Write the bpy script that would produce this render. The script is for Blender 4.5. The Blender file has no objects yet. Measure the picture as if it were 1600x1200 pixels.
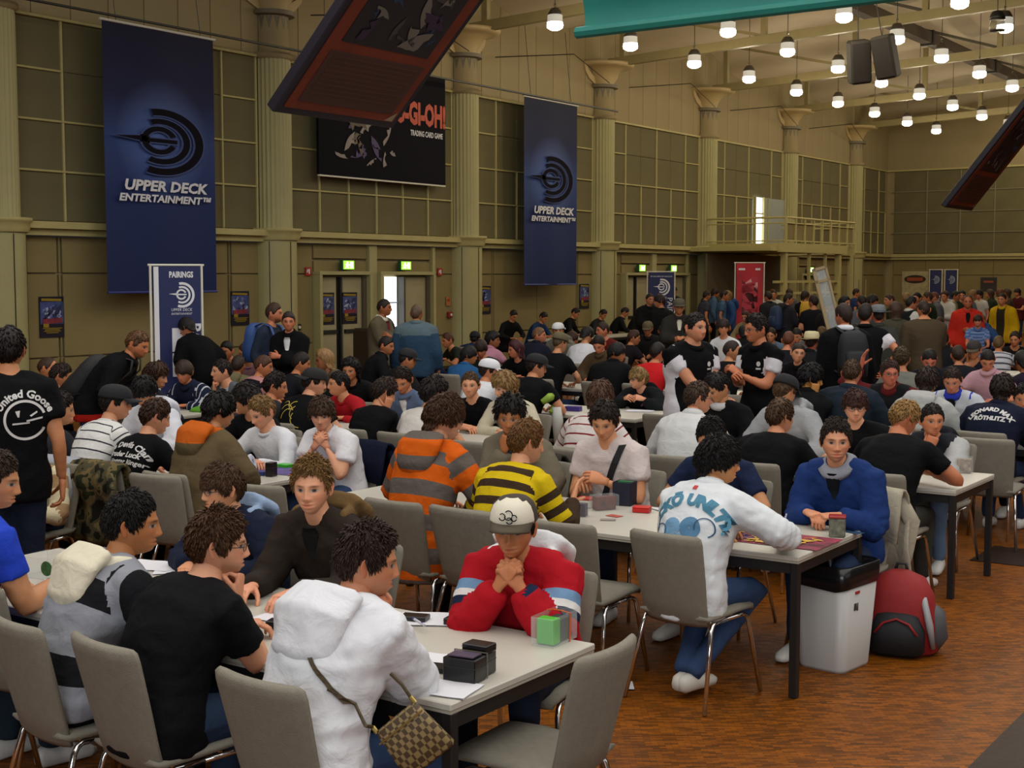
import bpy, bmesh, math, random
import numpy as np
from mathutils import Vector, Matrix
from mathutils.bvhtree import BVHTree

# ---------------------------------------------------------------- camera, world, lights
SC = bpy.context.scene
COL = SC.collection
R_ = math.radians
HEAD, PITCH, EYE = R_(34.7), R_(4.5), 2.1
cam_d = bpy.data.cameras.new('camera'); cam = bpy.data.objects.new('camera', cam_d); COL.objects.link(cam)
cam_d.sensor_width = 36.0; cam_d.lens = 36.0 * 2134 / 1600; cam_d.clip_start = .05; cam_d.clip_end = 300
cam.location = (0, 0, EYE)
cam.rotation_euler = (math.pi/2 - PITCH, 0, HEAD - math.pi/2)
SC.camera = cam
SC.view_settings.view_transform = 'Standard'; SC.view_settings.look = 'None'
SC.view_settings.gamma = 1; SC.view_settings.use_curve_mapping = False
SC.view_settings.exposure = 0.0
W = bpy.data.worlds.new('world'); SC.world = W; W.use_nodes = True
W.node_tree.nodes['Background'].inputs[0].default_value = (.75, .85, 1, 1)
W.node_tree.nodes['Background'].inputs[1].default_value = .02
SC.cycles.max_bounces = 6; SC.cycles.diffuse_bounces = 3; SC.cycles.glossy_bounces = 3
SC.cycles.transmission_bounces = 6; SC.cycles.transparent_max_bounces = 8
SC.cycles.caustics_reflective = False; SC.cycles.caustics_refractive = False
SC.cycles.sample_clamp_indirect = 6
def area(name, loc, target, sx, sy, power, col):
    l = bpy.data.lights.new(name, 'AREA'); l.shape = 'RECTANGLE'; l.size = sx; l.size_y = sy
    l.energy = power; l.color = col
    o = bpy.data.objects.new(name, l); COL.objects.link(o); o.location = loc
    o.rotation_euler = (Vector(target) - Vector(loc)).to_track_quat('-Z', 'Y').to_euler()
    return o
# rooflights and lamp rows over the front of the hall (above the picture), and weak daylight from the glazed front
area('rooflight', (7, 2, 8.0), (7, 2, 0), 24, 20, 2500, (1, .985, .955))
area('daylight_front', (-20, -9, 6.0), (7, 4.5, .8), 14, 5, 1700, (.86, .93, 1))
area('daylight_side', (8, -16, 7.5), (9, 4, .8), 22, 5, 260, (.95, .97, 1))
LAMP_W = 52; LAMP_C = (1, .88, .64)
# ---------------------------------------------------------------- end of light set-up
rng = np.random.default_rng(7); random.seed(7)
_mats = {}
def srgb(c):
    if isinstance(c, str):
        c = tuple(int(c[i:i+2], 16)/255 for i in (0, 2, 4))
    return tuple((v/12.92 if v <= .04045 else ((v+.055)/1.055)**2.4) for v in c[:3])
def nodes_of(m): return m.node_tree.nodes, m.node_tree.links
def newmat(name):
    m = bpy.data.materials.new(name); m.use_nodes = True
    return m, m.node_tree.nodes, m.node_tree.links, m.node_tree.nodes['Principled BSDF']
def mixnode(N, a=None, b=None, f=None, L=None, mode='MIX'):
    n = N.new('ShaderNodeMix'); n.data_type = 'RGBA'; n.blend_type = mode
    for sock, v in ((n.inputs[0], f), (n.inputs[6], a), (n.inputs[7], b)):
        if v is None: continue
        if hasattr(v, 'is_output'): L.new(v, sock)
        else: sock.default_value = v if not isinstance(v, tuple) else (*v[:3], 1)
    return n.outputs[2]
def mathn(N, L, op, a, b=0.0, c=None):
    n = N.new('ShaderNodeMath'); n.operation = op
    for i, v in enumerate((a, b) if c is None else (a, b, c)):
        if hasattr(v, 'is_output'): L.new(v, n.inputs[i])
        else: n.inputs[i].default_value = v
    return n.outputs[0]
def mat(name, col, rough=.6, metal=0., var=.0, vscale=6., bump=.0, bscale=60., stretch=None, emit=0., spec=.5, coat=0., alpha=1., trans=0.):
    key = (name, col, rough, metal, var, vscale, bump, bscale, stretch, emit, alpha, trans)
    if key in _mats: return _mats[key]
    m, N, L, B = newmat(name); c = srgb(col)
    B.inputs['Base Color'].default_value = (*c, 1); B.inputs['Roughness'].default_value = rough
    B.inputs['Metallic'].default_value = metal; B.inputs['Specular IOR Level'].default_value = spec
    B.inputs['Coat Weight'].default_value = coat
    if trans: B.inputs['Transmission Weight'].default_value = trans; B.inputs['IOR'].default_value = 1.3
    if alpha < 1: B.inputs['Alpha'].default_value = alpha
    if var or bump:
        tc = N.new('ShaderNodeTexCoord'); src = tc.outputs['Object']
        if stretch:
            mp = N.new('ShaderNodeMapping'); mp.inputs['Scale'].default_value = stretch; L.new(src, mp.inputs[0]); src = mp.outputs[0]
    if var:
        t = N.new('ShaderNodeTexNoise'); t.inputs['Scale'].default_value = vscale; t.inputs['Detail'].default_value = 4; L.new(src, t.inputs['Vector'])
        lo = tuple(v*(1-var) for v in c); hi = tuple(min(1, v*(1+var)) for v in c)
        r = N.new('ShaderNodeValToRGB'); r.color_ramp.elements[0].position = .3; r.color_ramp.elements[1].position = .7
        r.color_ramp.elements[0].color = (*lo, 1); r.color_ramp.elements[1].color = (*hi, 1)
        L.new(t.outputs['Fac'], r.inputs[0]); L.new(r.outputs[0], B.inputs['Base Color'])
    if bump:
        t = N.new('ShaderNodeTexNoise'); t.inputs['Scale'].default_value = bscale; t.inputs['Detail'].default_value = 3; L.new(src, t.inputs['Vector'])
        b = N.new('ShaderNodeBump'); b.inputs['Strength'].default_value = bump; b.inputs['Distance'].default_value = .01
        L.new(t.outputs['Fac'], b.inputs['Height']); L.new(b.outputs[0], B.inputs['Normal'])
    if emit:
        B.inputs['Emission Color'].default_value = (*c, 1); B.inputs['Emission Strength'].default_value = emit
    _mats[key] = m
    return m
# cloth: colour by the garment's own coordinates (attribute ca = spine length, lateral, front, arm fraction)
CH = {'len': 0, 'lat': 1, 'front': 2, 'arm': 3}
def ramp_col(N, L, at, spec):
    """spec: hex colour or (channel, period or None, [(pos, hex), ...], absolute?)"""
    if isinstance(spec, str):
        rgb = N.new('ShaderNodeRGB'); rgb.outputs[0].default_value = (*srgb(spec), 1); return rgb.outputs[0]
    ch, period, stops = spec[:3]
    v = at[CH[ch]]
    if len(spec) > 3: v = mathn(N, L, 'ABSOLUTE', v)
    if period: v = mathn(N, L, 'FRACT', mathn(N, L, 'DIVIDE', v, period))
    r = N.new('ShaderNodeValToRGB'); cr = r.color_ramp; cr.interpolation = 'CONSTANT'
    while len(cr.elements) < len(stops): cr.elements.new(.5)
    for e, (p, c) in zip(cr.elements, stops): e.position = p
    for e, (p, c) in zip(cr.elements, stops): e.position = p; e.color = (*srgb(c), 1)
    L.new(v, r.inputs[0]); return r.outputs[0]
def cloth(base, arm=None, rough=.85, bump=.35, bscale=14., camo=None, sheen=.0):
    key = ('cloth', repr(base), repr(arm), rough, bump, bscale, camo)
    if key in _mats: return _mats[key]
    m, N, L, B = newmat('cloth'); B.inputs['Roughness'].default_value = rough; B.inputs['Specular IOR Level'].default_value = .12
    a = N.new('ShaderNodeAttribute'); a.attribute_name = 'ca'
    sp = N.new('ShaderNodeSeparateColor'); L.new(a.outputs['Color'], sp.inputs[0])
    at = [sp.outputs[0], sp.outputs[1], sp.outputs[2], a.outputs['Alpha']]
    tc = N.new('ShaderNodeTexCoord')
    c = ramp_col(N, L, at, base)
    if arm is not None:
        isarm = mathn(N, L, 'GREATER_THAN', at[3], .001)
        c = mixnode(N, c, ramp_col(N, L, at, arm), isarm, L)
    if camo:
        t = N.new('ShaderNodeTexNoise'); t.inputs['Scale'].default_value = 9; t.inputs['Detail'].default_value = 2; L.new(tc.outputs['Object'], t.inputs['Vector'])
        r = N.new('ShaderNodeValToRGB'); r.color_ramp.interpolation = 'CONSTANT'; cr = r.color_ramp
        while len(cr.elements) < len(camo): cr.elements.new(.5)
        for i, e in enumerate(cr.elements): e.position = .34 + i*.32/len(camo)
        for i, e in enumerate(cr.elements): e.color = (*srgb(camo[i]), 1)
        L.new(t.outputs['Fac'], r.inputs[0]); c = r.outputs[0]
    t2 = N.new('ShaderNodeTexNoise'); t2.inputs['Scale'].default_value = 5; t2.inputs['Detail'].default_value = 5; L.new(tc.outputs['Object'], t2.inputs['Vector'])
    mr = N.new('ShaderNodeMapRange'); mr.inputs[3].default_value = .86; mr.inputs[4].default_value = 1.1; L.new(t2.outputs['Fac'], mr.inputs[0])
    c = mixnode(N, c, mr.outputs[0], 1.0, L, 'MULTIPLY')
    L.new(c, B.inputs['Base Color'])
    w = N.new('ShaderNodeTexNoise'); w.inputs['Scale'].default_value = bscale; w.inputs['Detail'].default_value = 4; w.inputs['Distortion'].default_value = .6; L.new(tc.outputs['Object'], w.inputs['Vector'])
    b = N.new('ShaderNodeBump'); b.inputs['Strength'].default_value = bump; b.inputs['Distance'].default_value = .03
    L.new(w.outputs['Fac'], b.inputs['Height']); L.new(b.outputs[0], B.inputs['Normal'])
    _mats[key] = m; return m
def make_skin():
    m, N, L, B = newmat('skin'); B.inputs['Roughness'].default_value = .5; B.inputs['Specular IOR Level'].default_value = .35
    a = N.new('ShaderNodeAttribute'); a.attribute_name = 'fc'
    tc = N.new('ShaderNodeTexCoord'); t = N.new('ShaderNodeTexNoise'); t.inputs['Scale'].default_value = 30; t.inputs['Detail'].default_value = 4
    L.new(tc.outputs['Object'], t.inputs['Vector'])
    mr = N.new('ShaderNodeMapRange'); mr.inputs[3].default_value = .88; mr.inputs[4].default_value = 1.1; L.new(t.outputs['Fac'], mr.inputs[0])
    L.new(mixnode(N, a.outputs['Color'], mr.outputs[0], 1.0, L, 'MULTIPLY'), B.inputs['Base Color'])
    return m
SKIN = make_skin()
def hairmat(c):
    return mat('hair', c, .55, var=.35, vscale=55, bump=.9, bscale=90, stretch=(1, 1, .25), spec=.3)

# ---------------------------------------------------------------- objects
def prop(o, label=None, cat=None, group=None, kind=None):
    if label: o['label'] = label
    if cat: o['category'] = cat
    if group: o['group'] = group
    if kind: o['kind'] = kind
    return o
def empty(name, loc, rz=0., label=None, cat=None, group=None, kind=None):
    o = bpy.data.objects.new(name, None); COL.objects.link(o); o.location = loc; o.rotation_euler = (0, 0, rz)
    o.empty_display_size = .1
    return prop(o, label, cat, group, kind)
def link(name, me, parent=None, loc=None, rot=None):
    o = bpy.data.objects.new(name, me); COL.objects.link(o)
    if parent is not None: o.parent = parent
    if loc is not None: o.location = loc
    if rot is not None: o.rotation_euler = rot
    return o
def mesh_np(name, V, F, m=None, smooth=True):
    me = bpy.data.meshes.new(name)
    V = np.asarray(V, np.float32)
    if isinstance(F, np.ndarray) and F.ndim == 2:
        k = F.shape[1]; nf = len(F)
        me.vertices.add(len(V)); me.vertices.foreach_set('co', V.ravel())
        me.loops.add(nf*k); me.loops.foreach_set('vertex_index', F.astype(np.int32).ravel())
        me.polygons.add(nf); me.polygons.foreach_set('loop_start', np.arange(0, nf*k, k, dtype=np.int32))
        me.update(calc_edges=True)
    else:
        me.from_pydata(V.tolist(), [], [tuple(int(i) for i in f) for f in F]); me.update()
    if smooth: me.polygons.foreach_set('use_smooth', np.ones(len(me.polygons), bool))
    if m is not None: me.materials.append(m)
    return me
class MB:
    """collects shapes for ONE mesh object"""
    def __init__(s): s.V = []; s.F = []; s.n = 0
    def add(s, V, F):
        V = np.asarray(V, float); s.V.append(V); s.F += [tuple(int(i)+s.n for i in f) for f in F]; s.n += len(V); return s
    def box(s, c, d, rz=0., ry=0., rx=0., bev=0.):
        x, y, z = (v/2 for v in d)
        if bev > 0:
            b = min(bev, x*.9, y*.9, z*.9); P = []
            for sz in (-1, 1):
                for k in range(2):
                    zz = sz*(z-b) if (k == 0) == (sz == 1) else sz*z
                    o_ = b if abs(abs(zz)-z) < 1e-9 else 0
                    xx, yy = x-o_, y-o_
                    P += [(xx-b*(o_ == 0), yy, zz), (xx, yy-b*(o_ == 0), zz), (xx, -yy+b*(o_ == 0), zz), (xx-b*(o_ == 0), -yy, zz), (-xx+b*(o_ == 0), -yy, zz), (-xx, -yy+b*(o_ == 0), zz), (-xx, yy-b*(o_ == 0), zz), (-xx+b*(o_ == 0), yy, zz)]
            V = np.array(P); F = [tuple(range(8))[::1], tuple(range(24, 32))[::-1]]
            for r in range(3):
                for i in range(8):
                    j = (i+1) % 8; F.append((r*8+i, r*8+8+i, r*8+8+j, r*8+j))
        else:
            V = np.array([(sx*x, sy*y, sz*z) for sx in (-1, 1) for sy in (-1, 1) for sz in (-1, 1)])
            F = [(0, 1, 3, 2), (4, 6, 7, 5), (0, 4, 5, 1), (2, 3, 7, 6), (0, 2, 6, 4), (1, 5, 7, 3)]
        M = np.array((Matrix.Rotation(rz, 3, 'Z') @ Matrix.Rotation(ry, 3, 'Y') @ Matrix.Rotation(rx, 3, 'X')))
        return s.add(V @ M.T + np.array(c), F)
    def tube(s, path, r, n=8, cap=True):
        V, F = loft(path, [(r, r)]*len(path) if np.isscalar(r) else [(q, q) for q in r], n=n, cap=cap); return s.add(V, F)
    def lathe(s, prof, n=16, c=(0, 0, 0), a0=0., a1=2*math.pi):
        full = abs(a1-a0-2*math.pi) < 1e-6; k = n if full else n+1
        P = [(r*math.cos(a0+(a1-a0)*i/n)+c[0], r*math.sin(a0+(a1-a0)*i/n)+c[1], z+c[2]) for r, z in prof for i in range(k)]
        F = [(q*k+i, q*k+(i+1) % k, (q+1)*k+(i+1) % k, (q+1)*k+i) for q in range(len(prof)-1) for i in range(k if full else n)]
        if full:
            if prof[0][0] > 1e-6: F.append(tuple(range(k))[::-1])
            if prof[-1][0] > 1e-6: F.append(tuple((len(prof)-1)*k+i for i in range(k)))
        return s.add(P, F)
    def prism(s, pts, z0, z1):
        n = len(pts); V = [(x, y, z0) for x, y in pts]+[(x, y, z1) for x, y in pts]
        F = [tuple(range(n))[::-1], tuple(range(n, 2*n))]+[(i, (i+1) % n, n+(i+1) % n, n+i) for i in range(n)]
        return s.add(V, F)
    def build(s, name, m=None, parent=None, smooth=False, loc=None, rot=None):
        me = mesh_np(name, np.concatenate(s.V), s.F, m, smooth)
        return link(name, me, parent, loc, rot)
    def mesh(s, name, m=None, smooth=False): return mesh_np(name, np.concatenate(s.V), s.F, m, smooth)
def unit(v): v = np.asarray(v, float); return v/max(np.linalg.norm(v), 1e-9)
def loft(path, rad, n=12, side=None, cap=True, power=2.0):
    """tube of elliptic sections; rad = (half width along side, half depth); side = lateral vector(s)"""
    P = np.asarray(path, float); k = len(P); T = np.gradient(P, axis=0); T /= np.maximum(np.linalg.norm(T, axis=1, keepdims=True), 1e-9)
    V = []; s0 = None
    for i in range(k):
        if side is not None: sv = np.asarray(side[i] if np.ndim(side) == 2 else side, float)
        else:
            sv = s0 if s0 is not None else (np.array([0, 0, 1.]) if abs(T[i][2]) < .9 else np.array([1., 0, 0]))
        sv = sv - T[i]*(sv @ T[i]); sv = unit(sv); s0 = sv; fv = np.cross(T[i], sv)
        a = np.arange(n)*2*math.pi/n; ca, sa = np.cos(a), np.sin(a)
        if power != 2: ca, sa = np.sign(ca)*np.abs(ca)**(2/power), np.sign(sa)*np.abs(sa)**(2/power)
        V.append(P[i]+np.outer(ca*rad[i][0], sv)+np.outer(sa*rad[i][1], fv))
    V = np.concatenate(V); F = [(q*n+i, q*n+(i+1) % n, (q+1)*n+(i+1) % n, (q+1)*n+i) for q in range(k-1) for i in range(n)]
    if cap: F += [tuple(range(n))[::-1], tuple((k-1)*n+i for i in range(n))]
    return V, F
# value noise, vectorised
def _h(i, j, k): 
    n = (i*374761393 + j*668265263 + k*2147483647) & 0xffffffff; n = ((n ^ (n >> 13))*1274126177) & 0xffffffff
    return ((n ^ (n >> 16)) & 0xffff)/65535.
def vnoise(P, sc=1.):
    p = np.asarray(P)*sc + 100.; i = np.floor(p).astype(np.int64); f = p-i; f = f*f*(3-2*f); o = 0
    for a in (0, 1):
        for b in (0, 1):
            for c in (0, 1):
                w = (f[:, 0] if a else 1-f[:, 0])*(f[:, 1] if b else 1-f[:, 1])*(f[:, 2] if c else 1-f[:, 2])
                o = o + w*_h(i[:, 0]+a, i[:, 1]+b, i[:, 2]+c)
    return o*2-1
# voxel union in a scratch scene
_tmp = {}
def scratch_dg():
    sc = _tmp['sc']
    with bpy.context.temp_override(scene=sc, view_layer=sc.view_layers[0]):
        return bpy.context.evaluated_depsgraph_get()
def voxel(parts, vox, smooth=3):
    """union of closed shapes [(V, F)] -> (V, quads)"""
    if 'sc' not in _tmp:
        _tmp['sc'] = bpy.data.scenes.new('scratch')
    sc = _tmp['sc']; mb = MB()
    for V, F in parts: mb.add(V, F)
    me = mb.mesh('scratch'); o = bpy.data.objects.new('scratch', me); sc.collection.objects.link(o)
    md = o.modifiers.new('r', 'REMESH'); md.mode = 'VOXEL'; md.voxel_size = vox; md.use_smooth_shade = True
    dg = scratch_dg()
    ev = o.evaluated_get(dg); m2 = ev.to_mesh()
    nv = len(m2.vertices); V = np.empty(nv*3, np.float32); m2.vertices.foreach_get('co', V); V = V.reshape(-1, 3).astype(float)
    lt = np.empty(len(m2.loops), np.int32); m2.loops.foreach_get('vertex_index', lt); F = lt.reshape(-1, 4)
    ev.to_mesh_clear(); bpy.data.objects.remove(o); bpy.data.meshes.remove(me)
    return lap(V, F, smooth), F
def lap(V, F, it, lam=.6):
    if it <= 0: return V
    e = np.concatenate([F[:, [0, 1]], F[:, [1, 2]], F[:, [2, 3]], F[:, [3, 0]]]); n = len(V)
    cnt = np.bincount(e[:, 0], minlength=n)+np.bincount(e[:, 1], minlength=n)
    for k in range(it):
        S = np.stack([np.bincount(e[:, 0], V[e[:, 1], c], n)+np.bincount(e[:, 1], V[e[:, 0], c], n) for c in range(3)], 1)
        V = V+(lam if k % 2 == 0 else -lam*.85)*(S/np.maximum(cnt, 1)[:, None]-V)
    return V
def vnormals(V, F):
    n = np.cross(V[F[:, 2]]-V[F[:, 0]], V[F[:, 3]]-V[F[:, 1]]); N = np.zeros_like(V)
    for k in range(4): np.add.at(N, F[:, k], n)
    return N/np.maximum(np.linalg.norm(N, axis=1, keepdims=True), 1e-9)
def fattr(me, name, A):
    at = me.attributes.new(name, 'FLOAT_COLOR', 'POINT'); at.data.foreach_set('color', np.asarray(A, np.float32).ravel())
def fattr_corner(me, name, A, F):
    """per-corner garment coordinates, kept whole within each face so that seams stay sharp"""
    C = A[F].copy(); bad = (np.ptp(C[:, :, 3], axis=1) > .08) | (np.ptp(C[:, :, 0], axis=1) > .12); C[bad] = C[bad][:, :1, :]
    at = me.attributes.new(name, 'FLOAT_COLOR', 'CORNER'); at.data.foreach_set('color', C.astype(np.float32).ravel())
def rot3(yaw, pitch=0., roll=0.):
    """yaw about z, pitch > 0 nods down, roll tips to the right"""
    return np.array(Matrix.Rotation(yaw, 3, 'Z') @ Matrix.Rotation(pitch, 3, 'Y') @ Matrix.Rotation(roll, 3, 'X'))
# ---------------------------------------------------------------- people: heads, hair, hands, bodies, clothes
def skin_rgb(h): c = np.array(srgb(h)); return np.clip(c*np.array([1.08, .93, .80]), 0, 1)
def sm(x): x = np.clip(x, 0, 1); return x*x*(3-2*x)
def ga(x, s): return np.exp(-(x/s)**2)
def head_shape(D, jaw=1., nose=1., fat=0.):
    """unit directions -> head surface in metres (x forward, z up, eye line near z = .006)"""
    dx, dy, dz = D.T
    x = np.where(dx > 0, .094, .101)*dx; y = .0765*dy; z = np.where(dz > 0, .118, .117)*dz
    lo = sm((-.005-z)/.105)
    y = y*(1-(.26-.10*fat)*lo**1.2*jaw)
    y = y*(1+.05*ga(z+.045, .05)*fat)
    back = (dx < 0)
    x = np.where(back, x*(1-.42*sm((-.01-z)/.09)), x)
    fr = np.clip(dx, 0, 1)
    x = x+fr*.034*ga(z+.088, .034)+.012*fr*ga(z+.1, .02)*ga(y, .026)*jaw
    x = x+fr**.5*.004*ga(z-.05, .05)
    F = (dx > .15)
    ay = np.abs(y)
    nz = np.interp(z, [-.043, -.036, -.026, -.012, .012, .026, .04], [0, .018, .027, .019, .008, .003, 0])*nose
    nw = np.interp(z, [-.04, -.026, .0, .03], [.017, .0145, .0095, .012])
    d = nz*ga(y, nw)
    d += .006*ga(ay-.013, .007)*ga(z+.031, .008)*nose
    d -= .0125*ga(ay-.032, .017)*ga(z-.006, .012)
    d += .0065*ga(ay-.032, .0125)*ga(z-.006, .0085)
    d += .005*ga(z-.027, .009)*ga(ay-.028, .026)
    d += .005*ga(ay-.044, .02)*ga(z+.022, .02)+fat*.006*ga(ay-.045, .03)*ga(z+.05, .03)
    d += .006*ga(y, .023)*(ga(z+.0525, .0055)+1.1*ga(z+.067, .0065))
    d -= .0045*ga(y, .026)*ga(z+.0595, .003)
    d -= .004*ga(y, .03)*ga(z+.080, .007)
    d -= .003*ga(y, .006)*ga(z+.045, .004)
    x = x+np.where(F, d, 0)
    return np.stack([x, y, z], 1)
def sphere_grid(na, nb, warp=.45):
    u = np.arange(na)/na*2*math.pi; ph = u-warp*np.sin(u)           # denser in front
    th = np.linspace(0, math.pi, nb+2)[1:-1]
    D = np.stack([np.outer(np.sin(th), np.cos(ph)), np.outer(np.sin(th), np.sin(ph)), np.outer(np.cos(th), np.ones(na))], -1).reshape(-1, 3)
    D = np.concatenate([D, [[0, 0, 1.], [0, 0, -1.]]])
    i = np.arange(nb-1)[:, None]*na; a = np.arange(na)[None]; b = (np.arange(na)+1)[None] % na
    F = np.stack([i+a, i+na+a, i+na+b, i+b], -1).reshape(-1, 4).tolist()
    N = nb*na
    F += [(N, int(k), (int(k)+1) % na) for k in range(na)]+[(N+1, (nb-1)*na+(k+1) % na, (nb-1)*na+k) for k in range(na)]
    return D, F
def make_head(lod, skin, hair, brow=1., stubble=0., jaw=1., nose=1., fat=0., glance=0., lips=1.):
    na, nb = {0: (100, 100), 1: (48, 44), 2: (26, 22)}[lod]
    D, F = sphere_grid(na, nb, .55); V = head_shape(D, jaw, nose, fat)
    c = skin_rgb(skin); hc = np.array(srgb(hair)); C = np.tile(c, (len(V), 1)); x, y, z = V.T; ay = np.abs(y); fr = D[:, 0] > .15
    def mixc(w, col):
        w = (w*fr)[:, None]; C[:] = C*(1-w)+np.asarray(col)*w
    mixc(.35*ga(ay-.045, .022)*ga(z+.022, .022), c*np.array([1.15, .72, .68]))
    mixc(.30*ga(y, .016)*ga(z+.028, .014), c*np.array([1.1, .74, .7]))
    if stubble: mixc(stubble*np.clip(sm((-.04-z)/.03)*(1-ga(y, .016)*ga(z+.060, .010)), 0, 1), hc)
    mixc(.75*lips*sm(1.5-np.hypot(y/.019, (z+.0595)/.0095)), c*np.array([.86, .45, .42]))
    mixc(.5*ga(y, .021)*ga(z+.0592, .0022), c*.3)
    mixc(.25*ga(ay-.032, .02)*ga(z-.007, .013), c*.6)
    if lod < 2:
        e = sm(2-np.hypot((ay-.031)/.0125, (z-.0055)/.0048)); mixc(.9*e, (.36, .33, .30))
        mixc(sm(2-np.hypot((ay-.031-glance*np.sign(y))/.0058, (z-.006)/.0058))*e, (.03, .022, .016))
        mixc(.9*ga(ay-.031, .0135)*ga(z-.0112, .0021), (.03, .02, .018)); mixc(.35*ga(ay-.031, .012)*ga(z-.0005, .002), c*.35)
    else: mixc(.8*sm(2-np.hypot((ay-.031)/.010, (z-.006)/.006)), (.06, .05, .045))
    mixc(.92*brow*ga(ay-.032, .018)*ga(z-.0255+.15*np.clip(ay-.034, 0, 1), .0044), hc*.55)
    parts = [(V, F, C)]
    # ears
    for s in (-1, 1):
        ne = 10 if lod < 2 else 6
        De, Fe = sphere_grid(ne*2 if lod < 2 else 8, ne, 0.)
        ex, ey, ez = De.T
        w = np.where(ez > 0, 1., .72)
        E_ = np.stack([ex*.019*w-.012*ez*.3, ey*.009, ez*.032], 1)
        if lod < 2: E_[:, 1] -= s*.0 + np.where(ey*s > 0, s*.0085*ga(ex, .5)*ga(ez-.1, .55), 0)
        a = s*.55; E2 = E_.copy(); E2[:, 0] = E_[:, 0]*math.cos(a)-E_[:, 1]*math.sin(-a)*-1; E2[:, 1] = -E_[:, 0]*math.sin(a)+E_[:, 1]*math.cos(a)
        E2 += np.array([-.016, s*.079, -.006]); E2[:, 0] = E2[:, 0]
        parts.append((E2, Fe, np.tile(c*np.array([1.05, .86, .84]), (len(E2), 1))))
    return parts
def hair_shape(lod, style, jaw=1., fat=0., seed=0):
    """cap of hair grown from the scalp; style = dict(top, side, back, fringe, nape, noise, spike)"""
    st = dict(top=.022, side=.012, back=.016, fringe=.066, nape=-.07, temple=.035, burn=-.012, noise=.35, spike=.0, part=0., lift=0.)
    st.update(style); na, nb = {0: (110, 40), 1: (44, 18), 2: (22, 9)}[lod]
    u = np.arange(na)/na*2*math.pi; ph = u; ap = np.abs((ph+math.pi) % (2*math.pi)-math.pi)
    zl = np.interp(ap, np.radians([0, 28, 48, 62, 74, 84, 92, 104, 118, 150, 180]),
                   [st['fringe'], st['fringe']-.004, st['temple']+.015, st['temple'], st['burn']+.008, st['burn'], st['burn']+.004, .03 if st['nape'] > -.09 else -.02, -.03, st['nape']+.008, st['nape']])
    jit = _np_rand(seed, na)*.011*min(1., st['noise']*2); zl = zl+jit*(ap < 1.2)
    V = []; nl = []
    zz = np.clip(zl/.118, -.99, .985); thm = np.arccos(zz)
    for r in range(nb+1):
        t = r/nb; th = np.maximum(thm*t, .02)
        D = np.stack([np.sin(th)*np.cos(ph), np.sin(th)*np.sin(ph), np.cos(th)], 1)
        S = head_shape(D, jaw, 0., fat)
        if st['nape'] < -.09:                       # long hair hangs straight below the skull
            pass
        up = np.clip(D[:, 2], 0, 1); bk = np.clip(-D[:, 0], 0, 1)
        th_ = st['side']+(st['top']-st['side'])*up**1.2+(st['back']-st['side'])*bk*(1-up)
        edge = 1-.75*t**6 if st['fringe'] > .03 else 1-.45*t**8
        th_ = th_*edge*np.ones(na)
        nz = vnoise(np.stack([np.cos(ph)*3+seed, np.sin(ph)*3, np.full(na, t*3.)], 1), 1.3)*.5+vnoise(np.stack([np.cos(ph)*9, np.sin(ph)*9+seed, np.full(na, t*4.)], 1), 1.5)*.5
        th_ = th_*(1+st['noise']*nz)+st['spike']*np.maximum(0, vnoise(np.stack([D[:, 0]*22+seed, D[:, 1]*22, D[:, 2]*10], 1)))*(.3+up)
        nrm = D*np.array([1/.095, 1/.076, 1/.117]); nrm /= np.linalg.norm(nrm, axis=1, keepdims=True)
        P = S+nrm*th_[:, None]
        P[:, 2] += st['lift']*up*np.clip(D[:, 0]+.3, 0, 1)
        if st['nape'] < -.09:
            k = sm((-.02-P[:, 2])/.05)*(ap > 1.35); out = np.stack([np.cos(ph)*.09-.012, np.sin(ph)*.088, P[:, 2]], 1); P = P*(1-k[:, None])+out*k[:, None]
        V.append(P)
    if st['nape'] < -.12:                            # curtain rows
        last = V[-1]
        for q in range(1, 5):
            P = last.copy(); k = (ap > 1.45); P[:, 2] -= k*q*(-.11-st['nape'])/4; P[:, :2] *= np.where(k, 1+.05*q*_np_rand(seed+q, na), 1)[:, None]; V.append(P)
    lastD = V[-1]*np.array([.86, .86, 1.]); lastD[:, 2] += .006; V.append(lastD)
    k = len(V); V = np.concatenate(V); top = V[:na].mean(0)
    F = [(q*na+i, (q+1)*na+i, (q+1)*na+(i+1) % na, q*na+(i+1) % na) for q in range(k-1) for i in range(na)]
    V = np.concatenate([V, [top]]); F += [(len(V)-1, i, (i+1) % na) for i in range(na)]
    return V, F
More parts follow.
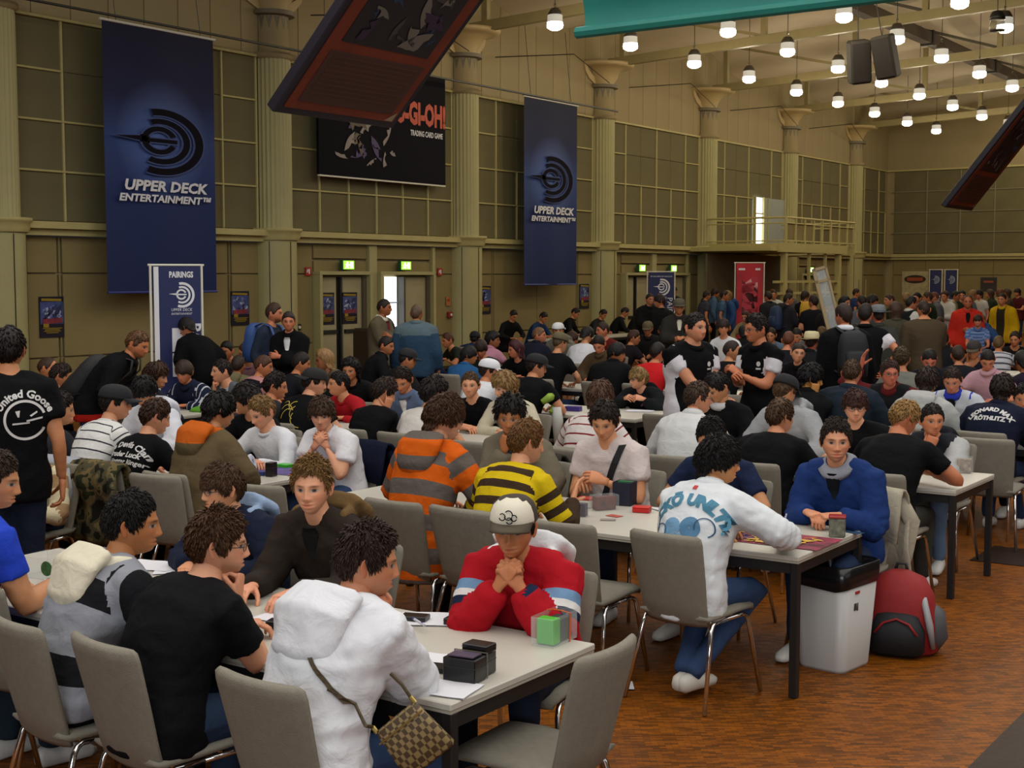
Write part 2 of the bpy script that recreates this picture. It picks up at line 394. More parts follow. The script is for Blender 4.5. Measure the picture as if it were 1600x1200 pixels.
def tufts(V, F, lod, st, seed, capped):
    """locks of hair combed over the cap: thin tapering three-sided wedges along the growth direction"""
    r = np.random.default_rng(seed); n = {0: 1700, 1: 420}[lod]; long_ = st['nape'] < -.09 or st['fringe'] < .04
    q = np.array([f for f in F if len(f) == 4]); cen = V[q].mean(1); nr = np.cross(V[q[:, 2]]-V[q[:, 0]], V[q[:, 3]]-V[q[:, 1]]); ar = np.linalg.norm(nr, axis=1); nr = nr/np.maximum(ar[:, None], 1e-9)
    nr = np.where(((nr*(cen-np.array([0, 0, .02]))).sum(1) < 0)[:, None], -nr, nr)
    ok = ((nr*(cen-np.array([-.0, 0, .0]))).sum(1) > .03) & (ar > 1e-8)
    if capped: ok &= cen[:, 2] < .03
    if ok.sum() < 5: return V, F
    p = np.where(ok, ar, 0); p = p/p.sum(); k = r.choice(len(q), n if not capped else n//3, p=p)
    w = r.dirichlet((1, 1, 1, 1), len(k)); P = (V[q[k]]*w[:, :, None]).sum(1); N = nr[k]
    crown = np.array([-.045, .012, .13]); d = P-crown; d = d-N*(d*N).sum(1, keepdims=True); d /= np.maximum(np.linalg.norm(d, axis=1, keepdims=True), 1e-6)
    d = d+r.normal(0, .22+st['spike']*5, d.shape)*.6; d = d-N*(d*N).sum(1, keepdims=True); d /= np.maximum(np.linalg.norm(d, axis=1, keepdims=True), 1e-6)
    thick = st['top']; L = (r.uniform(.6, 1.3, len(k))*min(.036, .008+thick*.95)*np.where((P[:, 0] > .05) & (P[:, 2] < .095), .45, 1.)*np.where(P[:, 2] < .0, .7, 1.))[:, None]; lift = (.06+st['spike']*16*r.random(len(k))*np.clip(N[:, 2]+.3, .1, 1)+.12*r.random(len(k)))[:, None]
    sd = np.cross(N, d); wd = (r.uniform(.0022, .0046, len(k))*(1. if lod == 0 else 1.7))[:, None]
    b = P-N*.002; m = P+d*L*.55+N*L*lift*.8; t = P+d*L*(1-.35*np.minimum(lift, 1))+N*L*lift*1.1-np.array([0, 0, .004])
    VV = np.stack([b-sd*wd, b+sd*wd, b+N*wd*1.3, m-sd*wd*.8, m+sd*wd*.8, m+N*wd*1.1, t], 1).reshape(-1, 3); o = np.arange(len(k))[:, None]*7+len(V)
    T = np.concatenate([o+np.array(f)[None] for f in ((0, 3, 5, 2), (2, 5, 4, 1), (1, 4, 3, 0))]).tolist()+np.concatenate([o+np.array(f)[None] for f in ((3, 6, 5), (5, 6, 4), (4, 6, 3))]).tolist()
    return np.concatenate([V, VV]), list(F)+T
def _np_rand(seed, n): return np.random.default_rng(int(seed)+11).uniform(-1, 1, n)
HAIR = dict(
 short=dict(top=.017, side=.007, back=.009, fringe=.072), crop=dict(top=.007, side=.004, back=.004, noise=.2, nape=-.06), buzz=dict(top=.005, side=.003, back=.003, noise=.1, temple=.045, fringe=.074),
 spiky=dict(top=.019, side=.005, back=.008, spike=.014, noise=.35, fringe=.074), mop=dict(top=.024, side=.018, back=.020, fringe=.026, temple=.0, burn=-.03, nape=-.092-.0, noise=.3),
 messy=dict(top=.021, side=.011, back=.014, fringe=.064, temple=.028, burn=-.02, spike=.008, noise=.4, nape=-.08), bowl=dict(top=.022, side=.018, back=.018, fringe=.020, temple=.012, burn=-.022, noise=.2, nape=-.08),
 long=dict(top=.022, side=.022, back=.03, fringe=.066, temple=.03, burn=-.06, nape=-.20, noise=.25), bob=dict(top=.03, side=.026, back=.035, fringe=.035, temple=.01, burn=-.06, nape=-.125, noise=.3),
 afro=dict(top=.034, side=.028, back=.032, noise=.35, spike=.012, fringe=.055, nape=-.08), thin=dict(top=.002, side=.008, back=.010, fringe=.098, temple=.06, noise=.2, nape=-.07),
 tied=dict(top=.014, side=.010, back=.014, noise=.12), quiff=dict(top=.030, side=.012, back=.014, lift=.012, noise=.35, spike=.01))
# hands ------------------------------------------------------------------
def hand_raw(curl, spread=.08, thumb=(.62, .62, -.45), tcurl=18, n=8):
    parts = []
    parts.append(loft([(-.03, 0, 0), (0, 0, 0), (.02, .001, 0), (.055, .001, -.001), (.085, -.001, 0), (.098, -.001, 0)], [(.026, .019), (.027, .018), (.034, .0175), (.041, .016), (.041, .0135), (.036, .009)], n=12, side=(0, 1, 0)))
    L = [(.043, .026, .021), (.047, .029, .022), (.044, .027, .022), (.034, .021, .019)]
    for i, y in enumerate((.029, .010, -.010, -.028)):
        p = np.array([.086-.004*abs(i-1), y, 0.]); P = [p-np.array([.02, y*.12, 0]), p]; a = 0.; yw = spread*(1.2-i*.8)
        for j, l in enumerate(L[i]):
            a += math.radians(curl[j]*(1+.06*i)); d = np.array([math.cos(a)*math.cos(yw), math.cos(a)*math.sin(yw), -math.sin(a)])
            P += [P[-1]+d*l*.5, P[-1]+d*l]
        r = [.0085, .0092, .0086, .0088, .0080, .0080, .0074, .0058]
        parts.append(loft(P, [(q, q) for q in r], n=n))
    d = unit(thumb); p = np.array([.018, .024, -.004]); P = [p]; ax = unit(np.cross(d, (0.3, -.8, -.5)))
    for j, l in enumerate((.044, .034, .026)):
        q = np.array(Matrix.Rotation(math.radians(tcurl*j), 3, Vector(ax))) @ d; P += [P[-1]+q*l*.5, P[-1]+q*l]
    parts.append(loft(P, [(q, q) for q in (.016, .015, .0125, .0108, .0102, .0096, .007)], n=n))
    return parts
HANDP = dict(relaxed=((26, 34, 22), .07), flat=((8, 14, 10), .06), fist=((72, 86, 52), .02), hold=((46, 38, 22), .05), clasp=((48, 62, 36), .06), point=((20, 30, 20), .03))
_hands = {}
def hand(pose, lod):
    k = (pose, min(lod, 1))
    if k not in _hands:
        c, sp = HANDP[pose]; th = (.75, .45, -.5) if pose in ('fist', 'hold', 'clasp') else (.62, .62, -.45)
        raw = hand_raw(c, sp, th, 30 if pose in ('fist', 'hold') else 16, 8 if lod == 0 else 5)
        if lod == 0: V, F = voxel(raw, .0043, 2); F = F.tolist()
        else:
            m = MB(); [m.add(*r) for r in raw]; V, F = np.concatenate(m.V), m.F
        _hands[k] = (V, F)
    return _hands[k]
def frame(x, z):
    x = unit(x); y = unit(np.cross(z, x)); return np.stack([x, y, np.cross(x, y)], 1)
def ik(S, Wp, l1, l2, pole):
    S = np.asarray(S, float); Wp = np.asarray(Wp, float); d = Wp-S; D = np.linalg.norm(d); D2 = min(max(D, .12), (l1+l2)*.985)
    if abs(D2-D) > 1e-6: Wp = S+d/D*D2; d = Wp-S
    a = (l1*l1-l2*l2+D2*D2)/(2*D2); h = math.sqrt(max(l1*l1-a*a, 0)); u = d/D2; p = np.asarray(pole, float); p = unit(p-u*(p @ u))
    return S+u*a+p*h, Wp
def qb(a, b, c, t): t = np.asarray(t)[:, None]; return a*(1-t)**2+2*b*t*(1-t)+c*t*t
PEOPLE = []
def person(label, head, yaw, mode='sit', lean=None, hy=None, hp=12, hr=0, s=1., lod=2, skin='c79a78', hair='short', hc='3a2a1c', top='1d1d20', kind='tee',
           hem=None, pants='262b38', hands=('table', 'table'), shoes='d8d4cc', build=1., stubble=0., glasses=None, hipz=None, tw=0., group=None, jaw=1., nose=1., fat=0.,
           inner=None, legs=True, hood=None, collar=None, cap=None, hsit=.455, armmat=None, bag=None, knees=None, roomy=0., glance=0., tail=None, cross=False, hoodsize=1., wr=1., browf=1., lips=1.):
    """head = world position of the head centre; yaw / hy = body and head heading in degrees (0 = along the long wall, away)"""
    Y = R_(yaw); fwd = np.array([math.cos(Y), math.sin(Y)]); head = np.array(head, float)
    sit = mode == 'sit'
    if lean is None: lean = .24 if sit else .06
    root_xy = head[:2]-lean*fwd
    hipz = (hsit+.085 if sit else .93*s) if hipz is None else hipz
    Hc = np.array([lean, 0, head[2]])                     # local head centre
    hy = yaw if hy is None else hy
    Rh = rot3(R_(hy-yaw), R_(hp), R_(hr))
    P0 = np.array([0, 0, hipz])
    up = np.array([0, 0, 1.])
    vec = unit(Hc-P0)
    neck = Hc-.145*s*unit(.55*vec+.55*up+np.array([.15, 0, 0]))+Rh @ np.array([-.012, 0, 0])
    mid = (P0+neck)/2+np.array([-.07-.18*max(0, lean-.15), 0, .02])
    tl = np.linalg.norm(mid-P0)+np.linalg.norm(neck-mid)
    b = build*s
    ts = np.array([-.02, .0, .18, .38, .58, .76, .90, .97, 1.0])
    sp = qb(P0, mid, neck, np.clip(ts, 0, 1)); sp[0] = P0-np.array([0, 0, .05 if sit else .08])
    TW = R_(tw); sides = np.array([[-math.sin(TW*max(t, 0)), math.cos(TW*max(t, 0)), 0] for t in ts])
    rw = np.array([.165, .175, .158, .155, .172, .180, .142, .096, .060])*b
    rd = np.array([.125, .128, .112, .112, .118, .112, .092, .066, .054])*b*(1+.35*max(0, build-1))
    vox = (.0125, .0205, .031)[lod]
    # ---- arms
    tS = qb(P0, mid, neck, np.array([.872]))[0]; trap = qb(P0, mid, neck, np.array([.985]))[0]
    sv = np.array([-math.sin(TW), math.cos(TW), 0]); fv = np.array([math.cos(TW), math.sin(TW), 0])
    arms = []
    l1, l2 = .285*s, .255*s
    for sd, spec in ((1, hands[0]), (-1, hands[1])):
        S = tS+sv*sd*.172*b+np.array([.0, 0, -.012])
        pole = sv*sd*.5-fv*.35-up*.8; fd = fv; bk = up; pose = 'relaxed'
        ch = Hc+Rh @ np.array([.075, 0, -.115])*s
        if not isinstance(spec, str):
            Wp = np.array(spec[0], float); fd = np.array(spec[1], float); bk = np.array(spec[2], float); pose = spec[3]
            if len(spec) > 4: pole = np.array(spec[4], float)
        elif spec == 'table': Wp = np.array([max(lean+.10, .30), sd*.13, .765]); fd = fv*.75-sv*sd*.6; bk = up; pose = 'relaxed'; pole = sv*sd*.9-up*.5-fv*.2
        elif spec == 'hold': Wp = np.array([max(lean+.10, .30), sd*.11, .83]); fd = fv*.6-sv*sd*.6+up*.25; bk = up*.5+sv*sd*.7+fv*.3; pose = 'hold'; pole = sv*sd*.8-up*.7
        elif spec == 'chin': Wp = ch+Rh @ np.array([.012, sd*.035, -.085])*s; fd = Rh @ np.array([.05, -sd*.25, 1.]); bk = Rh @ np.array([1., sd*.3, 0]); pose = 'fist'; pole = -up+fv*.35+sv*sd*.25
        elif spec == 'cheek': Wp = Hc+Rh @ np.array([.045, sd*.075, -.135])*s; fd = Rh @ np.array([-.15, sd*.05, 1.]); bk = Rh @ np.array([.25, sd*1., 0]); pose = 'relaxed'; pole = -up+fv*.3+sv*sd*.3
        elif spec == 'clasp': Wp = ch+Rh @ np.array([.055, sd*.045, -.085])*s; fd = Rh @ np.array([-.05, -sd*.55, .85]); bk = Rh @ np.array([.75, sd*.7, .1]); pose = 'clasp'; pole = -up+fv*.3+sv*sd*.45
        elif spec == 'fold': Wp = np.array([max(lean+.13, .36), -sd*.03, .765+.03*(sd > 0)]); fd = -sv*sd+fv*.2; bk = up; pose = 'relaxed'; pole = sv*sd*1.2-up*.5
        elif spec == 'lap': Wp = np.array([.30, sd*.10, hipz+.10]); fd = fv-sv*sd*.5; bk = up; pole = sv*sd*.7-fv*.8-up*.2
        elif spec == 'side': Wp = np.array([.04, sd*.25*b/s, hipz-.04]); fd = -up+fv*.15; bk = sv*sd; pole = -fv+sv*sd*.3
        elif spec == 'cross': Wp = np.array([.19*build, -sd*.07, neck[2]-.29+.03*sd]); fd = -sv*sd+up*.15; bk = fv+up*.2; pose = 'relaxed'; pole = -up+sv*sd*.9
        elif spec == 'front': Wp = np.array([.26, sd*.05, neck[2]-.33]); fd = -sv*sd*.8+fv*.3+up*.2; bk = fv*.6+up*.6; pose = 'hold'; pole = -up+sv*sd*.9-fv*.3
        elif spec == 'hip': Wp = np.array([-.02, sd*.20*b/s, hipz+.10]); fd = -up*.6-fv*.7-sv*sd*.1; bk = sv*sd; pole = sv*sd*1.2-fv*.6
        elif spec == 'up': Wp = Hc+np.array([.30, sd*.20, .12]); fd = up+fv*.3; bk = -fv; pose = 'flat'; pole = -up+sv*sd*.5
        elif spec == 'back': Wp = np.array([-.16, -sd*.03, hipz+.12]); fd = -sv*sd-up*.2; bk = -fv; pole = sv*sd-fv
        E_, Wp = ik(S, Wp, l1, l2, pole)
        arms.append((sd, S, E_, Wp, fd, bk, pose))
    # ---- body: one voxel-joined surface + head and hands
    sh = [loft(sp, np.stack([rw*.93, rd*.93], 1), n=14, side=sides)]
    nk = Hc+Rh @ np.array([-.018, 0, -.06])*s
    sh.append(loft([neck-.05*unit(nk-neck), neck, (neck+nk)/2, nk], [(.062*b, .062*b), (.057*b, .058*b), (.054*b, .058*s), (.052*s, .058*s)], n=14, side=(0, 1, 0)))
    for sd, S, E_, Wp, *_ in arms:
        q = min(build, 1.25)*s
        sh.append(loft([trap+sv*sd*.03, S*.55+trap*.45+np.array([0, 0, .006])], [(.035*q, .05*q), (.040*q, .046*q)], n=10))
        sh.append(loft([S-sv*sd*.05, S, S*.5+E_*.5, E_*.9+S*.1, E_, E_*.75+Wp*.25, E_*.3+Wp*.7, Wp], [(r*q, r*q) for r in (.05, .054, .047, .041, .039, .041, .031, .026)], n=10))
    # legs
    LEG = []
    for sd in (1, -1):
        hj = P0+np.array([.0, sd*.085*b, -.01])
        if knees is not None and not isinstance(knees, str): K, A = (np.array(v, float)*np.array([1, sd if v is not None else 1, 1]) for v in knees)
        elif sit: K = np.array([.43*s, sd*.13*s, hsit+.055]); A = np.array([.40*s-.04*sd, sd*.12*s, .085])
        else: K = np.array([.025, sd*.095, hipz*.53]); A = np.array([-.01+.03*sd, sd*.105, .085])
        if cross and sit: A = np.array([.20*s, -sd*.08, .10])
        LEG.append((sd, hj, K, A))
    Vb, Fb = voxel(sh, (.017, .024, .036)[lod], 3)
    skc = skin_rgb(skin)
    mbV = [Vb]; mbF = Fb.tolist(); mbC = [np.tile(skc, (len(Vb), 1))]; n = len(Vb)
    for V, F, C in make_head(lod, skin, hc, browf, stubble, jaw, nose, fat, glance, lips):
        mbV.append((V*s) @ Rh.T+Hc); mbF += [tuple(i+n for i in f) for f in F]; mbC.append(C); n += len(V)
    for sd, S, E_, Wp, fd, bk, pose in arms:
        V, F = hand(pose, lod); V = V*s*np.array([.97, -sd, 1]); M = frame(fd, bk)
        # thumb on the inner side: mirror for the left / right hand
        mbV.append(V @ M.T+Wp+M[:, 0]*.012); mbF += [tuple(i+n for i in (f[::-1] if sd > 0 else f)) for f in F]
        mbC.append(np.tile(skc*np.array([1., .92, .9]), (len(V), 1))); n += len(V)
    root = empty('person', (root_xy[0], root_xy[1], 0), Y, label, 'person', group)
    me = mesh_np('body', np.concatenate(mbV), mbF, SKIN); fattr(me, 'fc', np.concatenate([np.concatenate(mbC), np.ones((n, 1))], 1)); link('body', me, root)
    # ---- top
    if hem is None: hem = .06 if sit else .13
    roomy = roomy+{'tee': .008, 'polo': .010, 'long': .010, 'hood': .026, 'jacket': .028, 'fleece': .028}[kind]
    short = kind in ('tee', 'polo')
    g = roomy
    tsp = sp.copy(); tsp[0] = P0-np.array([.0, 0, hem])
    fatd = rd*(1+.0*fat)+g; fatw = rw*1.03+g
    fatw[-2] -= g*.6; fatw[-1] = fatw[-1]*.98; fatd[-2] -= g*.5
    tops = [loft(tsp, np.stack([fatw, fatd], 1), n=18, side=sides, power=2.3)]
    if kind == 'hood' or hood:
        pass
    alen = []
    for sd, S, E_, Wp, *_ in arms:
        q = min(build, 1.14)*s
        if short:
            q = min(build, 1.12)*s; e = S*.42+E_*.58; ps = [S-sv*sd*.07, S, S*.7+E_*.3, e]; rs = [.066*q+g, .066*q+g, .058*q+g*.9, .055*q+g*1.]
        else:
            ps = [S-sv*sd*.07, S, S*.5+E_*.5, E_*.93+S*.07, E_*.95+Wp*.05, E_*.6+Wp*.4, E_*.15+Wp*.85, E_*.02+Wp*.98]
            rs = [.066*q+g, .064*q+g, .054*q+g, .049*q+g, .048*q+g, .044*q+g, .034*q+g, .030*q+g*.55]
        tops.append(loft([trap+sv*sd*.02-up*.01, trap*.6+S*.4+up*.008, S*.8+trap*.2+up*.004], [(.046*q+g*.5,)*2, (.050*q+g*.8,)*2, (.056*q+g,)*2], n=12)); tops.append(loft(ps, [(r, r) for r in rs], n=12)); alen.append(np.array(ps))
    V, F = voxel(tops, vox, 4 if lod == 0 else 3)
    # garment coordinates
    tt = np.linspace(0, 1, 40); spd = qb(P0, mid, neck, tt); spd = np.concatenate([[P0-np.array([0, 0, .14]), P0-np.array([0, 0, .07])], spd]); seg = np.r_[0, np.cumsum(np.linalg.norm(np.diff(spd, axis=0), axis=1))]; seg = seg[-1]-seg
    d2 = ((V[:, None]-spd[None])**2).sum(-1); k = d2.argmin(1); dt = np.sqrt(d2[np.arange(len(V)), k])/(.17*b)
    rel = V-spd[k]; A = np.stack([seg[k]+0*k, rel @ sv, rel @ fv, np.zeros(len(V))], 1)
    # smooth the length coordinate along the spine
    tang = np.gradient(spd, axis=0); tang /= np.linalg.norm(tang, axis=1, keepdims=True); A[:, 0] -= (rel*tang[k]).sum(1)
    for (sd, S, E_, Wp, *_), ps in zip(arms, alen):
        pa = np.concatenate([np.linspace(S, E_, 16), np.linspace(E_, Wp, 16)[1:]]); ul = np.r_[0, np.cumsum(np.linalg.norm(np.diff(pa, axis=0), axis=1))]
        da = ((V[:, None]-pa[None])**2).sum(-1); ka = da.argmin(1); dm = np.sqrt(da[np.arange(len(V)), ka])/(.062*min(build, 1.2)*s+g)
        w = (dm < dt*1.02) & ((V-tS) @ sv*sd > .105*b)
        ta = np.gradient(pa, axis=0); ta /= np.linalg.norm(ta, axis=1, keepdims=True); lo = ul[ka]+((V-pa[ka])*ta[ka]).sum(1)
        A[w, 0] = lo[w]+.10; A[w, 3] = np.clip(lo[w]/ul[-1], .002, 1)
        # folds at the elbow
        if not short and lod < 2:
            N_ = vnormals(V, F); fold = .0055*np.sin(lo*2*math.pi/.038+rel[:, 2]*30+3*vnoise(V, 14.))*ga(lo-l1, .075)*w*(.55+.6*vnoise(V, 9.)); V = V+N_*fold[:, None]*wr
    N_ = vnormals(V, F)
    amp = (.007 if kind in ('hood', 'jacket', 'fleece') else .0055)*wr
    if lod < 2:
        q = V*np.array([1, 1, 1.7])
        ridge = 1-np.abs(vnoise(q+7.3*len(label), 7.)); V = V+N_*(amp*(1.6*ridge-1.0)+amp*.6*vnoise(q, 17.))[:, None]
    me = mesh_np('shirt', V, F, top if not isinstance(top, str) else cloth(top)); fattr_corner(me, 'ca', A, F)
    nm = {'tee': 't_shirt', 'polo': 'polo_shirt', 'long': 'sweater', 'hood': 'hooded_jacket', 'jacket': 'jacket', 'fleece': 'fleece_jacket'}[kind]
    garment = link(nm, me, root)
    tmat = top if not isinstance(top, str) else cloth(top)
    # collar / hood
    nd = unit(nk-neck)
    if kind in ('polo', 'jacket', 'fleece', 'long') or collar:
        rc = .066*b; a = np.linspace(0, 2*math.pi, 25); cx = unit(fv-nd*(fv @ nd)); cy = np.cross(nd, cx)
        hgt = {'long': .012, 'polo': .036}.get(kind, .048)
        ring = []; fl_ = .02 if kind == 'fleece' else (.008 if kind in ('jacket', 'polo') else 0)
        for rr, hh in ((rc+.004+fl_*1.5, -.015), (rc+.012+fl_*1.6, hgt*.35), (rc+.002, hgt), (rc-.006, hgt), (rc-.006, -.01)):
            ring.append(np.array([neck+cx*math.cos(t)*rr*1.05+cy*math.sin(t)*rr+nd*(hh-.03*max(0, math.cos(t))) for t in a[:-1]]))
        m_ = MB(); nn = 24; m_.add(np.concatenate(ring), [(q*nn+i, q*nn+(i+1) % nn, ((q+1) % 5)*nn+(i+1) % nn, ((q+1) % 5)*nn+i) for q in range(5) for i in range(nn)])
        o = m_.build('collar', collar if collar is not None else tmat, garment, smooth=True)
        if collar is not None: fattr(o.data, 'ca', np.zeros((len(o.data.vertices), 4)))
    if kind == 'hood' or hood:
        cx = unit(fv-up*(fv @ up)); pts = []; rr = []
        for t in np.linspace(-1, 1, 13):
            ang = t*1.62; r0 = .098*b
            back = (1+math.cos(ang))/2
            p = neck+np.array([0, 0, .0])-cx*math.cos(ang)*(r0+.030)*hoodsize**.5+sv*math.sin(ang)*(r0+.020)*hoodsize**.5+up*(.012-.040*back+.050*(1-back)-.07*max(0, -math.cos(ang)))
            pts.append(p); rr.append(((.030+.034*back)*(1-.6*abs(t)**5), (.020+.018*back)*(1-.5*abs(t)**5)))
        hp_ = [loft(pts, [(a_*s, b_*s) for a_, b_ in rr], n=10, side=up)]
        hz = hoodsize*s; hp_.append(loft([neck-cx*(.085+.3*g)+up*.060*hz, neck-cx*(.145+g)+up*.01*hz, neck-cx*(.185+g)*1.-up*.09*hz, neck-cx*(.175+g)-up*.17*hz, neck-cx*(.14+g)-up*.215*hz], [(.125*hz, .04), (.145*hz, .050*hz), (.118*hz, .050*hz), (.07*hz, .036), (.02, .012)], n=14, side=sv))
        Vh, Fh = voxel(hp_, vox*.9, 8)
        if lod < 2: Vh = Vh+vnormals(Vh, Fh)*((.006 if hoodsize > 1.1 else .0045)*(1-2*np.abs(vnoise(Vh*np.array([1, 1, 1.6]), 8.)))[:, None])
        mh = mesh_np('hood', Vh, Fh, hood if hood is not None and hood is not True else tmat); rel = Vh-neck
        fattr(mh, 'ca', np.stack([-rel[:, 2]+.05, rel @ sv, rel @ fv, np.zeros(len(Vh))], 1)); link('hood', mh, garment)
    if inner is not None and kind in ('jacket', 'hood', 'fleece', 'polo', 'long'):
        # open front: a strip of the shirt underneath
        m_ = MB(); pts = []
        for t, wd in ((.92, .026), (.85, .038), (.74, .032), (.62, .018)):
            c0 = qb(P0, mid, neck, np.array([t]))[0]; pts.append((c0, wd, t))
        rows = []
        for c0, wd, t in pts:
            dp = np.interp(t, ts, rd)+g+.012
            rows.append([c0+fv*(dp-.3*abs(q)**2*wd)+sv*q*wd for q in (-1, -.4, .4, 1)]+[c0+fv*(dp-.03)+sv*q*wd for q in (1, -1)])
        V6 = np.array(rows).reshape(-1, 3); m_.add(V6, [(q*6+i, q*6+(i+1) % 6, (q+1)*6+(i+1) % 6, (q+1)*6+i) for q in range(3) for i in range(6)]+[(0, 1, 2, 3, 4, 5), (23, 22, 21, 20, 19, 18)])
        o = m_.build('undershirt', cloth(inner) if isinstance(inner, str) else inner, garment, smooth=True); fattr(o.data, 'ca', np.zeros((len(o.data.vertices), 4)))
    # ---- trousers and shoes
    if legs:
        pp = [loft([P0+np.array([0, 0, .07]), P0, P0-np.array([0, 0, .09])], [(.168*b, .122*b), (.178*b, .135*b), (.165*b, .125*b)], n=14, side=(0, 1, 0), power=2.4)]
        q = min(build, 1.25)*s
        for sd, hj, K, A_ in LEG:
            pp.append(loft([hj-unit(K-hj)*.03, hj, hj*.5+K*.5, K*.92+hj*.08, K+unit(K-hj)*.01+np.array([.0, 0, 0]), K*.92+A_*.08, K*.55+A_*.45, A_], [(r*q, r*q) for r in (.092, .094, .080, .068, .064, .062, .060, .053)], n=12))
        Vp, Fp = voxel(pp, vox*1.5, 3)
        if lod < 2: Vp = Vp+vnormals(Vp, Fp)*(.006*vnoise(Vp, 11.))[:, None]
        mp = mesh_np('trousers', Vp, Fp, cloth(pants) if isinstance(pants, str) else pants); fattr(mp, 'ca', np.zeros((len(Vp), 4))); link('trousers', mp, root)
        for sd, hj, K, A_ in LEG:
            f = np.array([1, sd*.12, 0]) if not cross else np.array([.75, sd*.5, -.0]); f = unit(f); c0 = np.array([A_[0], A_[1], 0])
            z0 = A_[2]-.085
            ps = [c0-f*.075+up*(.045+z0), c0-f*.05+up*(.045+z0), c0+f*.02+up*(.048+z0), c0+f*.09+up*(.038+z0), c0+f*.16+up*(.03+z0), c0+f*.19+up*(.026+z0)]
            Vs, Fs = loft(ps, [(.026, .03), (.036, .045), (.04, .048), (.046, .038), (.042, .028), (.022, .014)], n=10, side=np.cross(up, f), power=2.6)
            m_ = MB(); m_.add(Vs*1.0, Fs); m_.build('shoe', mat('shoe', shoes, .5), root, smooth=True)
    # ---- hair, cap, glasses
    hm = hairmat(hc)
    if hair:
        st = dict(dict(top=.022, side=.012, back=.016, fringe=.066, nape=-.07, temple=.035, burn=-.012, noise=.35, spike=.0), **HAIR[hair])
        if cap: st.update(top=.006, fringe=.05, spike=0)
        Vh, Fh = hair_shape(lod, st, jaw, fat, len(label)*7 % 97)
        if lod < 2 and hair not in ('buzz',) and not (cap and cap[0] != 'cap'): Vh, Fh = tufts(Vh, Fh, lod, st, len(label)*13 % 91, bool(cap))
        mh = mesh_np('hair', (Vh*s) @ Rh.T+Hc, Fh, hm, smooth=False if lod == 0 and False else True); link('hair', mh, root)
        if tail:
            b0 = np.array([-.105, 0, .02]); pts = np.array([b0, b0+(-.03, 0, -.01), b0+(-.045, 0, -.07), b0+(-.03, 0, -.15)])
            V_, F_ = loft(pts, [(.018, .018), (.026, .024), (.026, .02), (.008, .008)], n=8); link('ponytail', mesh_np('ponytail', (V_*s) @ Rh.T+Hc, F_, hm), root)
    if cap: make_cap(root, cap, Rh, Hc, s, lod)
    if glasses:
        m_ = MB()
        for sd in (1, -1):
            a = np.linspace(0, 2*math.pi, 17); m_.tube(np.stack([np.full(17, .103)-.012*np.abs(np.cos(a)*.5+.5), sd*(.033+.021*np.cos(a)), .004+.0145*np.sin(a)], 1), .0016 if lod < 2 else .0025, 5, False)
            m_.tube([(.094, sd*.053, .008), (.06, sd*.074, .008), (-.01, sd*.083, .006), (-.03, sd*.083, -.008)], .0017 if lod < 2 else .0025, 5)
        m_.tube([(.104, -.012, .008), (.112, 0, .011), (.104, .012, .008)], .0016, 5)
        V_ = np.concatenate(m_.V); link('glasses', mesh_np('glasses', (V_*s) @ Rh.T+Hc, m_.F, mat('glasses_frame', glasses, .35)), root)
    info = dict(root=root, garment=garment, V=V, F=F, neck=neck, P0=P0, mid=mid, sv=sv, fv=fv, Hc=Hc, Rh=Rh, s=s, arms=arms, b=b, rw=rw, rd=rd, g=g, tmat=tmat, Y=Y)
    PEOPLE.append(info)
    if bag: backpack(info, *bag)
    return info
